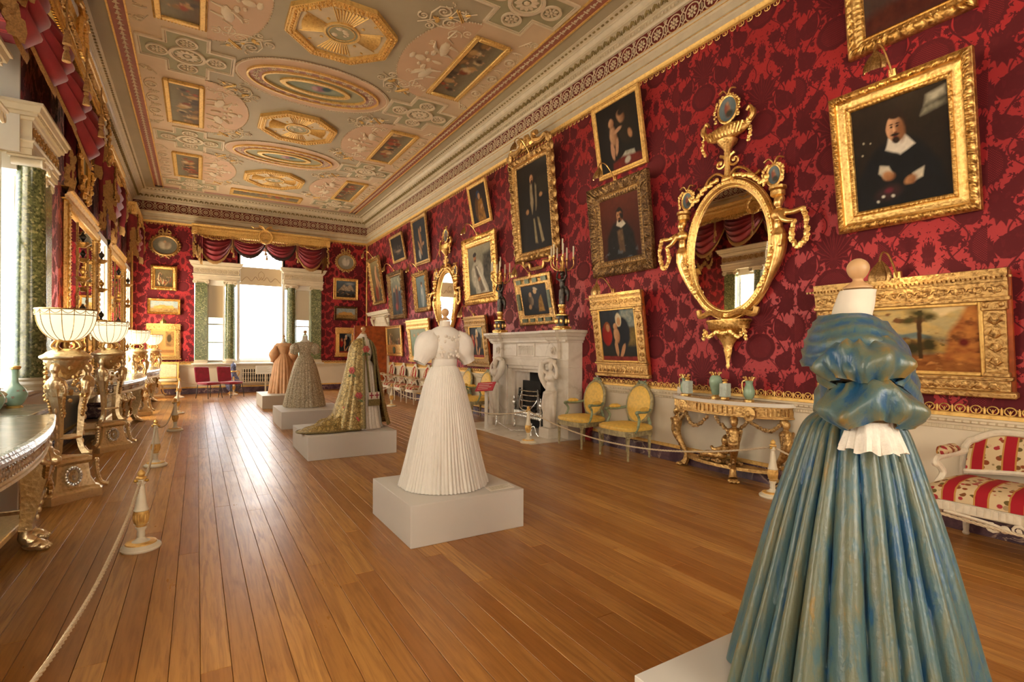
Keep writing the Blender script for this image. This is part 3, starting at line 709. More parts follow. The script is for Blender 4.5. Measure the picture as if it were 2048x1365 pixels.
# demi-ellipses, side paintings and reliefs
d1 = flat([(0, -1.30)] + [(-.80 * math.cos(t), 1.30 * math.sin(t)) for t in np.linspace(-PI / 2, PI / 2, 40)] + [(0, 1.30)], -.009).mesh('lunette_field', ('ceil_pink',), False)
b = MB()
for t in np.linspace(-PI / 2, PI / 2, 60): b.blob((-.80 * math.cos(t), 1.30 * math.sin(t), -.016), (.014, .014, .014), 4, 3)
d2 = b.mesh('lunette_beading', ('relief',))
b = MB()
for sg in (-1, 1):                                   # a pair of winged beasts facing a vase
    b.blob((-.25, sg * .42, -.02), (.09, .22, .035), 7, 5, rot=Matrix.Rotation(sg * .2, 3, 'Z')); b.blob((-.36, sg * .24, -.02), (.05, .09, .03), 6, 4); b.blob((-.46, sg * .18, -.02), (.035, .05, .025), 6, 4)
    b.tube([(-.3, sg * .3, -.02), (-.42, sg * .42, -.03), (-.46, sg * .56, -.02)], [.03, .035, .008], 5)
    for k in (.28, .52): b.tube([(-.2, sg * k, -.02), (-.1, sg * (k - .02), -.02), (-.03, sg * (k - .05), -.02)], [.03, .018, .012], 5)
    scroll(b, (-.28, sg * .85), .13, 1.4, sg, 0, .018); scroll(b, (-.1, sg * .98), .09, 1.2, -sg, 1, .014); b.tube([(-.2, sg * .62, -.015), (-.32, sg * .72, -.015), (-.28, sg * .98, -.015)], .016, 5)
    scroll(b, (-.5, sg * .5), .07, 1.2, sg, 2, .012)
b.blob((-.5, 0, -.02), (.10, .08, .035), 8, 5); b.blob((-.36, 0, -.02), (.04, .05, .03), 6, 4); b.blob((-.64, 0, -.02), (.05, .10, .02), 6, 4); b.blob((-.2, 0, -.02), (.1, .03, .03), 6, 4)
d3 = b.mesh('lunette_relief', ('relief',))
b = MB()
for x0, x1_, y0, y1_ in ((.02, .10, -1.02, 1.02), (.58, .66, -1.02, 1.02), (.10, .58, -1.02, -.94), (.10, .58, .94, 1.02)): b.box(x0, x1_, y0, y1_, -.06, 0, .012)
for i in range(48): b.blob((0.01, -1.0 + i * .0425, -.05), (.011, .014, .014), 4, 3); b.blob((.67, -1.0 + i * .0425, -.05), (.011, .014, .014), 4, 3)
for i in range(16): b.blob((.02 + i * .043, -1.03, -.05), (.014, .011, .014), 4, 3); b.blob((.02 + i * .043, 1.03, -.05), (.014, .011, .014), 4, 3)
d4 = b.mesh('ceiling_picture_frame', ('gold_paint',))
b = MB()
for k in range(3):
    yc = (k - 1) * .62
    cring(ell(.09, .10, 18, cx=.86, cy=yc), ell(.07, .08, 18, cx=.86, cy=yc), 0, -.025, b); b.blob((.86, yc, -.015), (.04, .05, .02), 6, 4)
    for t in np.linspace(0, PI, 15): b.blob((.80 + .17 * math.sin(t), yc - .27 * math.cos(t), -.012), (.012, .012, .012), 4, 3)
    b.tube([(.75, yc - .28, -.012), (.8, yc - .31, -.014), (.92, yc - .31, -.012)], .012, 4)
for sg in (-1, 1):
    for k in range(2): scroll(b, (.85 + .08 * k, sg * (1.2 + .07 * k)), .07, 1.3, sg, k, .012)
    b.tube([(.75, sg * 1.1, -.012), (.85, sg * 1.32, -.014), (1.0, sg * 1.3, -.01)], .01, 4)
d5 = b.mesh('side_relief', ('relief',))
rs_ = random.Random(3)
cp = [paint_grid('ceiling_painting', 60, 22, 1.92, .50, (lambda ops, sd: (lambda U, V: Paint(3.8, sd).run(U, V, ops)))(crowd_ops(rs_), k + 5), plane='xy') for k in range(3)]
for s_ in (-1, 1):
    for i, y in enumerate((4.1, 8.2, 12.3, 16.4)):
        rz = 0 if s_ > 0 else PI
        r_ = ob('lunette_field', d1, (), ce, loc=(XC + s_ * 1.78, y, ZT), rot=(0, 0, rz))
        for me in (d2, d3, d5): ob(me.name, me, (), r_)
        f_ = ob('ceiling_picture_frame', d4, (), ce, loc=(XC + s_ * 1.78, y, ZT), rot=(0, 0, rz)); ob('ceiling_painting', cp[(i + (s_ > 0)) % 3], (), f_, loc=(.34, 0, -.03), rot=(0, 0, PI / 2 * 3))
# end panel and arabesques on the blue ground
f_ = ob('ceiling_picture_frame', d4, (), ce, loc=(XC, 17.92, ZT), rot=(0, 0, PI / 2)); ob('ceiling_painting', cp[1], (), f_, loc=(.34, 0, -.03), rot=(0, 0, PI / 2 * 3))
b = MB(); b2 = MB()
for sg in (-1, 1):
    scroll(b, (sg * .14, .16), .12, 1.5, sg, .5, .016); scroll(b, (sg * .12, -.16), .09, 1.5, -sg, 0, .014); scroll(b, (sg * .07, .42), .06, 1.3, sg, 1, .011)
    b.tube([(0, -.1, -.01), (sg * .16, -.02, -.012), (sg * .26, .14, -.012), (sg * .2, .3, -.01)], [.014, .014, .012, .006], 5); b.tube([(0, .2, -.01), (sg * .12, .34, -.012), (sg * .04, .5, -.01)], .010, 5)
    for k in range(5): b.blob((sg * (.2 + .025 * k), .3 + .05 * k - .01 * k * k, -.01), (.02, .012, .01), 5, 3)
b.tube([(0, -.3, -.012), (0, .62, -.012)], .008, 5)
for j in range(7): an = PI / 2 + (j - 3) * .42; b2.blob((.055 * math.cos(an), -.04 + .055 * math.sin(an), -.016), (.04, .014, .014), 5, 3, rot=Matrix.Rotation(an, 3, 'Z'))
b2.box(-.15, .15, .34, .365, -.03, 0, .008); b2.box(-.12, .12, .375, .39, -.03, 0); b2.blob((0, .48, -.016), (.025, .05, .016), 6, 4); b2.blob((0, .22, -.016), (.03, .04, .016), 6, 4)
a1 = b.mesh('arabesque', ('relief',)); a2 = b2.mesh('gilt_anthemion', ('gold_paint',))
for y in (6.12, 10.22, 14.32, 18.4):
    for sx in (-1, 1):
        for sy in (-1, 1):
            if y > 18 and sy > 0: continue
            yy = y + sy * 1.02 if y < 18 else y - 1.02
            r_ = ob('arabesque', a1, (), ce, loc=(XC + sx * 1.12, yy, ZT), rot=(0, 0, math.atan2(-sx * .72, -sy * .62) )); ob('gilt_anthemion', a2, (), r_)
# ================================================================ windows
def volute_cap(mb, x, y, r, z, flat=False):
    # ionic capital: echinus, two scrolls, abacus
    if flat: mb.box(x - r, x + r, y - .02, y + .1, z, z + .07)
    else: mb.lathe([(r * .95, 0), (r * 1.08, .03), (r * 1.12, .06), (r * .9, .07)], 20, (x, y, z))
    for s_ in (-1, 1):
        c = (x + s_ * r * 1.12, z + .035); pts = []
        for i in range(22):
            t = i / 21; a = PI / 2 - s_ * t * 4.2 * PI * -1; q = r * .42 * (1 - .85 * t); pts.append((c[0] + q * math.cos(a) * s_ * s_, y - (.05 if flat else r * .95), c[1] + q * math.sin(a)))
        mb.tube(pts, [.02 - .011 * i / 21 for i in range(22)], 5)
        if not flat: mb.tube([(c[0], y - r * .95, c[1]), (c[0], y + r * .95, c[1])], r * .34, 10)
        else: mb.tube([(c[0], y - .05, c[1]), (c[0], y + .06, c[1])], r * .34, 10)
    mb.box(x - r * 1.35, x + r * 1.35, y - (.07 if flat else r * 1.2), y + (.1 if flat else r * 1.2), z + .075, z + .11, .008)
    mb.tube([(x - r * 1.1, y - (.06 if flat else r), z + .075), (x + r * 1.1, y - (.06 if flat else r), z + .075)], .018, 6)
def entablature(mb, x0, x1, y1):
    prof = [(0, 3.73), (.0, 3.80), (.012, 3.805), (.012, 3.87), (.03, 3.885), (.03, 3.9), (0, 3.905), (0, 4.12), (.02, 4.13), (.03, 4.16), (.06, 4.165), (.06, 4.2), (.085, 4.21), (.10, 4.27), (.12, 4.28), (.12, 4.31), (0, 4.33)]
    mb.sweep(prof, [(x1, y1, 0), (x1, -.10, 0), (x0, -.10, 0), (x0, y1, 0)][::-1] if False else [(x0, y1, 0), (x0, -.10, 0), (x1, -.10, 0), (x1, y1, 0)][::-1])
    mb.box(x0 + .002, x1 - .002, -.098, y1, 3.73, 4.33)
    n = int((x1 - x0) / .045)
    for i in range(n): mb.box(x0 + .045 * i + .012, x0 + .045 * i + .036, -.175, -.15, 4.168, 4.196)
def venetian(name, loc, rz, blind, full, label, cxp=.95, cy=.04, bd=.19):
    w = bpy.data.objects.new(name, None); COL.objects.link(w); w.location = loc; w.rotation_euler = (0, 0, rz); w['kind'] = 'structure'
    fr_, gr, orn = MB(), MB(), MB()
    for s_ in (-1, 1):
        c = MB(); c.lathe([(.15, 1.13), (.153, 1.16), (.151, 2.0), (.146, 2.7), (.136, 3.3), (.130, 3.58), (.136, 3.6), (.136, 3.62)], 28, (s_ * cxp, cy, 0)); ob('column_shaft', c, 'marble_green', w)
        c = MB().box(s_ * 1.785 - .17, s_ * 1.785 + .17, -.05, .12, 1.1, 3.62); ob('pilaster_shaft', c, 'marble_green', w, smooth=False)
        b = MB().lathe([(.21, 0), (.21, .04), (.20, .045), (.215, .075), (.19, .10), (.165, .11), (.17, .13), (.15, .15)], 28, (s_ * cxp, cy, .985)); ob('column_base', b, 'cream_trim', w)
        b = MB().box(s_ * 1.785 - .2, s_ * 1.785 + .2, -.09, .12, .985, 1.06, .012).box(s_ * 1.785 - .185, s_ * 1.785 + .185, -.07, .12, 1.06, 1.10, .012); ob('pilaster_base', b, 'cream_trim', w)
        b = MB(); volute_cap(b, s_ * cxp, cy, .145, 3.62); ob('column_capital', b, 'cream_trim', w)
        b = MB(); volute_cap(b, s_ * 1.785, 0, .16, 3.62, True); ob('pilaster_capital', b, 'cream_trim', w)
        b = MB(); x0, x1 = sorted((s_ * .69, s_ * 2.0)); entablature(b, x0, x1, .30); en = ob('entablature', b, 'cream_trim', w, smooth=False)
        g = MB()
        for i in range(8):
            x = x0 + .08 + i * .163
            g.tube([(x + .055 * math.cos(t), -.105, 4.01 + .055 * math.sin(t)) for t in [2 * PI * j / 14 for j in range(14)]], .010, 4, closed=True); rosette(.045, 6, g, T(x, -.106, 4.01) @ Rx(PI / 2), .012)
            g.tube([(x + .075, -.104, 3.94), (x + .085, -.108, 4.01), (x + .075, -.104, 4.08)], .008, 4)
        ob('frieze_ornament', g, 'gold_old' if full else 'relief', en)
        x0, x1 = sorted((s_ * 1.12, s_ * 1.60))
        fr_.box(x0 - .02, x0 + .03, .14, .34, 1.0, 3.56).box(x1 - .03, x1 + .02, .14, .34, 1.0, 3.56).box(x0, x1, .2, .3, 2.26, 2.30).box(x0, x1, .2, .3, 1.0, 1.08).box(x0, x1, .22, .28, 1.66, 1.69).box(x0 - .35, x1 + .35, .05, .345, 3.56, 3.76)
        ob('side_blind', MB().box(x0 + .01, x1 - .01, .17, .18, 2.5, 3.62), 'blind_dim' if not full else 'blind_lit', w, smooth=False)
        ob('pane', MB().box(x0 + .03, x1 - .03, .245, .25, 1.04, 3.6), 'glass', w, smooth=False)
        fr_.box(*sorted((s_ * .66, s_ * .74)), -.0 if bd < .3 else .17, max(.35, bd + .1), .99, 4.95).box(*sorted((s_ * .64, s_ * .675)), -.003, .36, 3.74, 4.95)
    fr_.box(-.67, .67, .2, .3, 1.0, 1.09).box(-.67, .67, .24, .30, 2.74, 2.80).box(-.67, .67, .2, .3, 4.86, 4.95)
    for x in (-.22, .22): fr_.box(x - .012, x + .012, .26, .29, 1.05, 4.9)
    for z in (1.65, 2.2, 3.35, 3.9, 4.45): fr_.box(-.67, .67, .262, .288, z - .012, z + .012)
    ob('window_frame', fr_, 'white_paint', w, smooth=False)
    ob('pane', MB().box(-.66, .66, .272, .277, 1.05, 4.9), 'glass', w, smooth=False)
    ob('sill', MB().box(-2.05, 2.05, -.14, .34, .945, .99, .01), 'white_paint', w)
    if full: ob('blind', MB().box(-.655, .655, bd, bd + .01, 1.1, 4.9), blind, w, smooth=False)
    else:
        bl = MB().box(-.655, .655, .19, .20, 1.12, 3.66); ob('blind', bl, blind, w, smooth=False)
        ob('blind_fanlight', MB().box(-.655, .655, .21, .215, 4.2, 4.9), blind, w, smooth=False)
        hb = ob('blind_header', MB().box(-.655, .655, .16, .185, 3.66, 4.27), 'blind_dim', w, smooth=False)
        g = MB()
        for s_ in (-1, 1):
            g.tube(curve([(0, .155, 3.95), (s_ * .08, .155, 3.83), (s_ * .18, .155, 3.95), (s_ * .3, .155, 3.8), (s_ * .45, .155, 3.93), (s_ * .6, .155, 3.78)], 5), .007, 4); g.tube(curve([(0, .155, 4.15), (s_ * .09, .155, 4.05), (s_ * .07, .155, 3.92), (0, .155, 3.85)], 5), .006, 4)
        ob('blind_embroidery', g, 'gold_dark', hb)
        ob('blind_bar', MB().box(-.655, .655, .17, .19, 2.36, 2.385).box(-.655, .655, .165, .19, 1.10, 1.13), 'blind', w, smooth=False)
    return w
wE = venetian('window_1', (XC, Y1, 0), 0, 'blind_end', False, '')
wA = venetian('window_2', (XL, 7.36, 0), PI / 2, 'blind_lit', True, '', .90, -.05, .5)
wF = venetian('window_3', (XC, Y0, 0), PI, 'blind_low', True, '')
for i, y in enumerate((18.35, 13.85, 2.25, -2.25)):
    w = bpy.data.objects.new('window_%d' % (4 + i), None); COL.objects.link(w); w.location = (XL, y, 0); w.rotation_euler = (0, 0, PI / 2); w['kind'] = 'structure'
    f_ = MB()
    for s_ in (-1, 1):
        f_.box(*sorted((s_ * .47, s_ * .56)), -.0, .35, .31, 3.75); f_.box(*sorted((s_ * .54, s_ * .68)), -.05, .02, .0, 3.86, .01)
    f_.box(-.68, .68, -.05, .02, 3.72, 3.86, .01).box(-.5, .5, .2, .3, .3, .42).box(-.5, .5, .2, .3, 2.0, 2.05).box(-.5, .5, .0, .34, .26, .31)
    for x in (-.16, .16): f_.box(x - .012, x + .012, .24, .28, .4, 3.7)
    for z in (.95, 1.5, 2.6, 3.15): f_.box(-.5, .5, .24, .28, z - .012, z + .012)
    ob('window_frame', f_, 'white_paint', w, smooth=False); ob('pane', MB().box(-.48, .48, .255, .26, .35, 3.72), 'glass', w, smooth=False)
    ob('blind', MB().box(-.47, .47, .17, .18, .42, 3.73), 'blind_lit' if i < 2 else 'blind_low', w, smooth=False)
# impost moulding along the left wall between the windows
for a, b_ in ((2.95, 6.05), (10.1, 13.1), (14.6, 17.6)):
    m = MB().sweep([(0, 3.74), (.05, 3.745), (.05, 3.79), (.07, 3.80), (.09, 3.86), (.12, 3.87), (.12, 3.91), (0, 3.92)], [(XL, b_, 0), (XL, a, 0)]); struct('trim_impost', m, 'gold_paint', smooth=False)
# radiator grille under the end window: apron panel with turned balusters
ap = MB().box(XC - .62, XC + .62, Y1 - .04, Y1 + .0, .22, .93); 
gr = MB(); dk = MB().box(XC - .58, XC + .52, Y1 - .05, Y1 - .03, .33, .79)
for i in range(15):
    x = XC - .55 + i * .074; gr.lathe([(.012, .34), (.022, .37), (.012, .40), (.026, .46), (.010, .56), (.024, .6), (.012, .63), (.020, .68), (.012, .72), (.022, .76), (.012, .78)], 6, (x, Y1 - .06, 0))
gr.box(XC - .60, XC + .54, Y1 - .075, Y1 - .045, .645, .665).box(XC - .62, XC + .56, Y1 - .08, Y1 - .04, .30, .34).box(XC - .62, XC + .56, Y1 - .08, Y1 - .04, .78, .82)
g_ = struct('trim_radiator_grille', dk, 'dark', smooth=False); ob('grille_balusters', gr, 'cream_trim', g_)
# outdoors seen through the panes: lawn and a far line of trees
simple('lawn', 'a9b48c', .9); simple('far_trees', '8fa08a', .9); struct('ground_lawn', MB().box(-60, 60, Y1 + 1, 90, -2.2, -2.0), 'lawn', smooth=False)
tr = MB()
for i in range(60):
    x = RND.uniform(-40, 45); r = RND.uniform(2, 4.5); tr.blob((x, 62 + RND.uniform(0, 14), -1.5 + r * .8), (r * 1.2, r, r * 1.1), 7, 5)
o = ob('treeline', tr, 'far_trees', kind='stuff'); tag(o, 'pale distant line of trees across the lawn outside the end window', 'trees')

# ================================================================ doorway and open mahogany door on the far right
d = MB()
for y0_, y1_ in ((17.0, 17.16), (18.49, 18.65)): d.box(XR - .05, XR + .02, y0_, y1_, 0, 2.4, .01)
d.box(XR - .052, XR + .02, 17.16, 18.49, 2.27, 2.40, .01); d.box(XR - .03, XR, 16.98, 18.67, 2.4, 2.62)
d.sweep([(0, 2.62), (.05, 2.63), (.07, 2.67), (.16, 2.68), (.17, 2.73), (.20, 2.77), (.20, 2.8), (0, 2.82)], [(XR, 18.85, 0), (XR - .02, 18.85, 0), (XR - .02, 16.8, 0), (XR, 16.8, 0)][::-1])
for y in (17.07, 18.58): d.tube([(XR - .05, y, 2.6), (XR - .16, y, 2.55), (XR - .12, y, 2.42), (XR - .06, y, 2.3)], [.06, .06, .045, .03], 8)
d_ = struct('trim_doorcase', d, 'cream_trim')
dl = thing('door_1', 'open mahogany door leaf beside the doorway at the far right corner', 'door', (XR - .02, 17.17, 0), 0)
dl['kind'] = 'structure'
l = MB().box(-1.12, 0, -.022, .022, .01, 2.25, .004); ob('door_leaf', l, 'mahogany', dl)
for x0, x1 in ((-1.0, -.62), (-.5, -.12)):
    for z0, z1 in ((.25, .85), (1.0, 1.62), (1.75, 2.1)):
        p = MB().box(x0 + .05, x1 - .05, -.03, -.02, z0 + .05, z1 - .05, .006); ob('door_panel', p, 'mahogany', dl)
        p = MB()
        for q in ((x0 + .03, x1 - .03, z0, z0 + .03), (x0 + .03, x1 - .03, z1 - .03, z1), (x0, x0 + .03, z0, z1), (x1 - .03, x1, z0, z1)): p.box(q[0], q[1], -.034, -.02, q[2], q[3], .006)
        ob('panel_moulding', p, 'mahogany', dl)
ob('door_handle', MB().lathe([(.01, 0), (.012, .03), (.03, .045), (.03, .065), (.01, .075)], 12, M=T(-1.05, -.022, 1.0) @ Rx(PI / 2)), 'brass_plate', dl)
# warm bulbs of further torcheres and the daylight are the room's own lamps
# ================================================================ framed pictures
def carve(kind, s, b):
    f = s % 1.0; e = math.sin(PI * min(1, max(0, b)))
    if kind == 'leaf': return e * (abs(math.sin(PI * f)) ** .6) * (.72 + .28 * math.cos(2 * PI * (3 * (f - .5) * (.4 + b))))
    if kind == 'shell': return e * (.55 + .45 * math.cos(2 * PI * (f + .35 * math.sin(PI * b)))) * (.8 + .2 * math.cos(6 * PI * b))
    if kind == 'bead': return e * math.sqrt(max(0, 1 - (2 * f - 1) ** 2))
    if kind == 'scroll': return e * (.5 + .5 * math.sin(2 * PI * f + 3.2 * math.sin(2 * PI * b + 2 * PI * s / 2.0)))
    if kind == 'rand': return e * (.5 + .5 * math.sin(s * 5.1 + 4 * b) * math.cos(s * 3.3 - 9 * b))
    return 0
def frame_mesh(w, h, bw, prof, bands, step, scallop=0):
    mb = MB()
    sides = [((-w / 2, 0), (1, 0), (0, 1), w), ((w / 2, 0), (0, 1), (-1, 0), h), ((w / 2, h), (-1, 0), (0, -1), w), ((-w / 2, h), (0, -1), (1, 0), h)]
    for (ox, oz), d, nn, L in sides:
        N = max(4, int(L / step)); P = []
        for i in range(N + 1):
            t = i / N; row = []
            for a, dd in prof:
                off = a * bw; s = lerp(off, L - off, t); q = dd
                for a0, a1, amp, per, kind in bands:
                    if a0 <= a <= a1: q += amp * carve(kind, s / per, (a - a0) / (a1 - a0))
                if scallop and a < .02 and dd > 0: off -= scallop * abs(math.sin(PI * s / .09))
                row.append((ox + d[0] * s + nn[0] * off, -q, oz + d[1] * s + nn[1] * off))
            P.append(row)
        mb.grid(P)
    return mb
def fine(prof, n=3):
    out = []
    for (a, b_), (c, d) in zip(prof, prof[1:]):
        for i in range(n): out.append((lerp(a, c, i / n), lerp(b_, d, i / n)))
    return out + [prof[-1]]
ST = {  # style: profile (a, depth), bands, material
    'leaf': ([(0, 0), (0, .05), (.02, .055), (.05, .06), (.34, .075), (.38, .05), (.75, .035), (.80, .045), (.95, .04), (1, .02), (1, .0)], [(.03, .38, .042, .085, 'leaf'), (.76, .98, .018, .035, 'leaf')], 'gold'),
    'plain': ([(0, 0), (0, .04), (.1, .05), (.3, .05), (.4, .035), (.8, .03), (.9, .035), (1, .015), (1, 0)], [], 'gold_paint'),
    'carved': ([(0, 0), (0, .06), (.03, .08), (.55, .07), (.62, .045), (.78, .05), (.95, .04), (1, .015), (1, 0)], [(.0, .58, .045, .085, 'scroll'), (.62, .95, .02, .05, 'leaf')], 'gold_old'),
    'dark': ([(0, 0), (0, .06), (.05, .08), (.6, .06), (.65, .04), (.8, .05), (.95, .035), (1, .015), (1, 0)], [(.0, .6, .05, .09, 'scroll'), (.64, .95, .02, .05, 'shell')], 'gold_dark'),
    'rich': ([(0, 0), (0, .05), (.04, .06), (.4, .085), (.55, .06), (.8, .035), (.88, .04), (1, .015), (1, 0)], [(.02, .55, .035, .10, 'scroll'), (.55, .82, .02, .05, 'leaf'), (.84, .98, .01, .03, 'bead')], 'gold'),
}
def lampfix(root, w, h, top, reach=.26):
    lx = 0.0
    a = MB().tube(curve([(lx, -.05, top), (lx, -.10, top + .10), (lx, -.20, top + .22), (lx, -.30, top + .235), (lx, -.36, top + .16)], 6), .009, 6)
    a.box(lx - .03, lx + .03, -.06, -.02, top - .04, top + .06, .006)
    o = ob('picture_lamp_arm', a, 'brass_lamp', root)
    P = []
    for i in range(9):
        t = i / 8; row = []
        for j in range(13):
            an = -1.5 + 3.0 * j / 12; r = (.012 + .075 * math.sin(PI * min(.62, t * .62))) * (1 + .10 * math.cos(an * 9)); row.append((lx + r * math.sin(an) * (1), -.36 - .035 * t - r * math.cos(an) * .8 + .02, top + .17 - .17 * t))
        P.append(row)
    s = MB().grid(P); ob('picture_lamp_shade', s, 'brass_lamp', o)
    ld = bpy.data.lights.new('bulb', 'POINT'); ld.energy = 2.2; ld.color = (1, .78, .45); ld.shadow_soft_size = .015; lo = bpy.data.objects.new('bulb', ld); COL.objects.link(lo); lo.parent = root; lo.location = (lx, -.33, top + .05)
def picture(name, label, wall, yx, zb, w, h, tilt, bw, style, ops, seed=1, lamp=False, mat=None, step=.022, n=80, canvas_d=.02, group=None, crest=None, cat='painting'):
    if wall == 'r': loc, rot = (XR - .012, yx, zb), (tilt, 0, -PI / 2)
    else: loc, rot = (yx, Y1 - .012, zb), (tilt, 0, 0)
    t = thing(name, label, cat, loc, rot=rot, group=group)
    prof, bands, m0 = ST[style]
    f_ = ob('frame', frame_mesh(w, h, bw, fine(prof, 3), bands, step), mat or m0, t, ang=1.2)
    ob('frame_back', MB().box(-w / 2 + .015, w / 2 - .015, -.02, 0, .015, h - .015), 'mahogany', t, smooth=False)
    cw, ch = w - 2 * bw + .01, h - 2 * bw + .01
    me = paint_grid('canvas', max(12, int(n * min(1, cw / ch) ** .5)), max(12, int(n * min(1, ch / cw) ** .5 * (1.15 if ch > cw else 1))), cw, ch, lambda U, V: Paint(cw / ch, seed).run(U, V, ops))
    ob('canvas', me, (), t, loc=(0, -canvas_d - .004, bw - .005))
    if lamp: lampfix(t, w, h, h)
    return t
def sitter(cx=.5, top=.82, s=1., bg='1a130d 2c2015', robe='15110e', skin='cf9a70', hair='2a1a10', collar='d8ccb4', extra=''):
    hy = top - .11 * s
    return f'''bg {bg}
e {cx} {hy - .38 * s} {.30 * s} {.30 * s} 0 .12 {robe} 0e0c0a
p {cx - .16 * s} {hy - .12 * s} {cx + .16 * s} {hy - .12 * s} {cx + .34 * s} {hy - .32 * s} {cx + .40 * s} 0 {cx - .40 * s} 0 {cx - .34 * s} {hy - .32 * s} .03 {robe} 0e0c0a
p {cx - .06 * s} {hy - .06 * s} {cx + .07 * s} {hy - .06 * s} {cx + .15 * s} {hy - .15 * s} {cx + .03 * s} {hy - .20 * s} {cx - .09 * s} {hy - .14 * s} .012 {collar}
e {cx + .012 * s} {hy + .022 * s} {.088 * s} {.112 * s} 0 .08 {hair}
e {cx} {hy - .002 * s} {.072 * s} {.098 * s} .06 .08 {skin} 6a4026
e {cx + .05 * s} {hy - .03 * s} {.03 * s} {.07 * s} 0 .5 8a5a38
e {cx} {hy + .088 * s} {.06 * s} {.022 * s} 0 .3 {hair}
e {cx - .028 * s} {hy + .030 * s} {.018 * s} {.005 * s} .1 .5 3a2012
e {cx + .026 * s} {hy + .032 * s} {.018 * s} {.005 * s} -.1 .5 3a2012
e {cx - .027 * s} {hy + .014 * s} {.013 * s} {.007 * s} 0 .4 1c0f0a
e {cx + .025 * s} {hy + .014 * s} {.013 * s} {.007 * s} 0 .4 1c0f0a
e {cx - .004 * s} {hy - .008 * s} {.010 * s} {.024 * s} 0 .5 d8a67c
e {cx + .006 * s} {hy - .030 * s} {.014 * s} {.007 * s} 0 .4 7a4428
e {cx - .001 * s} {hy - .044 * s} {.036 * s} {.010 * s} 0 .3 {hair}
e {cx - .001 * s} {hy - .058 * s} {.018 * s} {.006 * s} 0 .3 8a3a28
e {cx} {hy - .082 * s} {.032 * s} {.026 * s} 0 .3 {hair}
{extra}'''
hands = '''p .28 .40 .38 .38 .42 .30 .34 .26 .26 .33 .012 cfc3ac
e .37 .29 .07 .045 -.5 .3 b98256 8a5633
p .62 .26 .74 .30 .72 .21 .63 .19 .012 d4c8b0
e .60 .21 .065 .04 .3 .3 b98256 8a5633
e .36 .13 .13 .06 .2 .5 3a2220
e .30 .10 .02 .014 0 .5 cfcabb
e .40 .09 .02 .014 0 .5 cfcabb
e .24 .06 .016 .012 0 .5 cfcabb
e .36 .15 .04 .025 0 .5 6a2430
e .12 .66 .012 .01 0 .5 b8ad90
e .2 .64 .01 .01 0 .5 b8ad90
e .10 .55 .012 .01 0 .5 b8ad90'''
P_MAN = sitter(.47, .86, 1.28, '15100b 2a1d10', '121113', 'd09c74', '2a1a10', 'e0d6c4', 'p .78 .84 .98 .88 .98 .96 .8 .92 .02 8a8470 b9b099\np .74 .76 .98 .80 .98 .85 .78 .83 .02 6a6553 9a947e\n' + hands)
P_SKYFIG = 'bg 4a2a20 5a5a52\ne .42 .4 .16 .25 .6 .4 6a6a66 b9b7ae\ne .58 .5 .14 .2 -.5 .4 b5a890 d8cfba\ne .3 .6 .1 .2 .8 .4 8a6a58\ne .5 .36 .06 .08 0 .3 c49a78\ne .66 .4 .05 .16 .3 .3 c7a07c\np 0 0 1 0 1 .2 .5 .25 0 .16 .05 4a1c16 5a2a1c\n'
P_FRIAR = 'bg 140f0b 1c150e\ne .72 .62 .26 .30 .3 .15 2a2014 191209\ne .60 .76 .085 .10 .5 .2 b98a64 6a4528\ne .62 .83 .09 .05 .3 .3 241a12\ne .38 .52 .085 .15 .1 .2 c99b76 8f6242\ne .36 .72 .065 .07 0 .2 c89a74 8a5c3c\ne .33 .30 .045 .14 .1 .2 c09070\ne .44 .34 .04 .13 -.2 .2 b98a68\ne .50 .58 .10 .03 .3 .3 c09270\ne .78 .46 .05 .07 .4 .3 b0805a\np .5 .14 .62 .22 .84 .2 .86 .12 .6 .06 .01 8d8a7a b5b0a0\np .3 .0 1 .0 1 .12 .55 .16 .3 .1 .02 5a1a14 6e241a\ne .66 .08 .07 .05 .4 .3 b9b0a0\n'
P_PROF = sitter(.50, .80, 1.0, '3a1a10 5a281a', '1d1a18', 'b9875f', '1c120c', 'd8cdb8', 'p .42 .45 .56 .47 .6 .1 .46 .08 .02 5a4432 7a6044\ne .56 .68 .035 .05 .3 .3 1c120c\nn .62 9 0 .2 5a6064\n')
P_MAD = 'bg 2a261c 26303a\np .0 .35 .4 .35 .4 1 0 1 .02 1c2026 262a30\np .6 .62 1 .66 1 1 .6 1 .03 5a7078 a0a294\np .6 .3 1 .3 1 .64 .6 .62 .03 6a5a34 8a7442\ne .56 .50 .26 .36 -.3 .08 15171c 22262e\ne .54 .80 .085 .13 0 .12 d2c4a6\ne .545 .77 .05 .08 0 .15 c39468\ne .46 .50 .08 .15 .1 .15 cf9f76 a8754e\ne .44 .68 .06 .06 0 .15 cf9f76 a8754e\ne .43 .25 .045 .17 .1 .15 c8966c\ne .60 .20 .045 .15 -.5 .15 c8966c\ne .18 .52 .14 .22 0 .1 8a1c1a a82a20\ne .20 .68 .08 .09 0 .15 8a4a24\ne .22 .65 .05 .07 0 .2 c08a60\np 0 0 1 0 1 .09 0 .09 .01 7a2a24 9a3a30\n'
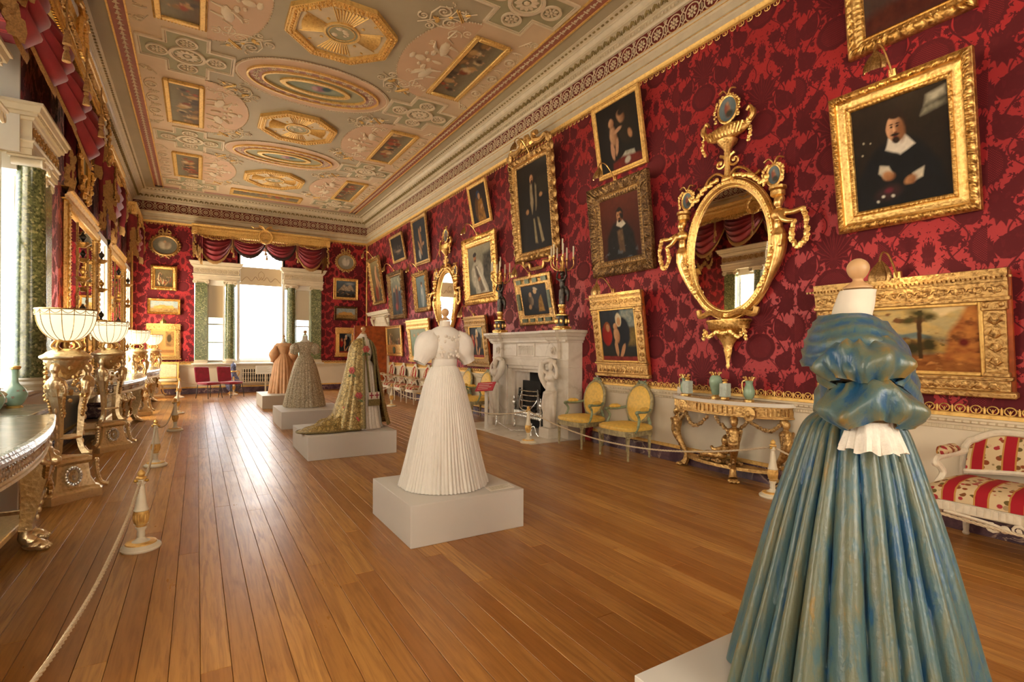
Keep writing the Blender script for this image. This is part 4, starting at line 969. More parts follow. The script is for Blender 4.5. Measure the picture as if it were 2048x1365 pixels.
P_TALL = 'bg 15110c 1e1710\np .60 .60 1 .62 1 .8 .66 .82 .03 2a2317\np .30 .68 .66 .70 .74 .42 .84 .0 .22 .0 .26 .4 .03 100d0b 1a1410\np .42 .76 .48 .76 .50 .55 .44 .42 .40 .55 .02 b3a284 8a7858\np .58 .75 .62 .72 .60 .5 .56 .45 .02 b3a284 8a7858\np .58 .36 .64 .35 .76 .08 .68 .07 .012 a89a78 847450\np .46 .36 .50 .36 .56 .07 .48 .08 .012 a89a78 847450\ne .48 .845 .075 .05 0 .2 2a1a10\ne .475 .815 .06 .05 0 .15 c8966c 8a5c3c\ne .478 .785 .038 .022 0 .3 3a1f12\ne .455 .822 .012 .005 0 .4 1c0f0a\ne .495 .822 .012 .005 0 .4 1c0f0a\ne .28 .46 .05 .03 .3 .3 b28458\ne .74 .6 .05 .025 .2 .3 b28458\n'
P_DOGE = 'bg 4a4a3e 9a927a\np .58 .0 1 .0 1 .86 .66 .8 .04 2e2a22 5a5446\ne .38 .42 .26 .30 -.3 .1 b0a68e d6cdb6\np .18 .55 .48 .58 .82 .1 .84 0 .3 0 .02 a79d86 d8cfb8\np .26 .6 .40 .6 .7 .05 .5 .02 .02 5a4a3a 7e7260\np .34 .58 .40 .58 .78 .05 .7 .03 .012 d9d2bd\ne .30 .76 .06 .065 0 .15 b0784e 8a5636\ne .30 .835 .075 .04 .2 .15 2c221c\ne .31 .705 .045 .03 0 .3 5a3c28\ne .46 .3 .06 .04 .3 .3 b0825a\n'
P_HOLY = 'bg 15171a 2a2e34\ne .56 .58 .16 .38 0 .1 20242c 30343c\ne .56 .80 .07 .09 0 .15 c4a27e\ne .58 .88 .09 .05 -.3 .2 b9a890\ne .36 .52 .10 .2 .2 .15 4a3e34 8f7b64\ne .36 .70 .06 .08 0 .15 b08a68\ne .30 .28 .06 .08 .4 .3 a8845e\np .62 .1 .86 .1 .78 .66 .66 .5 .02 7a5628 b5883c\n'
P_SMALL = 'bg 1a120c 2a1a10\ne .5 .35 .3 .4 0 .1 5a3a18 2a1c10\np .3 .0 .8 .0 .7 .6 .45 .62 .02 6a4618 a8742a\ne .5 .74 .12 .13 0 .1 2c3a52\ne .54 .70 .075 .09 0 .15 b98a60\ne .62 .4 .08 .05 .6 .3 b9885c\n'
P_SAINT = 'bg 1a1c1e 34383c\ne .52 .55 .09 .25 .25 .15 a87e5a 6a4a30\ne .6 .76 .06 .07 0 .15 a87e5a\ne .42 .32 .07 .2 .5 .2 9a7452\ne .7 .4 .08 .04 .4 .2 a87e5a\ne .35 .16 .08 .12 .2 .2 9a948a\n'
P_DARK = 'bg 1c1612 241c16\nn .45 6 .2 .6 4a3c30\ne .55 .36 .22 .05 0 .6 8a735c\ne .55 .5 .03 .12 0 .5 4a3e34\n'
P_BLUE = 'bg 4a5654 6a7a7a\ne .52 .36 .18 .36 0 .1 7c8684 9aa09a\ne .53 .72 .06 .07 0 .15 c29a78\ne .53 .77 .08 .05 0 .2 5a4432\ne .5 .5 .05 .1 0 .3 bcb6a6\n'
P_GROUP = 'bg 1c201e 7a7a66\ne .25 .35 .12 .3 0 .12 2a2c30\ne .5 .4 .12 .32 0 .12 5a2a20 3a1c18\ne .75 .36 .12 .3 0 .12 2c3444\ne .25 .66 .05 .06 0 .2 b5885e\ne .5 .72 .05 .06 0 .2 b5885e\ne .75 .66 .05 .06 0 .2 b5885e\nn .55 9 .75 1 a59a78\ne .4 .2 .1 .1 0 .3 8a3a2a\n'
P_NUDE = 'bg 4a3a26 7a6a48\ne .52 .55 .13 .26 .1 .12 c08e64 8a5c3a\ne .56 .82 .08 .07 0 .15 b5835a\ne .48 .25 .09 .22 .05 .15 b07c52\ne .38 .2 .16 .2 0 .2 8a3a24 5a2418\ne .7 .45 .05 .16 .5 .2 b5835a\n'
P_TAB2 = 'bg 7a8a70 a9b49a\ne .25 .4 .1 .34 0 .12 86a08c c3c8a8\ne .5 .42 .1 .36 0 .12 b4b48c d3cda4\ne .75 .4 .1 .34 0 .12 7c967e b9c09c\ne .25 .76 .05 .06 0 .2 c8a078\ne .5 .8 .05 .06 0 .2 c8a078\ne .75 .76 .05 .06 0 .2 c8a078\n'
P_LAND = 'bg 8a6030 9a9a78\np 0 .55 1 .55 1 1 0 1 .04 d0ae68 b9a878\nn .52 4 .74 .98 ead09a\np 0 .55 .12 .64 .2 .59 .34 .65 .5 .58 .6 .62 .7 .55 .7 .48 0 .48 .012 5f6f70 7f8d84\np 0 .50 .3 .53 .7 .50 .8 .4 .8 .3 0 .36 .02 b08c46 c39a54\nn .62 16 .34 .52 4a4420\np .0 .0 1 .0 1 .30 .6 .26 .3 .32 0 .35 .02 7a4420 a0642e\nn .62 14 0 .30 c88848\nn .66 20 .02 .3 4a2a14\np .76 .2 1 .12 1 1 .92 .98 .88 .8 .81 .6 .79 .4 .02 9a5628 c8843e\nn .58 9 .3 .98 6a3c1c\np .60 .2 .63 .2 .645 .95 .612 .95 .005 4a3018\np .3 .22 .312 .22 .315 .78 .306 .78 .004 4a3820\ne .56 .80 .05 .05 .3 .6 4a4420\ne .62 .90 .07 .05 -.2 .6 3f3a1a\ne .69 .84 .05 .05 .3 .6 453e1c\ne .31 .77 .02 .03 0 .6 4a4420\ne .56 .36 .07 .11 0 .5 38331a\ne .44 .40 .05 .06 0 .5 423a1c\ne .68 .42 .05 .12 0 .5 3c3518\ne .90 .45 .03 .06 .4 .4 6a2018\n'
P_VEDUTA = 'bg b08a50 7f98a4\np 0 .45 1 .45 1 1 0 1 .08 8ba3a8 b9b9a8\np .1 .3 .14 .55 .3 .58 .34 .66 .5 .66 .55 .6 .8 .62 .88 .4 .9 .3 .02 b5823e d6a85e\np 0 0 1 0 1 .34 0 .32 .04 8a6a38 b48e50\nn .6 14 .05 .35 6a4c28\n'
P_FIGS = 'bg 4a3a22 7a6a48\n' + crowd_ops(random.Random(8), '8a7c5c', 16).split('\n', 1)[1]
P_MTN = 'bg 3a3024 5a6a74\np .1 .4 .4 .8 .55 .66 .75 .84 .95 .4 .03 8a7a66 c4b094\nn .5 8 .05 .45 2a2018\nn .6 10 .1 .4 a8845a\ne .7 .85 .2 .08 0 .5 9aa0a0\n'
P_PARCH = 'bg c98a4a d69a5c\np .58 .35 .95 .35 .95 .95 .58 .95 .01 7a5a34 a88048\ne .74 .68 .10 .16 0 .2 4a3a20\ne .36 .45 .2 .3 .3 .3 c47c40 d29456\ne .30 .72 .08 .09 0 .2 b87440\np .1 .1 .95 .1 .95 .22 .1 .22 .01 9a6a3c\n'
P_OVAL = 'bg 5a5444 8a8470\ne .4 .5 .14 .22 .5 .3 b9a88c d6c8aa\ne .62 .5 .13 .2 -.4 .3 a08a70 c9b596\ne .5 .7 .06 .08 0 .3 c29a76\n'
P_REL = 'bg 8d8a78 a5a08c\ne .42 .48 .14 .24 .3 .25 c9c4b2 dcd8c8\ne .62 .5 .1 .24 -.2 .25 c4bfae d8d3c2\ne .44 .74 .05 .07 0 .3 d0cbb9\n'
pk = dict(step=.010, n=150)
picture('framed_painting', 'portrait of a bearded man in black with white collar, broad leaf-carved gold frame', 'r', 2.72 - .55, 2.67, 1.10, 1.30, .167, .185, 'leaf', P_MAN, 3, True, **pk)
picture('framed_painting', 'gilt framed painting cut off by the top edge, above the black-clad man', 'r', 2.15, 4.36, .98, 1.25, .15, .16, 'rich', P_SKYFIG, 4, **pk)
picture('framed_painting', 'narrow gilt framed painting of a bending friar and a standing child', 'r', 6.34 - .51, 4.19, 1.02, 1.11, .174, .085, 'plain', P_FRIAR, 5, n=110)
picture('framed_painting', 'bearded sitter on a russet ground in a dark pierced scrollwork frame', 'r', 6.44 - .64, 2.65, 1.28, 1.39, .114, .24, 'dark', P_PROF, 6, True, step=.014, n=120)
tl = picture('framed_painting', 'tallest painting: full-length man in a black robe under a scrolled gilt crest', 'r', 8.90 - .785, 3.21, 1.40, 1.98, .093, .19, 'carved', P_TALL, 7, True, step=.018, n=130)
c = MB()
for s_ in (-1, 1):
    c.tube(curve([(s_ * .66, -.05, 2.0), (s_ * .60, -.06, 2.13), (s_ * .40, -.06, 2.10), (s_ * .22, -.06, 2.16), (s_ * .20, -.06, 2.27), (s_ * .30, -.06, 2.26)], 6), [.05, .055, .06, .06, .05, .05, .05, .05, .05, .05] + [.05] * 21, 7)
    c.lathe([(.0, 0), (.05, .0), (.08, .03), (.05, .06), (0, .06)], 12, M=T(s_ * .68, -.04, 2.05) @ Rx(PI / 2)); c.blob((s_ * .12, -.06, 2.15), (.1, .05, .07), 8, 5)
    for k in range(9): c.blob((s_ * .72, -.05, 1.9 - k * .21), (.05, .035, .085), 6, 4)
    c.tube(curve([(s_ * .45, -.05, .02), (s_ * .42, -.05, -.08), (s_ * .25, -.05, -.06), (s_ * .2, -.05, -.16), (0, -.05, -.17)], 5), .035, 6)
for k in range(7): c.blob((.07 * math.cos(k), -.08, 2.2 + .07 * math.sin(k)), (.05, .04, .05), 6, 4)
ob('frame_crest', c, 'gold_old', tl)
mh = picture('framed_painting', 'pair of figures on a dark ground in green and gilt frame above the mantel', 'r', 8.69 - .61, 1.97, 1.22, .94, .191, .20, 'plain', P_HOLY, 8, True, 'gold_old', n=90)
for x0, x1, z0, z1 in ((-.2, -.06, .80, .88), (.06, .2, .80, .88), (-.5, -.34, .8, .88), (.34, .5, .8, .88), (-.2, -.06, .06, .13), (.06, .2, .06, .13), (-.48, -.3, .06, .13), (.3, .48, .06, .13), (-.55, -.46, .3, .62), (.46, .55, .3, .62)): ob('painted_panel', MB().box(x0, x1, -.056, -.03, z0, z1), 'frame_green', mh)
picture('framed_painting', 'small painting of a figure in blue hood, plain gilt frame near the cornice', 'r', 10.78 - .445, 4.32, .89, .94, .194, .085, 'plain', P_SMALL, 9, n=70)
picture('framed_painting', 'seated sitter in white fur robe and dark cap in deep gilt carved frame', 'r', 11.13 - .785, 2.53, 1.57, 1.54, .073, .24, 'rich', P_DOGE, 10, True, step=.018, n=100)
picture('framed_painting', 'standing bare saint on a dark ground in thin gilt frame high on the wall', 'r', 14.51 - .57, 3.91, 1.14, 1.37, .121, .12, 'plain', P_SAINT, 11, mat='gold_old', n=64)
picture('framed_painting', 'small near-black seascape in a thin gilt frame, topmost towards the far corner', 'r', 16.48 - .59, 4.26, 1.18, .87, .202, .10, 'plain', P_DARK, 12, mat='gold_old', n=56)
picture('framed_painting', 'pale blue-grey portrait of a standing lady in a small gilt frame', 'r', 14.36 - .505, 2.55, 1.01, 1.14, .111, .14, 'carved', P_BLUE, 13, True, step=.03, n=56)
picture('framed_painting', 'several standing figures in a dark carved frame beside the blue-grey lady', 'r', 16.62 - .675, 2.44, 1.35, 1.52, .10, .17, 'dark', P_GROUP, 14, True, step=.035, n=60)
picture('framed_painting', 'tall painting of a nude standing figure nearest the far corner', 'r', 18.58 - .63, 3.05, 1.26, 1.65, .157, .14, 'carved', P_NUDE, 15, True, step=.035, n=60)

def tabernacle(name, label, wall, yx, zb, w, h, tilt, ops, seed, n, cor=.12, fz=.14, pil=.13, base=.2, lamp=True, mat='gold_old', orn=1.0, group=None):
    loc, rot = ((XR - .012, yx, zb), (tilt, 0, -PI / 2)) if wall == 'r' else ((yx, Y1 - .012, zb), (tilt, 0, 0))
    t = thing(name, label, 'painting', loc, rot=rot, group=group)
    ct = h - cor; ft = ct - fz
    ob('frame_back', MB().box(-w / 2 + .02, w / 2 - .02, -.03, 0, .02, h - .02), 'mahogany', t, smooth=False)
    m = MB().sweep([(0, ct), (.02, ct), (.03, ct + cor * .3), (.07, ct + cor * .4), (.09, ct + cor * .8), (.11, ct + cor * .85), (.11, h), (0, h)], [(w / 2 - .03, 0, 0), (w / 2 - .03, -.05, 0), (-w / 2 + .03, -.05, 0), (-w / 2 + .03, 0, 0)][::-1])
    m.box(-w / 2 + .03, w / 2 - .03, -.06, 0, ct, h)
    k = int(w / .03)
    for i in range(k): m.box(-w / 2 - .02 + i * (w + .04) / k, -w / 2 - .02 + (i + .55) * (w + .04) / k, -.105, -.08, ct + cor * .28, ct + cor * .45)
    ob('frame_cornice', m, mat, t, smooth=False)
    m = MB().box(-w / 2 + .03, w / 2 - .03, -.055, -.01, ft, ct, .004).box(-w / 2 + .02, w / 2 - .02, -.065, -.01, ft - .02, ft + .012, .004)
    q = int((w - .1) / .11)
    for i in range(q):
        cx = -w / 2 + .05 + (i + .5) * (w - .1) / q
        for s_ in (-1, 1): scroll(m, (0, 0), fz * .26, 1.3, s_, 0 if s_ > 0 else PI, fz * .07, 9, T(cx + s_ * fz * .2, -.056, (ft + ct) / 2) @ Rx(PI / 2), 0)
        m.blob((cx, -.06, (ft + ct) / 2), (fz * .1, .012, fz * .25), 5, 4)
    ob('frame_frieze', m, mat, t)
    for s_ in (-1, 1):
        m = MB(); x0, x1 = sorted((s_ * (w / 2 - .05), s_ * (w / 2 - .05 - pil))); m.box(x0, x1, -.05, -.01, base, ft - .02, .004); m.box(x0 - .012, x1 + .012, -.065, -.01, ft - .10, ft - .02, .01).box(x0 - .012, x1 + .012, -.065, -.01, base, base + .035, .006)
        cx = (x0 + x1) / 2; zz = base + .07; L = ft - .12 - zz; j = max(2, int(L / .1))
        for i in range(j):
            z = zz + (i + .5) * L / j; m.blob((cx, -.052, z), (pil * .12, .012, L / j * .35), 5, 4)
            for u_ in (-1, 1): m.tube([(cx, -.052, z - L / j * .3), (cx + u_ * pil * .28, -.055, z), (cx + u_ * pil * .15, -.053, z + L / j * .3)], [.008, .012, .004], 4)
        for u_ in (-1, 1): m.blob((cx + u_ * pil * .36, -.07, ft - .05), (.02, .015, .025), 6, 4)
        ob('frame_pilaster', m, mat, t)
    m = MB().box(-w / 2 + .02, w / 2 - .02, -.075, -.01, base - .03, base, .006).box(-w / 2 + .04, w / 2 - .04, -.055, -.01, .05, base - .03, .004).box(-w / 2, w / 2, -.085, -.01, 0, .05, .01)
    q = int((w - .2) / .09)
    for i in range(q):
        cx = -w / 2 + .1 + (i + .5) * (w - .2) / q; m.blob((cx, -.056, (base + .02) / 2), (.028, .012, (base - .08) * .36), 6, 4)
        m.tube([(cx - .045, -.056, .07), (cx, -.06, base - .06), (cx + .045, -.056, .07)], .008, 4)
    ob('frame_predella', m, mat, t)
    m = MB(); cw, ch = w - .1 - 2 * pil, ft - .02 - base
    for q_ in ((-cw / 2, -cw / 2 + .03, base, base + ch), (cw / 2 - .03, cw / 2, base, base + ch), (-cw / 2 + .03, cw / 2 - .03, base, base + .03), (-cw / 2 + .03, cw / 2 - .03, base + ch - .03, base + ch)): m.box(q_[0], q_[1], -.055, -.01, q_[2], q_[3], .008)
    ob('inner_moulding', m, 'gold_paint', t)
    me = paint_grid('canvas', int(n * min(1, cw / ch) ** .5), int(n * min(1, ch / cw) ** .5), cw - .04, ch - .04, lambda U, V: Paint(cw / ch, seed).run(U, V, ops)); ob('canvas', me, (), t, loc=(0, -.034, base + .02))
    if lamp: lampfix(t, w, h, h)
    return t
tabernacle('framed_painting', 'wide rocky landscape painting in a gilt architectural frame behind the blue dress', 'r', 2.87 - .72, 1.14, 1.52, 1.03, .149, P_LAND, 16, 170, .10, .13, .14, .17, True, 'gold_old')
tabernacle('framed_painting', 'woman in dark mantle with children, gilt tabernacle frame above the yellow armchairs', 'r', 6.33 - .53, 1.10, 1.16, 1.27, .145, P_MAD, 17, 120, .07, .14, .13, .22, True, 'gold_old')
tabernacle('framed_painting', 'smaller dark devotional panel in a gilt tabernacle frame left of the fireplace', 'r', 10.94 - .52, 1.11, 1.1, 1.15, .127, P_MAD, 18, 60, .08, .13, .16, .18, True, 'gold_dark')
tabernacle('framed_painting', 'bright gilt tabernacle frame with pale green robed figures beyond the white dress', 'r', 14.97 - .95, 1.12, 1.8, 1.23, .114, P_TAB2, 19, 60, .09, .14, .2, .14, False, 'gold')
pr = picture('framed_painting', 'low gilt framed panel with battle scene above a smaller panel, beside the open door', 'r', 17.08 - 1.03 + .3, 1.26, 1.5, .99, .065, .10, 'plain', P_FIGS, 20, False, 'gold', n=60)
ob('frame_rail', MB().box(-.66, .66, -.06, -.02, .30, .37, .006).box(-.66, .66, -.03, -.026, .1, .3), 'gold', pr); ob('roundel', MB().lathe([(.0, 0), (.12, 0), (.12, .012), (0, .014)], 20, M=T(0, -.03, .2) @ Rx(PI / 2)), 'frame_green', pr)
# end wall
picture('framed_painting', 'gilt framed group of figures, upper picture left of the end window', 'b', -.90, 3.30, .70, .78, .05, .13, 'rich', P_FIGS, 21, n=64, step=.03)
picture('framed_painting', 'small wide view of golden buildings in swept gilt frame left of the end window', 'b', -.89, 2.54, .88, .50, .03, .08, 'carved', P_VEDUTA, 22, n=64, step=.03, mat='gold')
tabernacle('framed_painting', 'orange-toned panel in a broad gilt tabernacle frame at the lower left of the end wall', 'b', -.90, 1.11, .95, 1.14, .03, P_PARCH, 23, 64, .07, .10, .10, .12, True, 'gold_old')
picture('framed_painting', 'gilt framed rocky mountain scene, upper picture right of the end window', 'b', 4.72, 3.30, .90, .80, .05, .11, 'plain', P_MTN, 24, n=64, mat='gold')
picture('framed_painting', 'small wide hillside view in swept gilt frame right of the end window', 'b', 4.72, 2.54, .84, .52, .03, .08, 'carved', P_VEDUTA, 25, n=56, step=.03, mat='gold_dark')
tabernacle('framed_painting', 'small devotional group in a gilt tabernacle frame on the end wall by the door', 'b', 4.71, 1.19, .78, 1.08, .03, P_MAD, 26, 60, .07, .10, .09, .12, False, 'gold')
for x, z, rx, rz_, lab, op in ((-.88, 4.72, .40, .34, 'oval gilt-framed figure panel with bow, high left on the end wall', P_OVAL), (4.71, 4.70, .36, .33, 'oval grey relief medallion with bow, high right on the end wall', P_REL)):
    t = thing('oval_medallion', lab, 'medallion', (x, Y1 - .012, z))
    me = paint_grid('panel', 40, 36, rx * 1.64, rz_ * 1.64, lambda U, V: Paint(1.2, 5).run(U, V, op), inside=lambda U, V: (U - .5) ** 2 + (V - .5) ** 2 < .25); ob('panel', me, (), t, loc=(0, -.035, -rz_ * .82))
    m = MB()
    m.tube([(rx * .88 * math.cos(a), -.03, rz_ * .88 * math.sin(a)) for a in [2 * PI * i / 40 for i in range(40)]], .035, 6, closed=True)
    for i in range(26): a = 2 * PI * i / 26; m.blob((rx * math.cos(a), -.03, rz_ * math.sin(a)), (.045, .03, .04), 5, 4)
    for s_ in (-1, 1):
        m.tube(curve([(0, -.03, rz_), (s_ * .1, -.03, rz_ + .14), (s_ * .16, -.03, rz_ + .05), (0, -.03, rz_ + .04)], 5), .022, 5); m.tube([(0, -.03, rz_), (s_ * .07, -.03, rz_ + .2)], .018, 5); m.tube([(s_ * .05, -.03, -rz_), (s_ * .12, -.03, -rz_ - .06)], .018, 5)
    ob('frame', m, 'gold_old', t); ob('backing', MB().lathe([(0, 0), (rx * .9, 0), (rx * .9, .02), (0, .02)], 30, M=Rx(PI / 2), sy=rz_ / rx), 'mahogany', t)
# ================================================================ plinths and dressed mannequins (local front = -Y, z = 0 on the plinth)
def loft(rings, n=36, fold=None, seed=0):
    P = []
    for k, (z, rx, ry, cy) in enumerate(rings):
        row = []
        for j in range(n):
            t = 2 * PI * j / n; q = 1 + (fold(t, k / (len(rings) - 1)) if fold else 0); row.append((rx * q * math.cos(t), cy + ry * q * math.sin(t), z))
        P.append(row)
    return P
def smooth_rings(r, n=4): 
    out = []; Q = [Vector((a, b, c)) for a, b, c, d in r]; D = [d for *_, d in r]
    c = curve(Q, n)
    for i, p in enumerate(c): k = min(i / n, len(D) - 1.0001); out.append((p.x, p.y, p.z, lerp(D[int(k)], D[int(k) + 1], k - int(k))))
    return out
def with_col(name, P, mat, vals, closed=True):
    mb = MB().grid(P, cv=closed); me = mb.mesh(name, (mat,), True, 1.4)
    a = me.color_attributes.new('Col', 'FLOAT_COLOR', 'POINT'); v = np.ones((len(mb.v), 4)); v[:, :3] = np.array(vals).reshape(-1, 1); a.data.foreach_set('color', v.ravel().astype(np.float32)); return me
def pleat(n, seed, sharp=.7):
    r = random.Random(seed); ph = [r.uniform(-.35, .35) for _ in range(4)]; am = [r.uniform(.55, 1.25) for _ in range(n)]; dr = [r.uniform(-.5, .5) for _ in range(n)]
    def f(t, z):                         # z: 0 waist .. 1 hem
        x = t / (2 * PI) * n + .35 * math.sin(3 * t + ph[0]) + .2 * math.sin(5 * t + ph[1] + z * 1.2); i = int(math.floor(x)); i %= n; fr = x - math.floor(x)
        fr = min(.9999, max(0, fr)); s = math.sin(PI * fr ** (1 + .5 * dr[i] * .8)); return am[i] * (s ** sharp) - .6
    return f
def skirt(name, prof, n, amp, mat, parent, seed=1, m=220, sharp=.7, sq=1., rows=4, flare=0):
    pr = interp(prof, rows); f = pleat(n, seed, sharp); P = []; vals = []; z0, z1 = pr[0][1], pr[-1][1]; rr = random.Random(seed)
    w = [(rr.uniform(2, 7), rr.uniform(0, 6), rr.uniform(4, 11)) for _ in range(4)]
    for r, z in pr:
        k = (z0 - z) / (z0 - z1); row = []
        for j in range(m):
            t = 2 * PI * j / m; q = f(t, k); wob = sum(math.sin(a * t + b_ + c * k) for a, b_, c in w) * .006 * k
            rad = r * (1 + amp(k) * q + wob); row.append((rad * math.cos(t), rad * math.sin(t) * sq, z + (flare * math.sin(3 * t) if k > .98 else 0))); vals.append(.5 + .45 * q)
        P.append(row)
    return ob(name, with_col(name, P, mat, vals), (), parent)
def mannequin(t, top=1.43, neck=.047, mat='calico', lean=0, rz=0, sh=.15, zsh=1.22):
    b = MB().grid(loft(smooth_rings([(zsh - .12, sh * .95, .09, .01), (zsh, sh, .088, .01), (zsh + .06, sh * .80, .08, .01), (zsh + .10, .085, .062, .008), (zsh + .135, neck * 1.15, neck * 1.1, .0), (top - .005, neck, neck * .98, -.012)], 4), 28), cv=True, capu=True)
    ob('mannequin_neck', b, mat, t)
    k = MB().lathe(interp([(.0, 0), (.04, .0), (.042, .008), (.02, .024), (.016, .034), (.026, .046), (.033, .062), (.034, .078), (.026, .094), (.012, .104), (.0, .106)], 3), 18, (0, -.012, top)); ob('neck_knob', k, 'knob_wood', t)
def puff(name, c0, c1, radii, mat, parent, nf=11, amp=.10, seed=0, n=44, sqy=1., col=False, curlz=0):
    # gathered sleeve: radii along the arm from c0 to c1
    c0, c1 = Vector(c0), Vector(c1); d = (c1 - c0).normalized(); a = d.cross(Vector((0, 1, 0))).normalized(); b_ = d.cross(a); P = []; vals = []; rr = random.Random(seed); ph = [rr.uniform(0, 6) for _ in range(4)]
    rad = [p.x for p in curve([(r, 0, 0) for r in radii], 5)]; N = len(rad)
    for i, r in enumerate(rad):
        t = i / (N - 1); o = c0.lerp(c1, t); row = []
        for j in range(n):
            an = 2 * PI * j / n; e_ = abs(2 * t - 1); q = math.sin(nf * an + ph[0] + 1.6 * math.sin(2 * an + ph[1]) + 1.2 * t) * amp * (.12 + .88 * e_ ** 1.6) + .55 * amp * math.sin(3 * an + ph[2] + 5 * t) + .4 * amp * math.sin(5 * an - 7 * t + ph[3])
            k = r * (1 + q); row.append(o + a * (k * math.cos(an)) + b_ * (k * sqy * math.sin(an)) + d * (.16 * r * math.sin(3 * an + ph[1]) * (amp > .08))); vals.append(.5 + 2.5 * q)
        P.append(row)
    return ob(name, with_col(name, P, mat, vals), (), parent)
def plinth(x0, x1, y0, y1, h, label): 
    o = ob('display_plinth', MB().box(x0, x1, y0, y1, 0, h, .003), 'plinth', smooth=False)
    o.data.transform(Matrix.Translation((-(x0 + x1) / 2, -(y0 + y1) / 2, 0))); o.location = ((x0 + x1) / 2, (y0 + y1) / 2, 0); return tag(o, label, 'plinth')
plinth(1.37, 2.37, 3.69, 4.67, .32, 'low square off-white plinth under the white gown')
plinth(1.26, 2.47, 7.25, 8.52, .32, 'low off-white plinth under the gold robe with train')
plinth(1.33, 2.50, 10.3, 11.6, .32, 'low off-white plinth under the grey patterned gown')
plinth(1.37, 2.45, 14.0, 15.45, .32, 'low off-white plinth under the peach gown, farthest of the five plinths')
plinth(1.36, 2.42, .36, 1.37, .32, 'low off-white plinth under the blue silk gown, nearest the camera')
# ---- white gown
t = thing('dressed_mannequin', 'white organza gown with short puff sleeves on a headless form, square white plinth', 'dress', (1.86, 4.2, .32), -.02)
skirt('skirt', [(.104, 1.035), (.135, .985), (.175, .88), (.215, .72), (.262, .52), (.315, .28), (.36, .10), (.388, .004)], 68, lambda k: .03 + .03 * k, 'white_organza', t, 3, 400, .8)
b = MB().grid(loft(smooth_rings([(1.03, .104, .088, 0), (1.08, .108, .09, 0), (1.16, .135, .11, -.012), (1.22, .155, .115, -.014), (1.28, .16, .10, -.004), (1.325, .145, .088, 0), (1.36, .095, .07, 0), (1.375, .062, .055, 0)], 4), 60, lambda a, k: .018 * math.sin(34 * a)), cv=True); ob('bodice', b, 'white_organza', t)
ob('waistband', MB().grid(loft([(1.025, .109, .093, 0), (1.03, .112, .096, 0), (1.085, .113, .097, 0), (1.09, .110, .094, 0)], 40), cv=True), 'white_organza', t)
for s_ in (-1, 1):
    puff('sleeve', (s_ * .10, .0, 1.325), (s_ * .235, -.01, 1.06), [.045, .088, .108, .108, .095, .07, .055], 'white_organza', t, 13, .05, 4 + s_)
b = MB()
for i in range(13): b.blob((.0 + .004 * math.sin(i), -.115 - .0215 * i + .0004 * i * i, .95 - i * .074), (.009, .006, .016), 5, 4)
ob('front_buttons', b, 'white_organza', t, kind='stuff')
b = MB()
for i in range(40):
    a = -PI / 2 + RND.uniform(-.75, .75); b.blob((.147 * math.cos(a), -.012 + .112 * math.sin(a), RND.uniform(1.1, 1.3)), (.014, .006, .014), 5, 3)
ob('bodice_embroidery', b, 'lace', t, kind='stuff'); mannequin(t, 1.43, .046)
c = tag(ob('caption_card', MB().box(-.12, .12, -.045, .045, 0, .004), 'paper', loc=(2.2, 3.80, .326), rot=(.12, 0, .06)), 'small white printed card lying at the front edge of the white gown plinth', 'card')
b = MB()
for i in range(6): b.box(-.1, .1 - .03 * (i % 3), .028 - i * .011 - .0018, .028 - i * .011 + .0018, .004, .0044)
ob('printed_lines', b, 'ceil_green', c, kind='stuff')
# ---- blue shot silk gown
t = thing('dressed_mannequin', 'large blue-green shot silk gown with draped shoulders and double puff sleeve in the foreground', 'dress', (1.95, .92, .32), math.radians(30))
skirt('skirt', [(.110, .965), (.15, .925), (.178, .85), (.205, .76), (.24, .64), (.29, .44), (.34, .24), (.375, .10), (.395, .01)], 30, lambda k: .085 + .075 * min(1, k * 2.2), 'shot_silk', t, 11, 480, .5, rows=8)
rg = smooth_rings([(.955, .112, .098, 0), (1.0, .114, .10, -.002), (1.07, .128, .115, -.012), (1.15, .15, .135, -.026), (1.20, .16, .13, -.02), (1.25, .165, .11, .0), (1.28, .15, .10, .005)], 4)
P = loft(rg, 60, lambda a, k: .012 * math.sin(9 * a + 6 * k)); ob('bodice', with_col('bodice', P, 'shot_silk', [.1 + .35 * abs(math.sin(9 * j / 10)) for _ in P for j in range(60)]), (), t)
P = []; vals = []          # draped bertha collar: folded band low round the shoulders, pointed at the front
for i in range(31):
    k = i / 30; row = []; r = .125 + .135 * math.sin(min(1, k * 1.05) * PI / 2); ry = .105 + .055 * math.sin(min(1, k * 1.05) * PI / 2)
    for j in range(96):
        a = 2 * PI * j / 96; fr = max(0, -math.sin(a)) ** 2; z = lerp(1.305 - .05 * fr, 1.125 - .13 * fr, k ** 1.25)
        ph = 34 * k + 2.2 * math.sin(a * 2 + .5) + .8 * math.sin(5 * a); rip = .0034 * (1 - abs(math.sin(ph / 2)) * 2) * (.4 + k)
        row.append((r * math.cos(a) + rip * math.cos(a), (ry + .03 * fr * k) * math.sin(a) + rip * math.sin(a), z + rip * .8)); vals.append(.42 + 70 * rip)
    P.append(row)
P.append([(x * .93, y * .93, z + .004) for x, y, z in P[-1]]); vals += [.1] * 96
ob('bertha_collar', with_col('bertha_collar', P, 'shot_silk', vals), (), t)
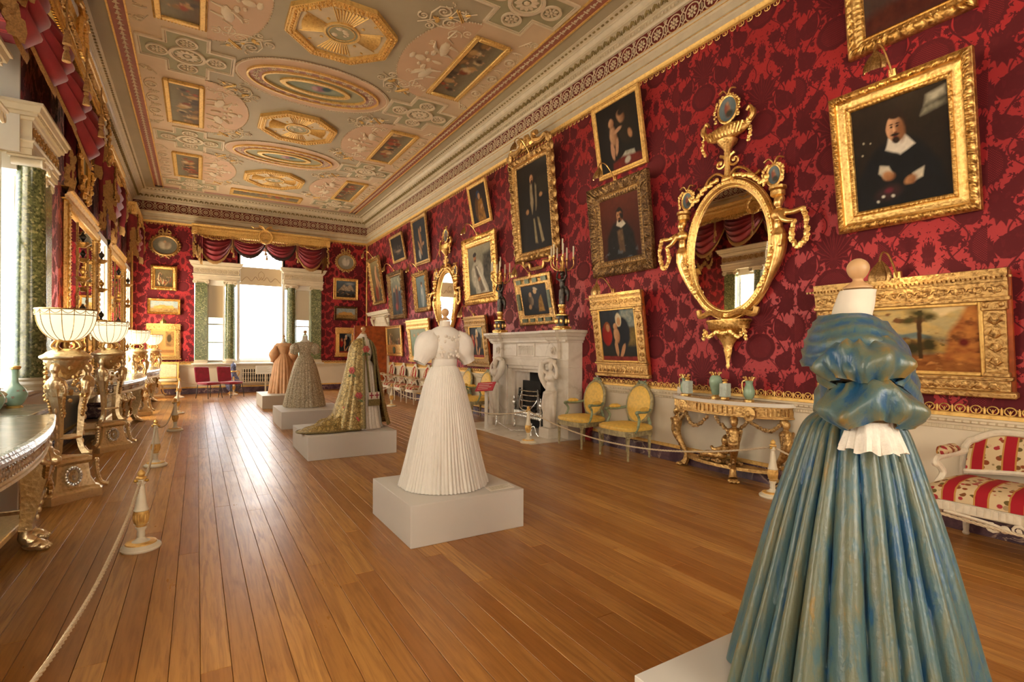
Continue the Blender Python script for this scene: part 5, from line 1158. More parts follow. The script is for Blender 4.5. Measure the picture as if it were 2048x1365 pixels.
for s_ in (-1, 1):
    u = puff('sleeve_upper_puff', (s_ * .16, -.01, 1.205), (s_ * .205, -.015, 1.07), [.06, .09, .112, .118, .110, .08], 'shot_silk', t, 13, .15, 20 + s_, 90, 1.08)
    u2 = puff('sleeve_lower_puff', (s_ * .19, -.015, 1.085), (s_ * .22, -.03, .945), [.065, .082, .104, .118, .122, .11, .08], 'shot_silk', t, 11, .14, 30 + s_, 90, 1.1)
    P = []
    for i in range(7):
        k = i / 6; row = []
        for j in range(80):
            a = 2 * PI * j / 80; r = lerp(.06, .082, k) * (1 + .10 * math.sin(18 * a) * k + .05 * math.sin(7 * a + 1)); row.append((s_ * lerp(.21, .235, k) + r * math.cos(a), -.028 + r * math.sin(a), lerp(.965, .88, k) + .006 * math.sin(9 * a) * k))
        P.append(row)
    ob('lace_cuff', MB().grid(P, cv=True), 'lace', t)
b = MB().tube(curve([(.0, -.14, 1.10), (0, -.142, 1.02), (0, -.125, .94), (0, -.118, .90)], 5), .006, 5); ob('front_piping', b, 'frame_green', t)
ob('waistband', with_col('waistband', loft([(.955, .117, .104, 0), (.96, .121, .107, 0), (.985, .121, .107, 0), (.99, .117, .104, 0)], 48), 'shot_silk', [.15] * 192), (), t)
mannequin(t, 1.395, .055, sh=.15, zsh=1.20)
# ---- gold robe with train
t = thing('dressed_mannequin', 'gold brocade robe embroidered with roses, its train spread over a low plinth', 'dress', (2.12, 7.78, .32), .28)
skirt('gown_skirt', [(.11, 1.0), (.16, .9), (.20, .6), (.235, .3), (.27, .06), (.29, .004)], 22, lambda k: .05 + .05 * k, 'lace', t, 8, 160)
ob('gown_bodice', MB().grid(loft(smooth_rings([(.99, .11, .10, 0), (1.12, .14, .115, -.01), (1.24, .15, .10, 0), (1.32, .10, .08, 0), (1.35, .06, .06, 0)], 4), 36), cv=True), 'calico', t)
def robe_r(k): return np.interp(k, [0, .05, .12, .3, .6, .85, 1], [.07, .15, .20, .23, .30, .37, .42])
P = []; f = pleat(15, 5, .8)
A0, A1 = -PI / 2 + .62, 1.5 * PI - .40
for i in range(41):
    k = i / 40; row = []; z = 1.345 - 1.31 * k
    for j in range(121):
        a = lerp(A0, A1, j / 120); q = f(a, k) * (.02 + .09 * k); side = max(0, math.cos(a + PI)) * k * k; back = max(0, -math.cos(a)) ** 2
        r = robe_r(k) * (1 + q) + .10 * side; row.append((r * math.cos(a) * 1.02, r * math.sin(a) * .85, z))
    P.append(row)
ob('robe', MB().grid(P), 'brocade_gold', t)
e = MB()
for j in (0, 120): e.tube([Vector(P[i][j]) for i in range(0, 41, 2)], .018, 6, flat=.5)
ob('robe_border', e, 'robe_trim', t); 
P2 = [[(p[0] * .965, p[1] * .965, p[2]) for p in row[96:]] for row in P[14:39]]; ob('robe_lining', MB().grid(P2), 'velvet', t)
P3 = []
for i in range(30):           # train across the plinth to the image left
    k = i / 29; row = []
    for j in range(60):
        a = lerp(PI * .62, PI * 1.34, j / 59); L = lerp(.24, .36 + .60 * math.exp(-((a - PI * .96) / .66) ** 2), k); e_ = (1 - k) ** 1.5
        h = .30 * e_ + .03 + .018 * (math.sin(9 * a + 4 * k) + math.sin(17 * a - 7 * k + 2) + 1.2 * math.sin(22 * k + 5 * a)) * min(1, k * 3) * (1 - .6 * k) + .012
        x_, y_ = L * math.cos(a), L * math.sin(a) * .8; row.append((x_, y_, max(.012, h) if k < .97 else .006))
    P3.append(row)
tr = ob('train', MB().grid(P3), 'brocade_gold', t); ob('train_fringe', MB().tube([Vector(p) + Vector((0, 0, .016)) for p in P3[-1]], .018, 6, flat=.7), 'robe_trim', tr)
def rose(M, par):
    b, g = MB(), MB()
    for j in range(6): b.blob((.032 * math.cos(j * 1.05), 0, .032 * math.sin(j * 1.05)), (.022, .005, .022), 6, 4, 0, M)
    b.blob((0, -.003, 0), (.02, .006, .02), 6, 4, 0, M)
    for s_ in (-1, 1): g.blob((s_ * .035, 0, -.075), (.03, .004, .016), 6, 4, 0, M, Matrix.Rotation(s_ * .6, 3, 'Y'))
    g.tube([M @ Vector((0, 0, -.02)), M @ Vector((.005, -.002, -.1))], .005, 4)
    o = ob('embroidered_rose', b, 'tap_rose', par, 'rose embroidered in red and pink'); ob('embroidered_leaves', g, 'leaf_green', o)
simple('tap_rose', 'b4534c', .7, var=.3, scale=60); simple('leaf_green', '56663a', .7, var=.2)
for a, z in ((-PI * .62 + .12, 1.17), (-PI * .84, .86), (-PI * .70, .50), (-PI * .90, .30), (-PI * .72, .16)):
    k = (1.345 - z) / 1.31; r = robe_r(k) * 1.06 + .012; rose(T(r * math.cos(a) * 1.02, r * math.sin(a) * .86, z) @ Rz(a + PI / 2), t)
st = MB().tube(curve([(.05, -.12, 1.30), (.075, -.17, 1.1), (.085, -.20, .8), (.09, -.235, .5), (.09, -.24, .42)], 5), .028, 6, flat=.3); st.tube(curve([(-.05, -.12, 1.30), (-.04, -.17, 1.1), (-.03, -.20, .8), (-.02, -.235, .5), (-.02, -.24, .42)], 5), .028, 6, flat=.3); ob('stole', st, 'robe_trim', t)
s2 = ob('stole_end', MB().box(-.055, .125, -.262, -.25, .36, .54), 'calico', t, 'stole end with two red crosses', smooth=False)
b = MB()
for x in (-.01, .08): b.box(x - .008, x + .008, -.266, -.26, .45, .535).box(x - .036, x + .036, -.266, -.26, .485, .502)
b2 = MB().box(-.056, .126, -.268, -.25, .34, .435); ob('red_crosses', b, 'velvet', s2, smooth=False, kind='stuff'); ob('stole_fringe', b2, 'robe_trim', s2)
mannequin(t, 1.40, .048, sh=.14, zsh=1.24)
# ---- grey figured gown
t = thing('dressed_mannequin', 'grey patterned gown with puff sleeves between the robe and the peach gown', 'dress', (1.88, 11.2, .32), -.08)
skirt('skirt', [(.11, 1.035), (.15, .98), (.22, .82), (.29, .56), (.35, .30), (.395, .06), (.40, .004)], 24, lambda k: .02 + .06 * k, 'lace_grey', t, 14, 180)
ob('bodice', MB().grid(loft(smooth_rings([(1.03, .11, .092, 0), (1.10, .12, .10, 0), (1.20, .155, .12, -.01), (1.27, .165, .105, 0), (1.305, .15, .09, .01)], 4), 40, lambda a, k: .012 * math.sin(12 * a)), cv=True), 'lace_grey', t)
for s_ in (-1, 1): puff('sleeve', (s_ * .145, 0, 1.27), (s_ * .225, -.01, 1.06), [.05, .09, .105, .10, .075, .055], 'lace_grey', t, 11, .05, 41 + s_)
mannequin(t, 1.44, .047)
# ---- peach gown
t = thing('dressed_mannequin', 'peach silk gown with long full sleeves and wide collar, farthest of the five gowns', 'dress', (1.96, 14.85, .32), -.10)
skirt('skirt', [(.105, 1.03), (.15, .97), (.24, .78), (.29, .50), (.34, .22), (.375, .004)], 20, lambda k: .04 + .07 * k, 'peach_silk', t, 17, 170)
ob('bodice', MB().grid(loft(smooth_rings([(1.02, .105, .09, 0), (1.12, .13, .105, 0), (1.22, .165, .115, -.01), (1.27, .17, .10, 0)], 4), 40), cv=True), 'peach_silk', t)
ob('wide_collar', MB().grid(loft([(1.30, .155, .095, 0), (1.31, .17, .105, 0), (1.28, .20, .125, 0), (1.23, .225, .14, -.005), (1.225, .22, .135, -.005)], 40, lambda a, k: .02 * math.sin(16 * a)), cv=True), 'peach_lace', t)
for s_ in (-1, 1): puff('sleeve', (s_ * .18, 0, 1.25), (s_ * .27, -.03, .80), [.05, .06, .085, .115, .13, .11, .06, .045], 'peach_silk', t, 10, .05, 51 + s_)
mannequin(t, 1.42, .046)
# ================================================================ fireplace
def figure(blobs):
    # blobs: ('s', c, r3) ellipsoid | ('c', [pts], [radii]) tapering limb
    m = MB()
    for b in blobs:
        if b[0] == 's': m.blob(b[1], b[2], 10, 8)
        else: m.tube(curve(b[1], 3), [p.x for p in curve([(r, 0, 0) for r in b[2]], 3)], 9)
    return m
fp = thing('fireplace', 'white marble chimneypiece with a draped standing figure on each jamb', 'fireplace', (XR, 8.08, .012), -PI / 2); fp.scale = (.85, 1, 1)
# local: x right (towards the camera), y into the wall, z up
b = MB()
for s_ in (-1, 1):
    x0, x1 = sorted((s_ * .86, s_ * 1.50)); b.box(x0, x1, -.30, -.0, .0, 1.18, .006)
b.box(-1.50, 1.50, -.30, 0, 1.18, 1.62, .006); ob('jambs', b, 'marble_white', fp, smooth=False)
b = MB().sweep([(0, 1.60), (.02, 1.60), (.03, 1.64), (.06, 1.65), (.07, 1.70), (.10, 1.71), (.13, 1.76), (.15, 1.77), (.15, 1.81), (0, 1.82)], [(-1.50, .0, 0), (-1.50, -.30, 0), (-1.24, -.30, 0), (-1.24, -.36, 0), (-.98, -.36, 0), (-.98, -.30, 0), (.98, -.30, 0), (.98, -.36, 0), (1.24, -.36, 0), (1.24, -.30, 0), (1.50, -.30, 0), (1.50, 0, 0)][::-1]).box(-1.5, 1.5, -.36, 0, 1.62, 1.815)
ob('mantel_shelf', b, 'marble_white', fp, smooth=False)
b = MB()
for i in range(90): b.box(-1.48 + i * .033, -1.462 + i * .033, -.345, -.31, 1.652, 1.672)
ob('mantel_dentils', b, 'marble_white', fp, kind='stuff', smooth=False)
b = MB().box(-.34, .34, -.315, -.29, 1.35, 1.60, .006)
for i in range(11):
    x = -.28 + i * .056; b.blob((x, -.315, 1.45), (.02, .012, .07), 6, 5); b.blob((x, -.318, 1.54), (.014, .012, .016), 6, 4); b.tube([(x, -.316, 1.5), (x + .025, -.32, 1.47), (x + .04, -.316, 1.52)], .008, 4)
ob('relief_tablet', b, 'marble_white', fp)
b = MB()
for s_ in (-1, 1):
    b.box(*sorted((s_ * .38, s_ * .96)), -.312, -.29, 1.36, 1.59, .008).box(*sorted((s_ * .98, s_ * 1.24)), -.36, -.29, 1.33, 1.62, .008); b.lathe([(.0, 0), (.07, 0), (.08, .02), (.0, .03)], 14, M=T(s_ * 1.11, -.36, 1.47) @ Rx(PI / 2)); rosette(.06, 8, b, T(s_ * 1.11, -.375, 1.47) @ Rx(PI / 2), .015)
    b.box(*sorted((s_ * .86, s_ * .80)), -.28, 0, .0, 1.18, .006)
b.box(-.86, .86, -.28, 0, 1.12, 1.18, .006).box(-1.5, 1.5, -.31, -.28, 1.30, 1.33, .006); ob('frieze_panels', b, 'marble_white', fp)
b = MB().box(-.80, -.66, -.2, -.15, 0, 1.12).box(.60, .80, -.2, -.15, 0, 1.12).box(-.659, .599, -.2, -.15, 1.06, 1.12); ob('inner_slips', b, 'marble_white', fp, smooth=False)
b = MB().box(-.86, .86, -.16, -.012, 0, 1.14); b = MB()
b.box(-.34, .62, -.03, -.012, 0, 1.08).box(.60, .64, -.15, -.03, 0, 1.08)
ob('firebox_cheek', MB().prism([(-.66, -.16), (-.34, -.03), (-.34, -.014), (-.66, -.014)], 0, 1.08), 'marble_white', fp, smooth=False); ob('fire_opening', b, 'soot', fp, smooth=False)
for s_ in (-1, 1):                       # draped figures, one arm raised to the drapery
    c = s_ * 1.11; B = [('s', (c, -.42, 1.20), (.055, .06, .075)), ('s', (c, -.40, 1.255), (.06, .055, .05)), ('c', [(c, -.42, 1.15), (c, -.42, 1.08)], [.034, .04]),
         ('s', (c, -.42, 1.02), (.13, .09, .10)), ('s', (c - .045, -.475, 1.0), (.045, .04, .045)), ('s', (c + .045, -.475, 1.0), (.045, .04, .045)), ('s', (c, -.42, .90), (.085, .065, .09)), ('s', (c, -.42, .78), (.12, .085, .10)),
         ('c', [(c + s_ * .02, -.43, .78), (c + s_ * .03, -.44, .5), (c + s_ * .02, -.42, .28), (c + .0, -.42, .20)], [.12, .11, .10, .12]), ('c', [(c - s_ * .05, -.45, .76), (c - s_ * .08, -.48, .52), (c - s_ * .06, -.43, .30)], [.08, .07, .05]),
         ('c', [(c + s_ * .10, -.42, 1.08), (c + s_ * .21, -.43, 1.02), (c + s_ * .20, -.42, 1.16), (c + s_ * .06, -.40, 1.27)], [.035, .032, .03, .03]), ('c', [(c - s_ * .10, -.42, 1.08), (c - s_ * .20, -.44, 1.12), (c - s_ * .30, -.42, 1.20)], [.035, .03, .03]),
         ('c', [(c - s_ * .31, -.41, 1.27), (c - s_ * .29, -.43, 1.10), (c - s_ * .20, -.45, .96), (c - s_ * .05, -.47, .84)], [.05, .075, .06, .04]), ('c', [(c - s_ * .28, -.39, 1.26), (c - .1 * s_, -.385, 1.30), (c + s_ * .1, -.385, 1.28)], [.04, .05, .03])]
    for i in range(9): B.append(('c', [(c + .11 * math.cos(i * .7), -.42 - .07 * abs(math.sin(i * .7)), .76), (c + .13 * math.cos(i * .7 + .1), -.43 - .09 * abs(math.sin(i * .7)), .5), (c + .12 * math.cos(i * .7 + .2), -.42 - .08 * abs(math.sin(i * .7)), .17)], [.02, .025, .03]))
    remesh('draped_figure', figure(B), 'marble_white', fp, .012, 2)
    ob('figure_pedestal', MB().box(c - .17, c + .17, -.56, -.28, 0, .17, .008), 'marble_white', fp, smooth=False)
struct('floor_hearth', MB().box(XR - 1.05, XR, 8.05 - 1.28, 8.05 + 1.32, .0, .012, .004), 'marble_white', smooth=False)
# grate
gt = thing('fire_grate', 'polished steel basket grate with urn finials in the fireplace opening', 'grate', (XR, 8.05, .012), -PI / 2)
b = MB()
for z in (.44, .54, .64, .72):
    w = .30 * math.sqrt(max(.05, 1 - ((.74 - z) / .40) ** 2)); b.tube(curve([(-w, -.22, z), (-w * .6, -.33, z), (w * .6, -.33, z), (w, -.22, z)], 5), .010, 5)
b.tube(curve([(-.30, -.22, .72), (-.30, -.25, .6), (-.2, -.33, .42), (0, -.35, .36), (.2, -.33, .42), (.30, -.25, .6), (.30, -.22, .72)], 5), .012, 5); ob('fire_bars', b, 'silver', gt)
b = MB().box(-.30, .30, -.20, -.165, .30, .90).box(-.28, .28, -.30, -.2, .34, .38); ob('fire_back', b, 'soot', gt, smooth=False)
b = MB().box(-.46, .46, -.30, -.25, .24, .34, .008)
for i in range(17): b.lathe([(.006, 0), (.016, .02), (.016, .05), (.006, .07)], 6, (-.42 + i * .0525, -.31, .26))
for i in range(18): b.blob((-.44 + i * .052, -.305, .235), (.02, .012, .03), 6, 4)
for s_ in (-1, 1):
    b.prism([(s_ * .30, .34), (s_ * .46, .34), (s_ * .36, .60), (s_ * .33, .76), (s_ * .30, .76)][::s_], -.28, -.24, axis='y')
ob('fender_apron', b, 'silver', gt)
for s_ in (-1, 1):
    b = MB().lathe([(.02, 0), (.03, .02), (.014, .05), (.014, .2), (.024, .22), (.012, .25)], 8, (s_ * .44, -.30, .0)); b.lathe([(.014, .34), (.024, .36), (.014, .40), (.034, .45), (.036, .50), (.012, .53), (.016, .56), (.004, .61)], 10, (s_ * .45, -.30, 0)); ob('urn_finial', b, 'silver', gt)
# low fire irons on the hearth
ir = thing('fire_irons', 'polished steel fire irons and rests lying on the pale hearth', 'fire irons', (XR, 8.05, .012), -PI / 2)
for s_ in (-1, 1):
    b = MB().tube(curve([(s_ * .62, -.62, .0), (s_ * .60, -.60, .12), (s_ * .66, -.58, .16), (s_ * .70, -.56, .05), (s_ * .76, -.55, .0)], 5), .010, 5).blob((s_ * .60, -.60, .19), (.02, .02, .03), 6, 5).tube([(s_ * .60, -.60, .12), (s_ * .60, -.60, .18)], .008, 5); ob('iron_rest', b, 'silver', ir)
ob('poker', MB().tube([(-.66, -.58, .10), (-.1, -.62, .02), (.0, -.62, .01)], .008, 5), 'silver', ir); ob('tongs', MB().tube([(.66, -.57, .10), (.1, -.66, .03), (0, -.67, .01)], .009, 5), 'silver', ir)
# candelabra on the mantel
def candelabrum(y, label):
    t = thing('candelabrum', label, 'candelabrum', (XR - .30, y, 1.832), -PI / 2, 'gilt and bronze figure candelabra on the mantel')
    b = MB().lathe([(.15, 0), (.15, .02), (.125, .04), (.125, .05), (.11, .06)], 8, a0=PI / 8)
    for k in range(4): a = PI / 4 + k * PI / 2; b.blob((.13 * math.cos(a), .13 * math.sin(a), .03), (.035, .035, .03), 6, 4)
    ob('base', b, 'gold', t, ang=.4)
    b = MB().lathe([(.105, .06), (.105, .22), (.09, .235)], 8, a0=PI / 8); o = ob('drum', b, 'bronze_dark', t, ang=.4); g = MB()
    for k in range(8): a = k * PI / 4; g.blob((.104 * math.cos(a), .104 * math.sin(a), .14), (.025, .025, .05), 6, 5)
    g.lathe([(.10, .23), (.125, .235), (.125, .25), (.08, .26), (.055, .28), (.05, .32), (.065, .34), (.05, .36), (.07, .40), (.07, .42), (0, .42)], 14); ob('gilt_mounts', g, 'gold', o, kind='stuff')
    z = .42
    B = [('c', [(.0, 0, z), (.0, 0, z + .12), (.01, 0, z + .25)], [.055, .06, .065]), ('c', [(.03, -.01, z), (.04, -.02, z + .15), (.03, -.02, z + .26)], [.03, .035, .05]), ('s', (.0, 0, z + .34), (.055, .045, .08)), ('s', (0, 0, z + .41), (.075, .05, .045)), ('c', [(0, 0, z + .44), (0, 0, z + .48)], [.02, .02]), ('s', (0, -.005, z + .52), (.034, .038, .044)), ('s', (0, .015, z + .53), (.035, .036, .04)),
         ('c', [(.07, 0, z + .42), (.12, -.01, z + .48), (.09, 0, z + .60)], [.022, .018, .016]), ('c', [(-.07, 0, z + .42), (-.13, -.02, z + .46), (-.12, 0, z + .57)], [.022, .018, .016]), ('c', [(.04, .03, z + .3), (.09, .05, z + .2), (.08, .05, z + .05)], [.03, .035, .02])]
    remesh('bronze_figure', figure(B), 'bronze_dark', t, .009, 2)
    b = MB().lathe([(.02, z + .56), (.05, z + .60), (.03, z + .66), (.05, z + .70), (.02, z + .74), (.03, z + .80), (.0, z + .84)], 10); ob('stem', b, 'gold', t)
    for k in range(7):
        a = 2 * PI * k / 7 + .3; r, h = (.19, z + .78) if k else (.0, z + .90)
        if k: ob('branch', MB().tube(curve([(.02 * math.cos(a), .02 * math.sin(a), z + .62), (.10 * math.cos(a), .10 * math.sin(a), z + .58), (r * math.cos(a), r * math.sin(a), z + .66), (r * math.cos(a), r * math.sin(a), h - .01)], 4), .009, 5).lathe([(.008, h - .02), (.03, h - .005), (.02, h), (.018, h + .03)], 8, (r * math.cos(a), r * math.sin(a), 0)), 'gold', t)
        ob('candle', MB().lathe([(.014, h + .02), (.013, h + .21), (.0, h + .215)], 8, (r * math.cos(a), r * math.sin(a), 0)), 'wick', t)
candelabrum(6.98, 'gilt and bronze figure candelabrum with candles at the near end of the mantel')
candelabrum(9.06, 'gilt and bronze figure candelabrum with candles at the far end of the mantel')

# ================================================================ oval girandole mirrors
def girandole(yc, zc, label):
    t = thing('oval_mirror', label, 'mirror', (XR - .008, yc, zc), -PI / 2, 'oval gilt girandole mirrors')
    W_, H_ = .51, .735
    g = MB().lathe([(0, 0), (1, 0), (1, .012), (0, .012)], 56, M=T(0, -.045, 0) @ Rx(PI / 2) @ Sc(W_, H_, 1)); ob('mirror_glass', g, 'mirror', t, smooth=False)
    b = MB(); N = 84
    for rr, th, yy in ((1.03, .022, -.06), (1.10, .045, -.07), (1.165, .022, -.05)):
        P = []
        for i in range(N):
            a = 2 * PI * i / N; P.append((W_ * math.cos(a) + (rr - 1) * .62 * math.cos(a), yy, H_ * math.sin(a) + (rr - 1) * .62 * math.sin(a)))
        b.tube(P, th, 7, closed=True)
    for i in range(120):
        a = 2 * PI * i / 120; b.blob(((W_ + .065) * math.cos(a), -.112, (H_ + .065) * math.sin(a)), (.012, .012, .012), 5, 4)
    ob('oval_frame', b, 'gold', t)
    def garland(mb, pts, r=.028, d=.035, seed=1):
        q = curve(pts, 8); rr = random.Random(seed)
        for p in q: mb.blob((p.x + rr.uniform(-.008, .008), p.y - rr.uniform(0, .02), p.z + rr.uniform(-.008, .008)), (r * rr.uniform(.7, 1.1), r * .8, r * rr.uniform(.7, 1.1)), 6, 4)
    # top: bow, lyre stem, boat-shaped vase, medallion
    b = MB()
    for s_ in (-1, 1):
        b.tube(curve([(0, -.08, .83), (s_ * .12, -.1, .93), (s_ * .24, -.1, .90), (s_ * .34, -.08, .80), (s_ * .42, -.08, .83)], 5), .032, 6, flat=.5); garland(b, [(s_ * .12, -.1, .85), (s_ * .30, -.1, .80), (s_ * .46, -.1, .68), (s_ * .52, -.1, .72)], .034)
        scroll(b, (0, 0), .09, 1.2, s_, PI / 2, .02, 14, T(s_ * .10, -.09, 1.05) @ Rx(PI / 2), 0)
    b.tube([(0, -.08, .80), (0, -.09, 1.0), (0, -.09, 1.16)], [.05, .03, .04], 8); b.lathe([(.02, 1.14), (.05, 1.2), (.11, 1.27), (.12, 1.30), (.09, 1.31)], 14, (0, -.09, 0)); b.blob((0, -.09, .84), (.09, .05, .05), 8, 5)
    ob('crest', b, 'gold', t)
    b = MB(); b.blob((0, -.10, 1.40), (.30, .07, .10), 14, 8); b.box(-.26, .26, -.16, -.04, 1.40, 1.44, .01)
    for i in range(11): b.tube([(-.25 + i * .05, -.165, 1.44), (-.2 + i * .04, -.165, 1.33)], .012, 4)
    for s_ in (-1, 1): b.tube(curve([(s_ * .26, -.1, 1.42), (s_ * .34, -.1, 1.50), (s_ * .30, -.1, 1.60), (s_ * .26, -.1, 1.56)], 5), [.035] * 8 + [.02] * 8, 6); garland(b, [(s_ * .30, -.12, 1.44), (s_ * .33, -.12, 1.3), (s_ * .29, -.12, 1.2)], .022)
    ob('boat_vase', b, 'gold', t)
    def medal(name, cx, cz, rx, rz_, sd):
        m = MB().tube([(cx + rx * math.cos(a), -.09, cz + rz_ * math.sin(a)) for a in [2 * PI * i / 26 for i in range(26)]], .018, 6, closed=True)
        for s_ in (-1, 1): m.tube(curve([(cx, -.09, cz + rz_), (cx + s_ * .05, -.1, cz + rz_ + .07), (cx + s_ * .11, -.1, cz + rz_ + .05)], 4), .018, 5, flat=.5); garland(m, [(cx + s_ * .05, -.1, cz + rz_), (cx + s_ * (rx + .03), -.1, cz + .05), (cx + s_ * (rx + .02), -.1, cz - rz_ * .8)], .018, seed=sd)
        m.lathe([(.0, 0), (1, 0), (1, .03), (0, .03)], 22, M=T(cx, -.06, cz) @ Rx(PI / 2) @ Sc(rx, rz_, 1)); o = ob(name, m, 'gold', t)
        me = paint_grid('medallion_painting', 24, 28, rx * 1.9, rz_ * 1.9, lambda U, V: Paint(.8, sd).run(U, V, 'bg 5a6a70 8a9a9c\ne .5 .45 .16 .3 .2 .2 a05a4a b98a6a\ne .5 .72 .07 .08 0 .3 c29a78\ne .6 .3 .2 .14 0 .3 4a4a40\n'), inside=lambda U, V: (U - .5) ** 2 + (V - .5) ** 2 < .25); ob('medallion_painting', me, (), o, loc=(cx, -.095, cz - rz_ * .95))
    medal('crest_medallion', 0, 1.68, .13, .16, 3)
    for s_ in (-1, 1): medal('side_medallion', s_ * .59, .72, .085, .115, 4)
    # side figures: half-length, arms outstretched, ending in a leafy tail along the frame
    for s_ in (-1, 1):
        c = s_ * .66
        B = [('s', (c, -.12, .40), (.048, .056, .064)), ('s', (c, -.10, .435), (.06, .056, .05)), ('c', [(c, -.11, .35), (c, -.11, .32)], [.03, .036]), ('s', (c, -.11, .27), (.09, .065, .07)), ('s', (c + s_ * .02, -.15, .25), (.035, .03, .03)), ('s', (c - s_ * .005, -.11, .16), (.05, .045, .08)), ('s', (c, -.11, .06), (.075, .055, .08)),
             ('c', [(c + s_ * .06, -.13, .29), (c + s_ * .16, -.15, .25), (c + s_ * .29, -.14, .27)], [.038, .032, .028]), ('c', [(c + s_ * .04, -.16, .28), (c + s_ * .10, -.18, .18), (c + s_ * .20, -.17, .15)], [.036, .03, .026]),
             ('c', [(c, -.10, .05), (c - s_ * .01, -.09, -.12), (c - s_ * .10, -.08, -.36), (c - s_ * .22, -.07, -.58)], [.085, .075, .05, .018])]
        for i in range(6): B.append(('c', [(c + s_ * (-.05 + i * .02), -.15, .05), (c + s_ * (-.05 + i * .02) - s_ * .01, -.15, -.08)], [.012, .016]))
        o = remesh('supporter_figure', figure(B), 'gold_smooth', t, .010, 2)
        g = MB(); garland(g, [(c + s_ * .29, -.15, .27), (c + s_ * .33, -.15, .12), (c + s_ * .31, -.15, -.06), (c + s_ * .24, -.15, -.12), (c + s_ * .17, -.16, -.02), (c + s_ * .20, -.16, .15)], .034, seed=9); garland(g, [(c - s_ * .05, -.13, -.05), (c - s_ * .12, -.12, -.3), (c - s_ * .22, -.11, -.5)], .03, seed=4); ob('garland', g, 'gold', o, kind='stuff')
        ob('capital', MB().lathe([(.05, .46), (.075, .48), (.075, .53), (.05, .54), (.09, .55), (.09, .58), (.02, .6)], 10, (c - s_ * .02, -.10, 0)), 'gold', t)
    # bracket below
    b = MB().lathe([(.0, -.85), (.30, -.85), (.31, -.87), (.28, -.90), (.27, -.96), (.25, -.97), (.16, -1.04), (.08, -1.14), (.055, -1.2), (.06, -1.22), (.035, -1.3), (.02, -1.38), (.03, -1.41), (.0, -1.45)], 22, (0, 0, 0), sy=.42, M=T(0, -.06, 0))
    for s_ in (-1, 1): garland(b, [(s_ * .27, -.13, -.98), (s_ * .2, -.15, -1.06), (s_ * .1, -.15, -1.0), (0, -.15, -1.02)], .024); b.tube(curve([(s_ * .05, -.1, -.80), (s_ * .2, -.12, -.76), (s_ * .36, -.1, -.80), (s_ * .40, -.1, -.72)], 5), .035, 6)
    for s_ in (-1, 1): garland(b, [(s_ * .27, -.13, -.98), (s_ * .29, -.13, -1.08)], .024)
    ob('bracket', b, 'gold', t)
    return t
girandole(3.97, 2.72, 'oval gilt mirror with figure supporters on the near red wall left of the bearded portrait')
girandole(12.20, 2.72, 'oval gilt mirror with figure supporters seen above the white gown')

# ================================================================ half-round console under the near mirror
ct = thing('console_table', 'half-round gilt console table with inlaid marble top under the oval mirror', 'table', (XR - .0, 3.97, 0), -PI / 2)
def demi(rx, ry, n=40, p=2.0): return [(-rx, 0)] + [(-rx * math.cos(PI * i / n), -ry * (math.sin(PI * i / n) ** (2 / p))) for i in range(1, n)] + [(rx, 0)]
TW, TD = .82, .42
ob('marble_top', MB().prism(demi(TW, TD), .885, .925), 'white_paint', ct, 'white-edged marble slab', smooth=False); ob('top_inlay', MB().prism(demi(TW * .97, TD * .96), .9255, .927), 'marble_top', ct, 'inlaid brown and cream marble', smooth=False)
D1 = demi(TW * .95, TD * .93); b = MB().prism(D1, .76, .885)
for i in range(2, 39):
    p = Vector((*D1[i], 0)); q = Vector((*D1[i + 1], 0)) if i < 38 else p; m_ = (p + q) / 2
    if not 10 <= i <= 15 and not 25 <= i <= 30: b.tube([(m_.x, m_.y - .004, .785), (m_.x, m_.y - .004, .865)], .016, 5)
b.sweep([(-.01, .75), (.012, .755), (.012, .772), (-.01, .776)], [(*p, 0) for p in D1][::-1]); b.sweep([(-.01, .868), (.014, .872), (.014, .884), (-.01, .886)], [(*p, 0) for p in D1][::-1])
for i in (12, 28): m_ = D1[i]; b.lathe([(.0, 0), (.075, 0), (.08, .02), (.05, .025), (.0, .03)], 18, M=T(m_[0], m_[1] - .005, .80) @ Rz(-.0) @ Rx(PI / 2)); b.blob((m_[0], m_[1] - .03, .80), (.03, .02, .04), 7, 5)
ob('frieze', b, 'gold_old', ct)
legs = [(-.72, -.20, -1.0), (-.28, -.50, -.35), (.28, -.50, .35), (.72, -.20, 1.0)]
legs = [(-.70, -.16), (.06, -.55), (.56, -.34)]
legs = [(-.70, -.12), (.30, -.37), (.72, -.10)]
for lx, ly in legs:
    a = math.atan2(ly, lx); ox, oy = math.cos(a), math.sin(a)
    def L(r, z, s=0): return (lx + ox * r - oy * s, ly + oy * r + ox * s, z)
    B = [('s', L(.03, .695), (.04, .045, .052)), ('s', L(.0, .72), (.048, .048, .045)), ('c', [L(.02, .66), L(.02, .62)], [.026, .03]), ('s', L(.02, .585), (.07, .07, .055)), ('c', [L(.02, .57), L(.035, .45), L(-.01, .34), L(-.09, .22), L(-.12, .13)], [.068, .062, .045, .032, .028])]
    o = remesh('herm_leg', figure(B), 'gold_old', ct, .009, 2)
    g = MB()
    for s_ in (-1, 1):
        for i in range(8): g.blob(L(.055 - i * .006, .60 - i * .022, s_ * (.07 - .004 * i)), (.022, .022, .022), 6, 4)
    for i in range(7): g.blob(L(.08 - .02 * i, .50 - i * .045), (.018, .018, .03), 6, 4)
    ob('leaf_carving', g, 'gold_dark', o, kind='stuff')
    f_ = MB().tube([L(-.12, .14), L(-.115, .08), L(-.09, .04)], [.034, .04, .05], 8)
    for k in (-1, 0, 1): f_.blob(L(-.03, .022, k * .034), (.04, .026, .024), 7, 5); f_.blob(L(-.005, .016, k * .038), (.016, .012, .014), 5, 4)
    ob('paw_foot', f_, 'gold_old', ct)
g = MB(); rr = random.Random(5)
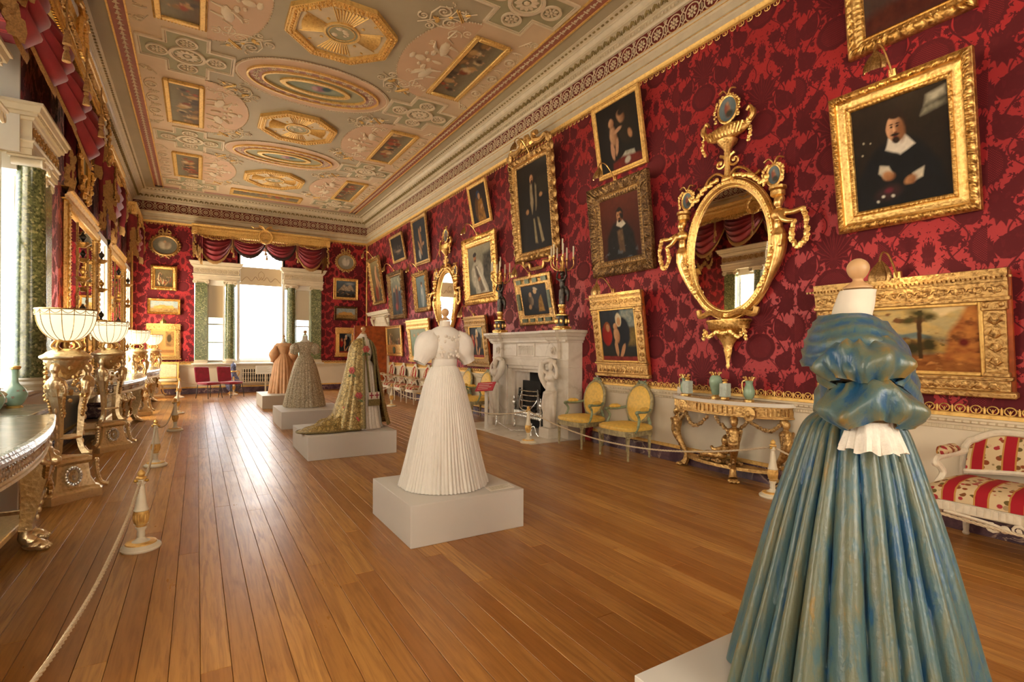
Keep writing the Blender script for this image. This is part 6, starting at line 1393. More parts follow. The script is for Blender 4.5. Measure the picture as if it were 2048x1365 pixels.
D2 = demi(TW * .9, TD * .95)
for i0, i1, dp in ((4, 12, .10), (12, 19, .14), (21, 28, .14), (28, 36, .10)):
    for k in range(26):
        f_ = k / 25; i = lerp(i0, i1, f_); j = int(i); p, q = D2[j], D2[min(j + 1, 40)]; x, y = lerp(p[0], q[0], i - j), lerp(p[1], q[1], i - j)
        g.blob((x + rr.uniform(-.01, .01), y + .03, .72 - dp * math.sin(PI * f_) + rr.uniform(-.01, .01)), (.024, .022, .022), 6, 4)
ob('garland', g, 'gold_dark', ct, kind='stuff')
D3 = demi(.60, .28); b = MB().prism(D3, .13, .165).sweep([(-.01, .125), (.014, .13), (.014, .168), (-.01, .17)], [(*p, 0) for p in D3][::-1]); ob('stretcher_shelf', b, 'gold_old', ct, smooth=False)
B = [('s', (.09, -.22, .44), (.055, .055, .06)), ('s', (.09, -.20, .46), (.06, .055, .055)), ('c', [(.09, -.22, .38), (.07, -.22, .30)], [.05, .065]), ('s', (.02, -.22, .26), (.08, .065, .06)), ('c', [(.0, -.24, .25), (-.13, -.28, .26), (-.22, -.26, .22)], [.05, .042, .026]), ('c', [(.0, -.2, .24), (-.12, -.2, .22), (-.24, -.2, .25)], [.05, .04, .024]), ('c', [(.08, -.25, .36), (.0, -.31, .33), (-.06, -.29, .36)], [.03, .025, .02]), ('c', [(.11, -.2, .35), (.18, -.2, .27), (.17, -.24, .2)], [.03, .026, .02])]
remesh('reclining_putto', figure(B), 'gold_old', ct, .010, 2)
g = MB()
for k in range(46): g.blob((rr.uniform(-.30, .28), -.2 + rr.uniform(-.12, .1), .185 + rr.uniform(0, .025)), (.03, .025, .022), 6, 4)
ob('carved_flowers', g, 'gold_dark', ct, kind='stuff')
# porcelain on the console: world (x, y) from the row seen in the photograph
def vase(name, label, x, y, prof, mat, cat='vase', z=.928, mounts=None, box=None, group=None):
    t = thing(name, label, cat, (x, y, z), 0, group); 
    if box: ob('body', MB().box(-box[0], box[0], -box[0], box[0], .03, box[1], .006), mat, t); 
    else: ob('body', MB().lathe(interp(prof, 3), 20), mat, t)
    if mounts: ob('gilt_mount', mounts, 'gold', t)
    return t
def mount(h, r, jug):
    m = MB().lathe([(.0, 0), (.055, .0), (.055, .012), (.035, .02), (.03, .03)], 14)
    for k in range(5): a = k * 1.26; m.tube(curve([(r * .8 * math.cos(a), r * .8 * math.sin(a), h - .01), (r * 1.1 * math.cos(a), r * 1.1 * math.sin(a), h + .03), (r * 1.4 * math.cos(a), r * 1.4 * math.sin(a), h + .035)], 4), .009, 5); m.blob((r * 1.4 * math.cos(a), r * 1.4 * math.sin(a), h + .035), .014, 6, 4)
    if jug: m.tube(curve([(.0, r, h), (.0, r * 2, h - .02), (.0, r * 1.8, h - .12), (.0, r * 1.0, h - .17)], 5), .008, 5)
    return m
pf = [(.03, .02), (.05, .05), (.058, .09), (.05, .14), (.035, .18), (.04, .21), (.045, .22)]
for nm, lab, y, sx, k in (('celadon_ewer', 'green celadon ewer with gilt lip, leftmost vase on the half-round console', 4.50, .20, 1.0), ('celadon_ewer', 'green celadon ewer with gilt lip, rightmost vase on the half-round console', 3.60, .20, 1.05)):
    vase(nm, lab, XR - sx, y, [(a * k, b * k) for a, b in pf], 'celadon', 'ewer', mounts=mount(.22 * k, .042, True), group='celadon ewers on the console')
vase('celadon_vase', 'tallest green celadon vase with gilt scrolled mouth in the middle of the console', XR - .15, 4.08, [(.03, .03), (.045, .05), (.05, .08), (.07, .15), (.076, .2), (.06, .25), (.04, .27)], 'celadon', mounts=mount(.265, .045, False))
for lab, y in (('square pale celadon jar with gilt lid, left of the tall middle vase', 4.40), ('square pale celadon jar with gilt lid, right of the tall middle vase', 3.86)):
    m = MB().box(-.035, .035, -.035, .035, 0, .03, .006).lathe([(.0, .19), (.03, .19), (.03, .2), (.015, .215), (.02, .225), (.008, .24), (0, .245)], 10)
    for k in range(5): m.blob((.02 * math.cos(k * 1.26), .02 * math.sin(k * 1.26), .225), (.014, .014, .01), 5, 4)
    vase('lidded_jar', lab, XR - .27, y, None, 'celadon_pale', 'jar', mounts=m, box=(.047, .19), group='square celadon jars on the console')
t = thing('sensor_box', 'small white box with thin dark antenna at the left end of the console', 'sensor', (XR - .07, 4.68, .926)); ob('case', MB().box(-.03, .03, -.035, .035, 0, .09, .004), 'white_paint', t); ob('antenna', MB().tube([(0, .0, .09), (0, .0, .17)], .006, 6), 'blue_glaze', t)
t = thing('wall_sensor', 'small white jointed sensor on the dado ledge right of the fireplace', 'sensor', (XR - .035, 6.32, .953)); ob('ball', MB().blob((0, 0, .035), .03, 8, 6), 'white_paint', t); ob('stalk', MB().tube([(0, 0, .05), (-.01, .05, .12)], .008, 6).blob((-.01, .055, .13), .02, 8, 6), 'white_paint', t)
t = thing('wall_socket', 'brass double socket plate on the marble skirting by the fireplace', 'socket', (XR - .046, 6.26, .09), -PI / 2); ob('plate', MB().box(-.045, .045, -.006, .002, -.06, .06, .002), 'brass_plate', t); ob('socket_face', MB().box(-.025, .025, -.01, -.004, -.03, .03, .002), 'white_paint', t)
# ================================================================ left wall: torcheres, console tables, pier mirrors
def proto_group(build, places):
    base = build()
    for i, (loc, label) in enumerate(places):
        if i == 0: base.location = loc; base['label'] = label; r = base
        else: r = dup(base, loc, None, label)
    return base
def build_torchere():
    t = thing('torchere', '', 'floor lamp', (0, 0, 0), math.radians(-22), 'gilt torcheres along the window wall')
    # concave triangular plinth
    def tri(R_, z, pin, n=8):
        P = []
        for k in range(3):
            a0, a1 = k * 2 * PI / 3 - PI / 2, (k + 1) * 2 * PI / 3 - PI / 2; c0 = (R_ * math.cos(a0), R_ * math.sin(a0)); c1 = (R_ * math.cos(a1), R_ * math.sin(a1)); w = .16
            m0 = (lerp(c0[0], c1[0], w), lerp(c0[1], c1[1], w)); m1 = (lerp(c0[0], c1[0], 1 - w), lerp(c0[1], c1[1], 1 - w))
            for i in range(n + 1):
                f = i / n; x, y = lerp(m0[0], m1[0], f), lerp(m0[1], m1[1], f); q = 1 - pin * math.sin(PI * f); P.append((x * q, y * q, z))
        return P
    b = MB().grid([tri(.37, 0, .10), tri(.37, .075, .10), tri(.35, .085, .12), tri(.345, .10, .14), tri(.30, .12, .18), tri(.25, .20, .22), tri(.225, .34, .22), tri(.245, .355, .2), tri(.265, .37, .16), tri(.265, .40, .16), tri(.23, .41, .2), tri(.23, .42, .2)], cv=True, capu=True); ob('base', b, 'gold_pale', t, ang=.5)
    for k in range(3):
        a = k * 2 * PI / 3 - PI / 2 + PI / 3; M_ = Rz(a + PI / 2) @ T(0, -.125, .235) @ Rx(-.10)
        m = MB().tube([(.05 * math.cos(q), 0, .066 * math.sin(q)) for q in [2 * PI * i / 20 for i in range(20)]], .007, 5, closed=True, M=M_)
        for i in range(18): q = 2 * PI * i / 18; m.blob((.066 * math.cos(q), 0, .084 * math.sin(q)), (.012, .012, .016), 5, 4, 0, M_)
        for z, r in ((.03, .012), (.0, .02), (-.03, .018)): m.blob((0, -.005, z), (r, .01, r), 6, 4, 0, M_)
        ob('oval_medallion', m, 'silver', t)
        a2 = k * 2 * PI / 3 - PI / 2; M2 = Rz(a2); f_ = MB(); f_.blob((.235, 0, .35), (.025, .035, .03), 7, 5, 0, M2); f_.tube(curve([(.225, 0, .34), (.24, 0, .22), (.27, 0, .13), (.33, 0, .10)], 4), [.022] * 12 + [.03], 7, M=M2)
        for i in range(5): f_.blob((.245 + .004 * i * i * .4, 0, .30 - .038 * i), (.014, .026, .016), 6, 4, 0, M2)
        ob('corner_scroll', f_, 'gold_pale', t)
        # tapering herm leg
        C = lambda r, z, s=0: (M2 @ Vector((r, s, z)))
        l = MB().grid([[C(r + dx, z, s) for dx, s in ((-w, -w), (w, -w), (w, w), (-w, w))] for r, z, w in ((.15, .44, .032), (.115, .50, .022), (.10, .58, .022), (.12, .9, .030), (.155, 1.05, .042), (.165, 1.10, .05))], cv=True, capu=True)
        for z in (.56, .64, .72, .80, .88, .96): l.blob(C(.125 + (z - .56) * .08, z), (.014, .014, .03), 5, 4)
        l.tube(curve([C(.13, .50), C(.16, .45), C(.20, .44)], 4), .022, 6); ob('leg', l, 'gold_pale', t, ang=.5)
        B = [('s', C(.165, 1.285), (.038, .038, .05)), ('s', C(.155, 1.305), (.042, .042, .042)), ('c', [C(.165, 1.25), C(.165, 1.20)], [.024, .03]), ('s', C(.165, 1.165), (.06, .06, .045)), ('c', [C(.165, 1.15), C(.16, 1.02)], [.06, .045]), ('c', [C(.165, 1.17, .05), C(.15, 1.08, .075), C(.16, 1.0, .05)], [.026, .024, .016]), ('c', [C(.165, 1.17, -.05), C(.15, 1.08, -.075), C(.16, 1.0, -.05)], [.026, .024, .016])]
        ob_ = remesh('herm_bust', figure(B), 'gold_pale', t, .010, 2)
        g = MB()
        for s_ in (-1, 1):
            for i in range(12): g.blob(C(.17 - .004 * i, 1.16 - i * .03, s_ * (.062 + .012 * math.sin(i * .5))), (.019, .019, .019), 5, 4)
        for i in range(9): g.blob(M2 @ Rz(PI / 3) @ Vector((.15, .05 * math.cos(i * 9), 1.34 - i * .045)), (.022, .022, .022), 5, 4)
        ob('garland', g, 'gold_old', ob_, kind='stuff')
    ob('ring_shelf', MB().lathe([(.05, .60), (.12, .60), (.125, .61), (.12, .62), (.05, .62)], 18), 'gold_pale', t)
    ob('lower_bowl', MB().lathe(interp([(.02, 1.18), (.06, 1.2), (.12, 1.26), (.165, 1.33), (.175, 1.37), (.20, 1.385), (.205, 1.41), (.17, 1.43), (.15, 1.45), (.10, 1.475), (.08, 1.48)], 2), 48, fl=16, fa=.06, flr=(1.2, 1.35)), 'gold_pale', t)
    b = MB()
    for k in range(4): a = k * PI / 2; b.tube(curve([(.06 * math.cos(a), .06 * math.sin(a), 1.46), (.13 * math.cos(a), .13 * math.sin(a), 1.50), (.10 * math.cos(a), .10 * math.sin(a), 1.555), (.06 * math.cos(a), .06 * math.sin(a), 1.57)], 4), .016, 6)
    ob('bowl_bracket', b, 'gold_old', t)
    gb = interp([(.03, 1.555), (.08, 1.565), (.14, 1.60), (.19, 1.66), (.222, 1.74), (.235, 1.83), (.237, 1.865)], 3); ob('glass_bowl', MB().lathe([(r - .004, z) for r, z in gb], 40).v and MB().grid([[(r * math.cos(2 * PI * j / 40), r * math.sin(2 * PI * j / 40), z) for j in range(40)] for r, z in gb], cv=True), 'bowl_glass', t)
    b = MB()
    for k in range(16): a = 2 * PI * k / 16; b.tube([((r + .002) * math.cos(a), (r + .002) * math.sin(a), z) for r, z in gb], .0035, 4)
    for r, z, th in ((.238, 1.865, .008), (.237, 1.81, .004), (.06, 1.56, .012)): b.tube([(r * math.cos(a), r * math.sin(a), z) for a in [2 * PI * i / 40 for i in range(40)]], th, 5, closed=True)
    for k in range(16):
        b.tube([((.240) * math.cos(2 * PI * (k + f) / 16), .240 * math.sin(2 * PI * (k + f) / 16), 1.855 - .034 * math.sin(PI * f)) for f in (0, .25, .5, .75, 1)], .003, 4)
    ob('leading', b, 'brass_lamp', t)
    ld = bpy.data.lights.new('bulb', 'POINT'); ld.energy = LAMP_W; ld.color = (1, .70, .38); ld.shadow_soft_size = .12; lo = bpy.data.objects.new('bulb', ld); COL.objects.link(lo); lo.parent = t; lo.location = (0, 0, 1.84)
    return t
proto_group(build_torchere, [((-1.10, 6.65, 0), 'tall gilt torchere with lit white glass bowl, nearest of the four on the window side'), ((-1.10, 9.5, 0), 'tall gilt torchere with lit glass bowl, second of the four from the camera'),
    ((-1.12, 13.95, 0), 'tall gilt torchere with lit glass bowl, third of the four from the camera'), ((-1.10, 18.5, 0), 'tall gilt torchere with lit glass bowl, farthest of the four by the cream armchair')])
# console tables: local x along the wall, -y into the room
def build_console():
    t = thing('console_table', '', 'table', (0, 0, 0), PI / 2, 'long gilt console tables under the pier mirrors')
    hl, dp = 1.56, .88
    def bow(k=1., e=0): return [(-hl * k - e, 0)] + [(-hl * k - e + (hl * k + e) * 2 * i / 16, -(dp * .80 + dp * .20 * math.sin(PI * i / 16)) * k - e) for i in range(17)] + [(hl * k + e, 0)]
    ob('marble_top', MB().prism(bow(1, -.012), .865, .905), 'marble_grey', t, 'polished grey marble slab', smooth=False)
    b = MB().sweep([(-.02, .845), (.012, .85), (.016, .87), (.006, .885), (.018, .895), (.01, .907), (-.02, .907)], [(*p, 0) for p in bow()][::-1]); ob('top_moulding', b, 'silver', t)
    b = MB().prism(bow(.97), .73, .855).sweep([(-.01, .72), (.012, .725), (.012, .742), (-.01, .745)], [(*p, 0) for p in bow(.97)][::-1]); ob('frieze', b, 'gold_pale', t, smooth=False)
    g = MB(); bw = bow(.97)
    for i in range(1, 17):
        p, q = bw[i], bw[i + 1]
        for k in range(4):
            f = (k + .5) / 4; x, y = lerp(p[0], q[0], f), lerp(p[1], q[1], f)
            g.tube([(x + .028 * math.cos(a), y - .006, .797 + .028 * math.sin(a)) for a in [2 * PI * j / 10 for j in range(10)]], .007, 4, closed=True); g.blob((x, y - .006, .797), (.012, .01, .012), 5, 4)
    for s_ in (-1, 1):
        for k in range(12): x, y = s_ * hl * .972, -.04 - k * .046; g.tube([(x + s_ * .006, y + .02 * math.cos(a), .797 + .026 * math.sin(a)) for a in [2 * PI * j / 8 for j in range(8)]], .007, 4, closed=True)
        g.box(*sorted((s_ * hl * .965, s_ * (hl * .965 - .16))), -.60, -.585, .745, .85, .01); g.box(*sorted((s_ * (hl * .97 - .001), s_ * (hl * .97 + .012))), -.58, -.44, .745, .85, .01); g.blob((s_ * (hl * .97 + .01), -.51, .797), (.02, .04, .045), 8, 5); g.blob((s_ * (hl * .965 - .08), -.605, .797), (.045, .02, .045), 8, 5)
    ob('guilloche', g, 'silver', t, kind='stuff')
    for lx, ly in ((-1.40, -.58), (-1.12, -.64), (1.40, -.58), (1.12, -.64)):
        sx = 1 if lx > 0 else -1; F = 0
        C = lambda r, z, s=0: (lx + s, ly - r, z)
        l = MB().grid([[C(r - w, z, -w) , C(r + w, z, -w), C(r + w, z, w), C(r - w, z, w)] for r, z, w in ((.05, .72, .075), (.06, .62, .085), (.05, .52, .075), (.03, .34, .05), (.0, .19, .036), (.0, .15, .04))], cv=True, capu=True)
        for z in (.48, .43, .38, .33, .28, .23): l.blob(C(.055 + (z - .2) * .18, z), (.016, .014, .022), 5, 4)
        ob('leg', l, 'gold_pale', t, ang=.5)
        B = [('s', C(.10, .655), (.06, .055, .06)), ('s', C(.15, .62), (.04, .05, .04)), ('s', C(.10, .70), (.075, .05, .03)), ('c', [C(.10, .68, .05), C(.08, .70, .11), C(.11, .64, .13), C(.15, .61, .10)], [.03, .032, .026, .016]), ('c', [C(.10, .68, -.05), C(.08, .70, -.11), C(.11, .64, -.13), C(.15, .61, -.10)], [.03, .032, .026, .016])]
        o = remesh('ram_mask', figure(B), 'gold_pale', t, .012, 2); g = MB(); rr = random.Random(3)
        for s_ in (-1, 1):
            for i in range(9): g.blob(C(.13 - .004 * i, .60 - .018 * i, s_ * (.11 - .012 * i)), (.026, .024, .024), 6, 4)
        for i in range(6): g.blob(C(.13, .46 - .012 * i, rr.uniform(-.03, .03)), (.026, .022, .024), 6, 4)
        ob('swag', g, 'gold_old', o, kind='stuff')
        f_ = MB().tube(curve([C(.0, .17), C(-.01, .10), C(.03, .055)], 4), [.04] * 4 + [.045] * 5, 9)
        f_.blob(C(.04, .04), (.065, .07, .04), 10, 6)
        for k in (-1.2, -.4, .4, 1.2): f_.blob(C(.10 - .012 * abs(k), .026, k * .036), (.021, .036, .026), 7, 5); f_.blob(C(.135 - .012 * abs(k), .018, k * .036), (.01, .014, .012), 5, 4)
        ob('paw_foot', f_, 'gold_pale', t)
    b = MB().box(-1.5, 1.5, -.58, -.06, .13, .175, .006); b.box(-1.28, 1.28, -.42, -.1, .175, .30, .02); ob('stretcher_shelf', b, 'gold_pale', t, smooth=False)
    b = MB().box(-.9, .9, -.36, -.1, .30, .52, .03).box(-.94, .94, -.40, -.08, .52, .56, .01); ob('under_casket', b, 'marble_purple', t, smooth=False)
    t.scale = (1, 1, 1.05)
    return t
proto_group(build_console, [((XL + .05, 3.97, 0), 'long gilt console table with ram masks and paw feet, nearest on the window side'), ((XL + .05, 11.72, 0), 'long gilt console table between the second and third torcheres'), ((XL + .05, 16.22, 0), 'long gilt console table between the third and farthest torcheres')])
# low cabinet in the big window with porcelain
t = thing('side_cabinet', 'low gilt-mounted side cabinet with marble top in the near window bay', 'cabinet', (XL + .05, 6.75, 0), PI / 2)
ob('body', MB().box(-.60, .60, -.36, 0, .04, .84, .006), 'white_paint', t, smooth=False); ob('marble_top', MB().box(-.66, .66, -.42, 0, .84, .885, .008), 'marble_grey', t, smooth=False)
b = MB().box(-.62, .62, -.38, -.0, .78, .80, .004).box(-.62, .62, -.38, 0, 0, .06, .006)
for x in (-.56, -.19, .19, .56): b.box(x - .02, x + .02, -.375, -.35, .06, .78, .004)
ob('gilt_mount', b, 'gold_pale', t, smooth=False)
bp = interp([(.05, 0), (.055, .012), (.05, .02)], 2)
bottle = [(.045, .02), (.07, .05), (.098, .11), (.10, .15), (.075, .20), (.036, .245), (.028, .30), (.028, .36), (.035, .40)]
def bottle_vase(loc, label, k):
    t = thing('bottle_vase', label, 'vase', loc, 0, 'turquoise gilt-mounted bottle vases')
    ob('body', MB().lathe([(a * k, b_ * k) for a, b_ in interp(bottle, 3)], 26), 'celadon', t)
    m = MB().lathe([(.0, 0), (.065, 0), (.068, .012), (.05, .022), (.046, .03)], 20).lathe([(.036, .385), (.045, .39), (.05, .41), (.04, .42), (.03, .418)], 20); ob('gilt_mount', m, 'gold', t)
    b = MB(); rr = random.Random(4)
    for i in range(9):
        a = rr.uniform(0, 6.28); z = rr.uniform(.09, .19); r = .096 if .1 < z < .16 else .088; rosette(.016, 5, b, Rz(a) @ T(r * k, 0, z) @ Ry(PI / 2), .004)
    ob('painted_flowers', b, 'tap_rose', t, kind='stuff')
bottle_vase((-1.56, 7.02, .886), 'turquoise bottle vase with red flowers and gilt mounts, standing whole in view', 1.0)
bottle_vase((-1.58, 6.38, .886), 'turquoise bottle vase cut by the left edge of the picture', 1.0)
# pier mirrors
def build_pier():
    t = thing('pier_mirror', '', 'mirror', (0, 0, 0), PI / 2, 'tall gilt pier mirrors')
    hw, z0, z1 = 1.48, 1.0, 3.74
    ob('mirror_glass', MB().box(-hw + .1, hw - .1, -.03, 0, z0 + .1, z1 - .1), 'mirror', t, smooth=False)
    b = MB()
    for q in ((-hw, -hw + .14, z0, z1), (hw - .14, hw, z0, z1), (-hw + .14, hw - .14, z0, z0 + .14), (-hw + .14, hw - .14, z1 - .14, z1)): b.box(q[0], q[1], -.085, 0, q[2], q[3], .02)
    for s_ in (-1, 1):
        for i in range(54): b.blob((s_ * (hw - .13), -.085, z0 + .03 + i * .05), (.016, .014, .02), 5, 4)
        for i in range(27): b.blob((s_ * (hw - .03), -.08, z0 + .05 + i * .1), (.03, .02, .048), 6, 4)
    ob('frame', b, 'gold', t)
    for x in (-.95, .95):
        b = MB().tube([(x, -.10, 1.2), (x, -.10, 3.5)], .018, 7)
        for z in (1.35, 1.95, 2.55, 3.1):
            b.lathe([(.0, 0), (.03, .0), (.10, .06), (.105, .075), (.0, .075)], 14, (x, -.17, z)); b.tube([(x, -.10, z), (x, -.17, z + .02)], .012, 5)
            for i in range(4): b.blob((x + .03 * (-1) ** i, -.11, z - .12 - .07 * i), (.03, .02, .045), 6, 4)
        o = ob('wall_bracket', b, 'gold_old', t)
        for i, z in enumerate((1.425, 2.025, 2.625, 3.175)): ob('small_urn', MB().lathe(interp([(.02, 0), (.03, .01), (.014, .03), (.04, .07), (.045, .1), (.03, .13), (.014, .15), (.02, .17)], 2), 12, (x, -.17, z)), ('gold', 'bronze_dark')[i % 2], o)
    return t
proto_group(build_pier, [((XL + .002, 11.68, 0), 'tall gilt pier mirror with brackets, nearer of the two between the windows'), ((XL + .002, 16.12, 0), 'tall gilt pier mirror with brackets, farther of the two by the end wall')])
for y, lab in ((11.5, 'oval gilt medallion with carved putti above the nearer pier mirror'),):
    t = thing('oval_medallion', lab, 'medallion', (XL + .01, y, 4.62), PI / 2); m = MB()
    m.tube([(.34 * math.cos(a), -.06, .46 * math.sin(a)) for a in [2 * PI * i / 30 for i in range(30)]], .045, 7, closed=True); rr = random.Random(6)
    for i in range(60): a = rr.uniform(0, 6.28); r = rr.uniform(1.1, 1.45); m.blob((.36 * r * math.cos(a), -.06 - rr.uniform(0, .06), .46 * r * math.sin(a)), (rr.uniform(.035, .06),) * 3, 6, 4)
    ob('carved_frame', m, 'gold', t); ob('panel', MB().lathe([(0, 0), (1, 0), (1, .02), (0, .02)], 26, M=T(0, -.02, 0) @ Rx(PI / 2) @ Sc(.33, .45, 1)), 'ceil_green', t)

# ================================================================ pelmets and draperies (local x along the wall, -y into the room, z absolute)
def swag_grid(x0, x1, zt, sag0, sag1, dep, nf=5, nu=28, nv=26):
    P = []
    for j in range(nv + 1):
        v = j / nv; row = []
        for i in range(nu + 1):
            u = i / nu; c = (4 * u * (1 - u)) ** .75; s = lerp(sag0, sag1, v); rip = math.sin(v * nf * 2 * PI + .6 * math.sin(3 * u)) * .034 * (.3 + c)
            row.append((lerp(x0, x1, u), -dep * (.35 + .65 * math.sin(PI * min(1, v * .70 + .12))) * (.35 + .65 * c) - rip, zt - s * c - .04 * (1 - c) * v + rip * .5))
        P.append(row)
    return P
def fringe_strip(mb, top, drop, ntas=0):
    P = [[Vector(p) + Vector((0, .002, 0)) for p in top], [Vector(p) + Vector((0, -.012, -drop * .5)) for p in top], [Vector(p) + Vector((0, .004, -drop * (1 + .07 * math.sin(i * 2.1)))) for i, p in enumerate(top)]]
    mb.grid(P)
def tassel(mb, x, y, z, s=1., cord=.25):
    mb.tube([(x, y, z + cord), (x, y, z)], .008, 5); mb.lathe([(.0, 0), (.03 * s, -.01), (.034 * s, -.04 * s), (.02 * s, -.06 * s), (.03 * s, -.07 * s), (.045 * s, -.12 * s), (.055 * s, -.2 * s), (.0, -.2 * s)], 12, (x, y, z), fl=12, fa=.12, flr=(-.2 * s, -.07 * s))
def pelmet(label, loc, rz, L, dep, sags, tails, wreath=False, small=False, inner=None):
    t = thing('window_pelmet', label, 'pelmet', loc, rz, None); h = L / 2
    pr = [(0, 5.14), (.0, 5.2), (.02, 5.21), (.02, 5.29), (.04, 5.30), (.05, 5.33), (.05, 5.38), (.08, 5.40), (.095, 5.44), (.095, 5.46), (0, 5.465)]
    pr = [(o - .09, z) for o, z in pr]
    b = MB().sweep(pr, [(-h, 0, 0), (-h, -dep, 0), (h, -dep, 0), (h, 0, 0)][::-1]); b.box(-h + .08, h - .08, -dep + .08, 0, 5.14, 5.46); ob('cornice', b, 'gold_paint', t, smooth=False)
    g = MB(); n = int(L / .055)
    for i in range(n):
        x = -h + (i + .5) * L / n; g.blob((x, -dep + .03, 5.355), (.02, .016, .02), 5, 4); g.blob((x, -dep + .075, 5.25), (.014, .014, .04), 5, 4); g.blob((x, -dep, 5.45), (.02, .012, .014), 5, 3)
        if abs(x) < h - .2: g.tube([(x, -dep + .08, 5.15), (x, -dep + .08, 5.08)], [.012, .02], 5)
    m = int(dep / .06)
    for s_ in (-1, 1):
        for i in range(m): g.blob((s_ * (h - .03), -dep + .03 + i * .06, 5.355), (.016, .02, .02), 5, 4); g.blob((s_ * (h - .075), -dep + .03 + i * .06, 5.25), (.014, .014, .04), 5, 4)
        g.box(*sorted((s_ * (h - .0), s_ * (h - .17))), -dep + .0, -dep + .12, 5.12, 5.36, .012); g.tube([(s_ * (h - .085) + .055 * math.cos(a), -dep - .005, 5.24 + .055 * math.sin(a)) for a in [2 * PI * i / 16 for i in range(16)]], .010, 5, closed=True); g.blob((s_ * (h - .085), -dep - .005, 5.24), (.03, .02, .03), 7, 5)
        # side face rosette, leafy drop
        g.tube([(s_ * h, -dep + .10 + .04 * math.cos(a), 5.24 + .05 * math.sin(a)) for a in [2 * PI * i / 14 for i in range(14)]], .010, 5, closed=True); g.blob((s_ * h, -dep + .1, 5.24), (.02, .03, .03), 7, 5)
    ob('carved_ornament', g, 'gold', t, kind='stuff')
    rr = random.Random(2); k = len(sags); w = (L - .3) / k
    for i, sg in enumerate(sags):
        x0 = -h + .15 + i * w; x1 = x0 + w; P = swag_grid(x0 - .02, x1 + .02, 5.16, .10, sg, dep * .95 + .05); o = ob('swag', MB().grid(P), 'drape', t)
        f_ = MB(); fringe_strip(f_, P[-1], .10); ob('fringe', f_, 'fringe' if not (inner and 0 < i < k - 1) else inner, o)
        gl = MB()
        for q in range(24):
            u = q / 23; gl.blob((lerp(x0, x1, u) + rr.uniform(-.012, .012), -dep - .02 - .05 * math.sin(PI * u), 5.13 - .13 * math.sin(PI * u) + rr.uniform(-.015, .015)), (.032, .03, .03), 6, 4)
        ob('gilt_garland', gl, 'gold_old', t, kind='stuff')
    # tails: folded cascades with stepped fringed hems
    for s_ in (-1, 1):
        P = []; N = 48
        for j in range(11):
            v = j / 10; row = []
            for i in range(N + 1):
                u = i / N; zig = abs(((u * 5) % 1) * 2 - 1); fold = (((u * 5) % 1) - .5); x = s_ * (h - .16 + .26 * (u - .35)) - s_ * .05 * zig; y = -dep * .75 - .10 * zig + .10 * u
                bot = lerp(tails[0], tails[1], u); row.append((x, y - .03 * math.sin(v * 3), lerp(5.12, bot, v)))
            P.append(row)
        o = ob('tail', MB().grid(P), 'drape', t); f_ = MB(); fringe_strip(f_, P[-1], .20); fringe_strip(f_, [Vector(p) + Vector((0, -.035, 0)) for p in P[6][:30]], .16); fringe_strip(f_, [Vector(p) + Vector((0, -.03, 0)) for p in P[8][10:]], .16)
        ob('fringe', f_, 'fringe', o); gl = MB()
        for q in range(16): gl.blob((s_ * (h - .08) + rr.uniform(-.03, .03), -dep - .02 - rr.uniform(0, .03), 5.08 - q * .045), (.035, .03, .034), 6, 4)
        ob('gilt_drop', gl, 'gold_old', t, kind='stuff')
    tb = MB()
    for i in range(1, k): tassel(tb, -h + .15 + i * w, -dep - .09, 4.78, .8, .36); tassel(tb, -h + .19 + i * w, -dep - .08, 4.62, .8, .5)
    if k > 1: ob('tassels', tb, 'fringe', t, kind='stuff')
    if wreath:
        b = MB()
        for q in range(40): a = 2 * PI * q / 40; b.blob((.20 * math.cos(a) + rr.uniform(-.01, .01), -dep - .05, 5.24 + .21 * math.sin(a) + rr.uniform(-.01, .01)), (.045, .04, .045), 6, 4)
        for s_ in (-1, 1): b.tube(curve([(0, -dep - .05, 5.46), (s_ * .15, -dep - .05, 5.54), (s_ * .32, -dep - .05, 5.50), (s_ * .42, -dep - .04, 5.55)], 5), .03, 6, flat=.5); b.tube(curve([(0, -dep - .05, 5.47), (s_ * .1, -dep - .06, 5.58), (s_ * .2, -dep - .05, 5.6)], 5), .025, 6)
        ob('wreath', b, 'gold', t, kind='stuff')
    return t
def curtain(label, loc, rz, w, z0, z1, mat, y=-.12):
    t = thing('window_curtain', label, 'curtain', loc, rz); P = []
    for j in range(9):
        v = j / 8; row = []
        for i in range(61):
            u = i / 60; row.append(((u - .5) * w, y - .035 * math.sin(u * 9 * 2 * PI) - .01 * math.sin(u * 31), lerp(z1, z0 + .18 * abs(((u * 2) % 1) * 2 - 1), v)))
        P.append(row)
    ob('cloth', MB().grid(P), mat, t); f_ = MB(); fringe_strip(f_, P[-1], .14); fringe_strip(f_, [Vector(p) + Vector((0, -.03, .22)) for p in P[-1][:30]], .12); ob('fringe', f_, 'fringe', t)
    return t
simple('fringe_dark', '3a2c2a', .8, var=.3, scale=60, bump=.5, bscale=150)
pelmet('gilt pelmet with four crimson swags and central wreath over the end window', (XC + .07, Y1 - .05, 0), 0, 4.24, .34, [.86, .58, .58, .86], (4.35, 4.85), True, inner='fringe_dark')
pelmet('gilt pelmet with crimson swags over the near side window, cut by the left edge', (XL, 8.08, 0), PI / 2, 4.8, .50, [.95, .8, .8, .95], (4.3, 4.8), True)
pelmet('short gilt pelmet with crimson swag over the middle side window', (XL, 13.78, 0), PI / 2, 2.1, .32, [1.0], (4.2, 4.7))
pelmet('short gilt pelmet with crimson swag over the side window by the far corner', (XL, 18.42, 0), PI / 2, 2.1, .32, [1.0], (4.2, 4.7))
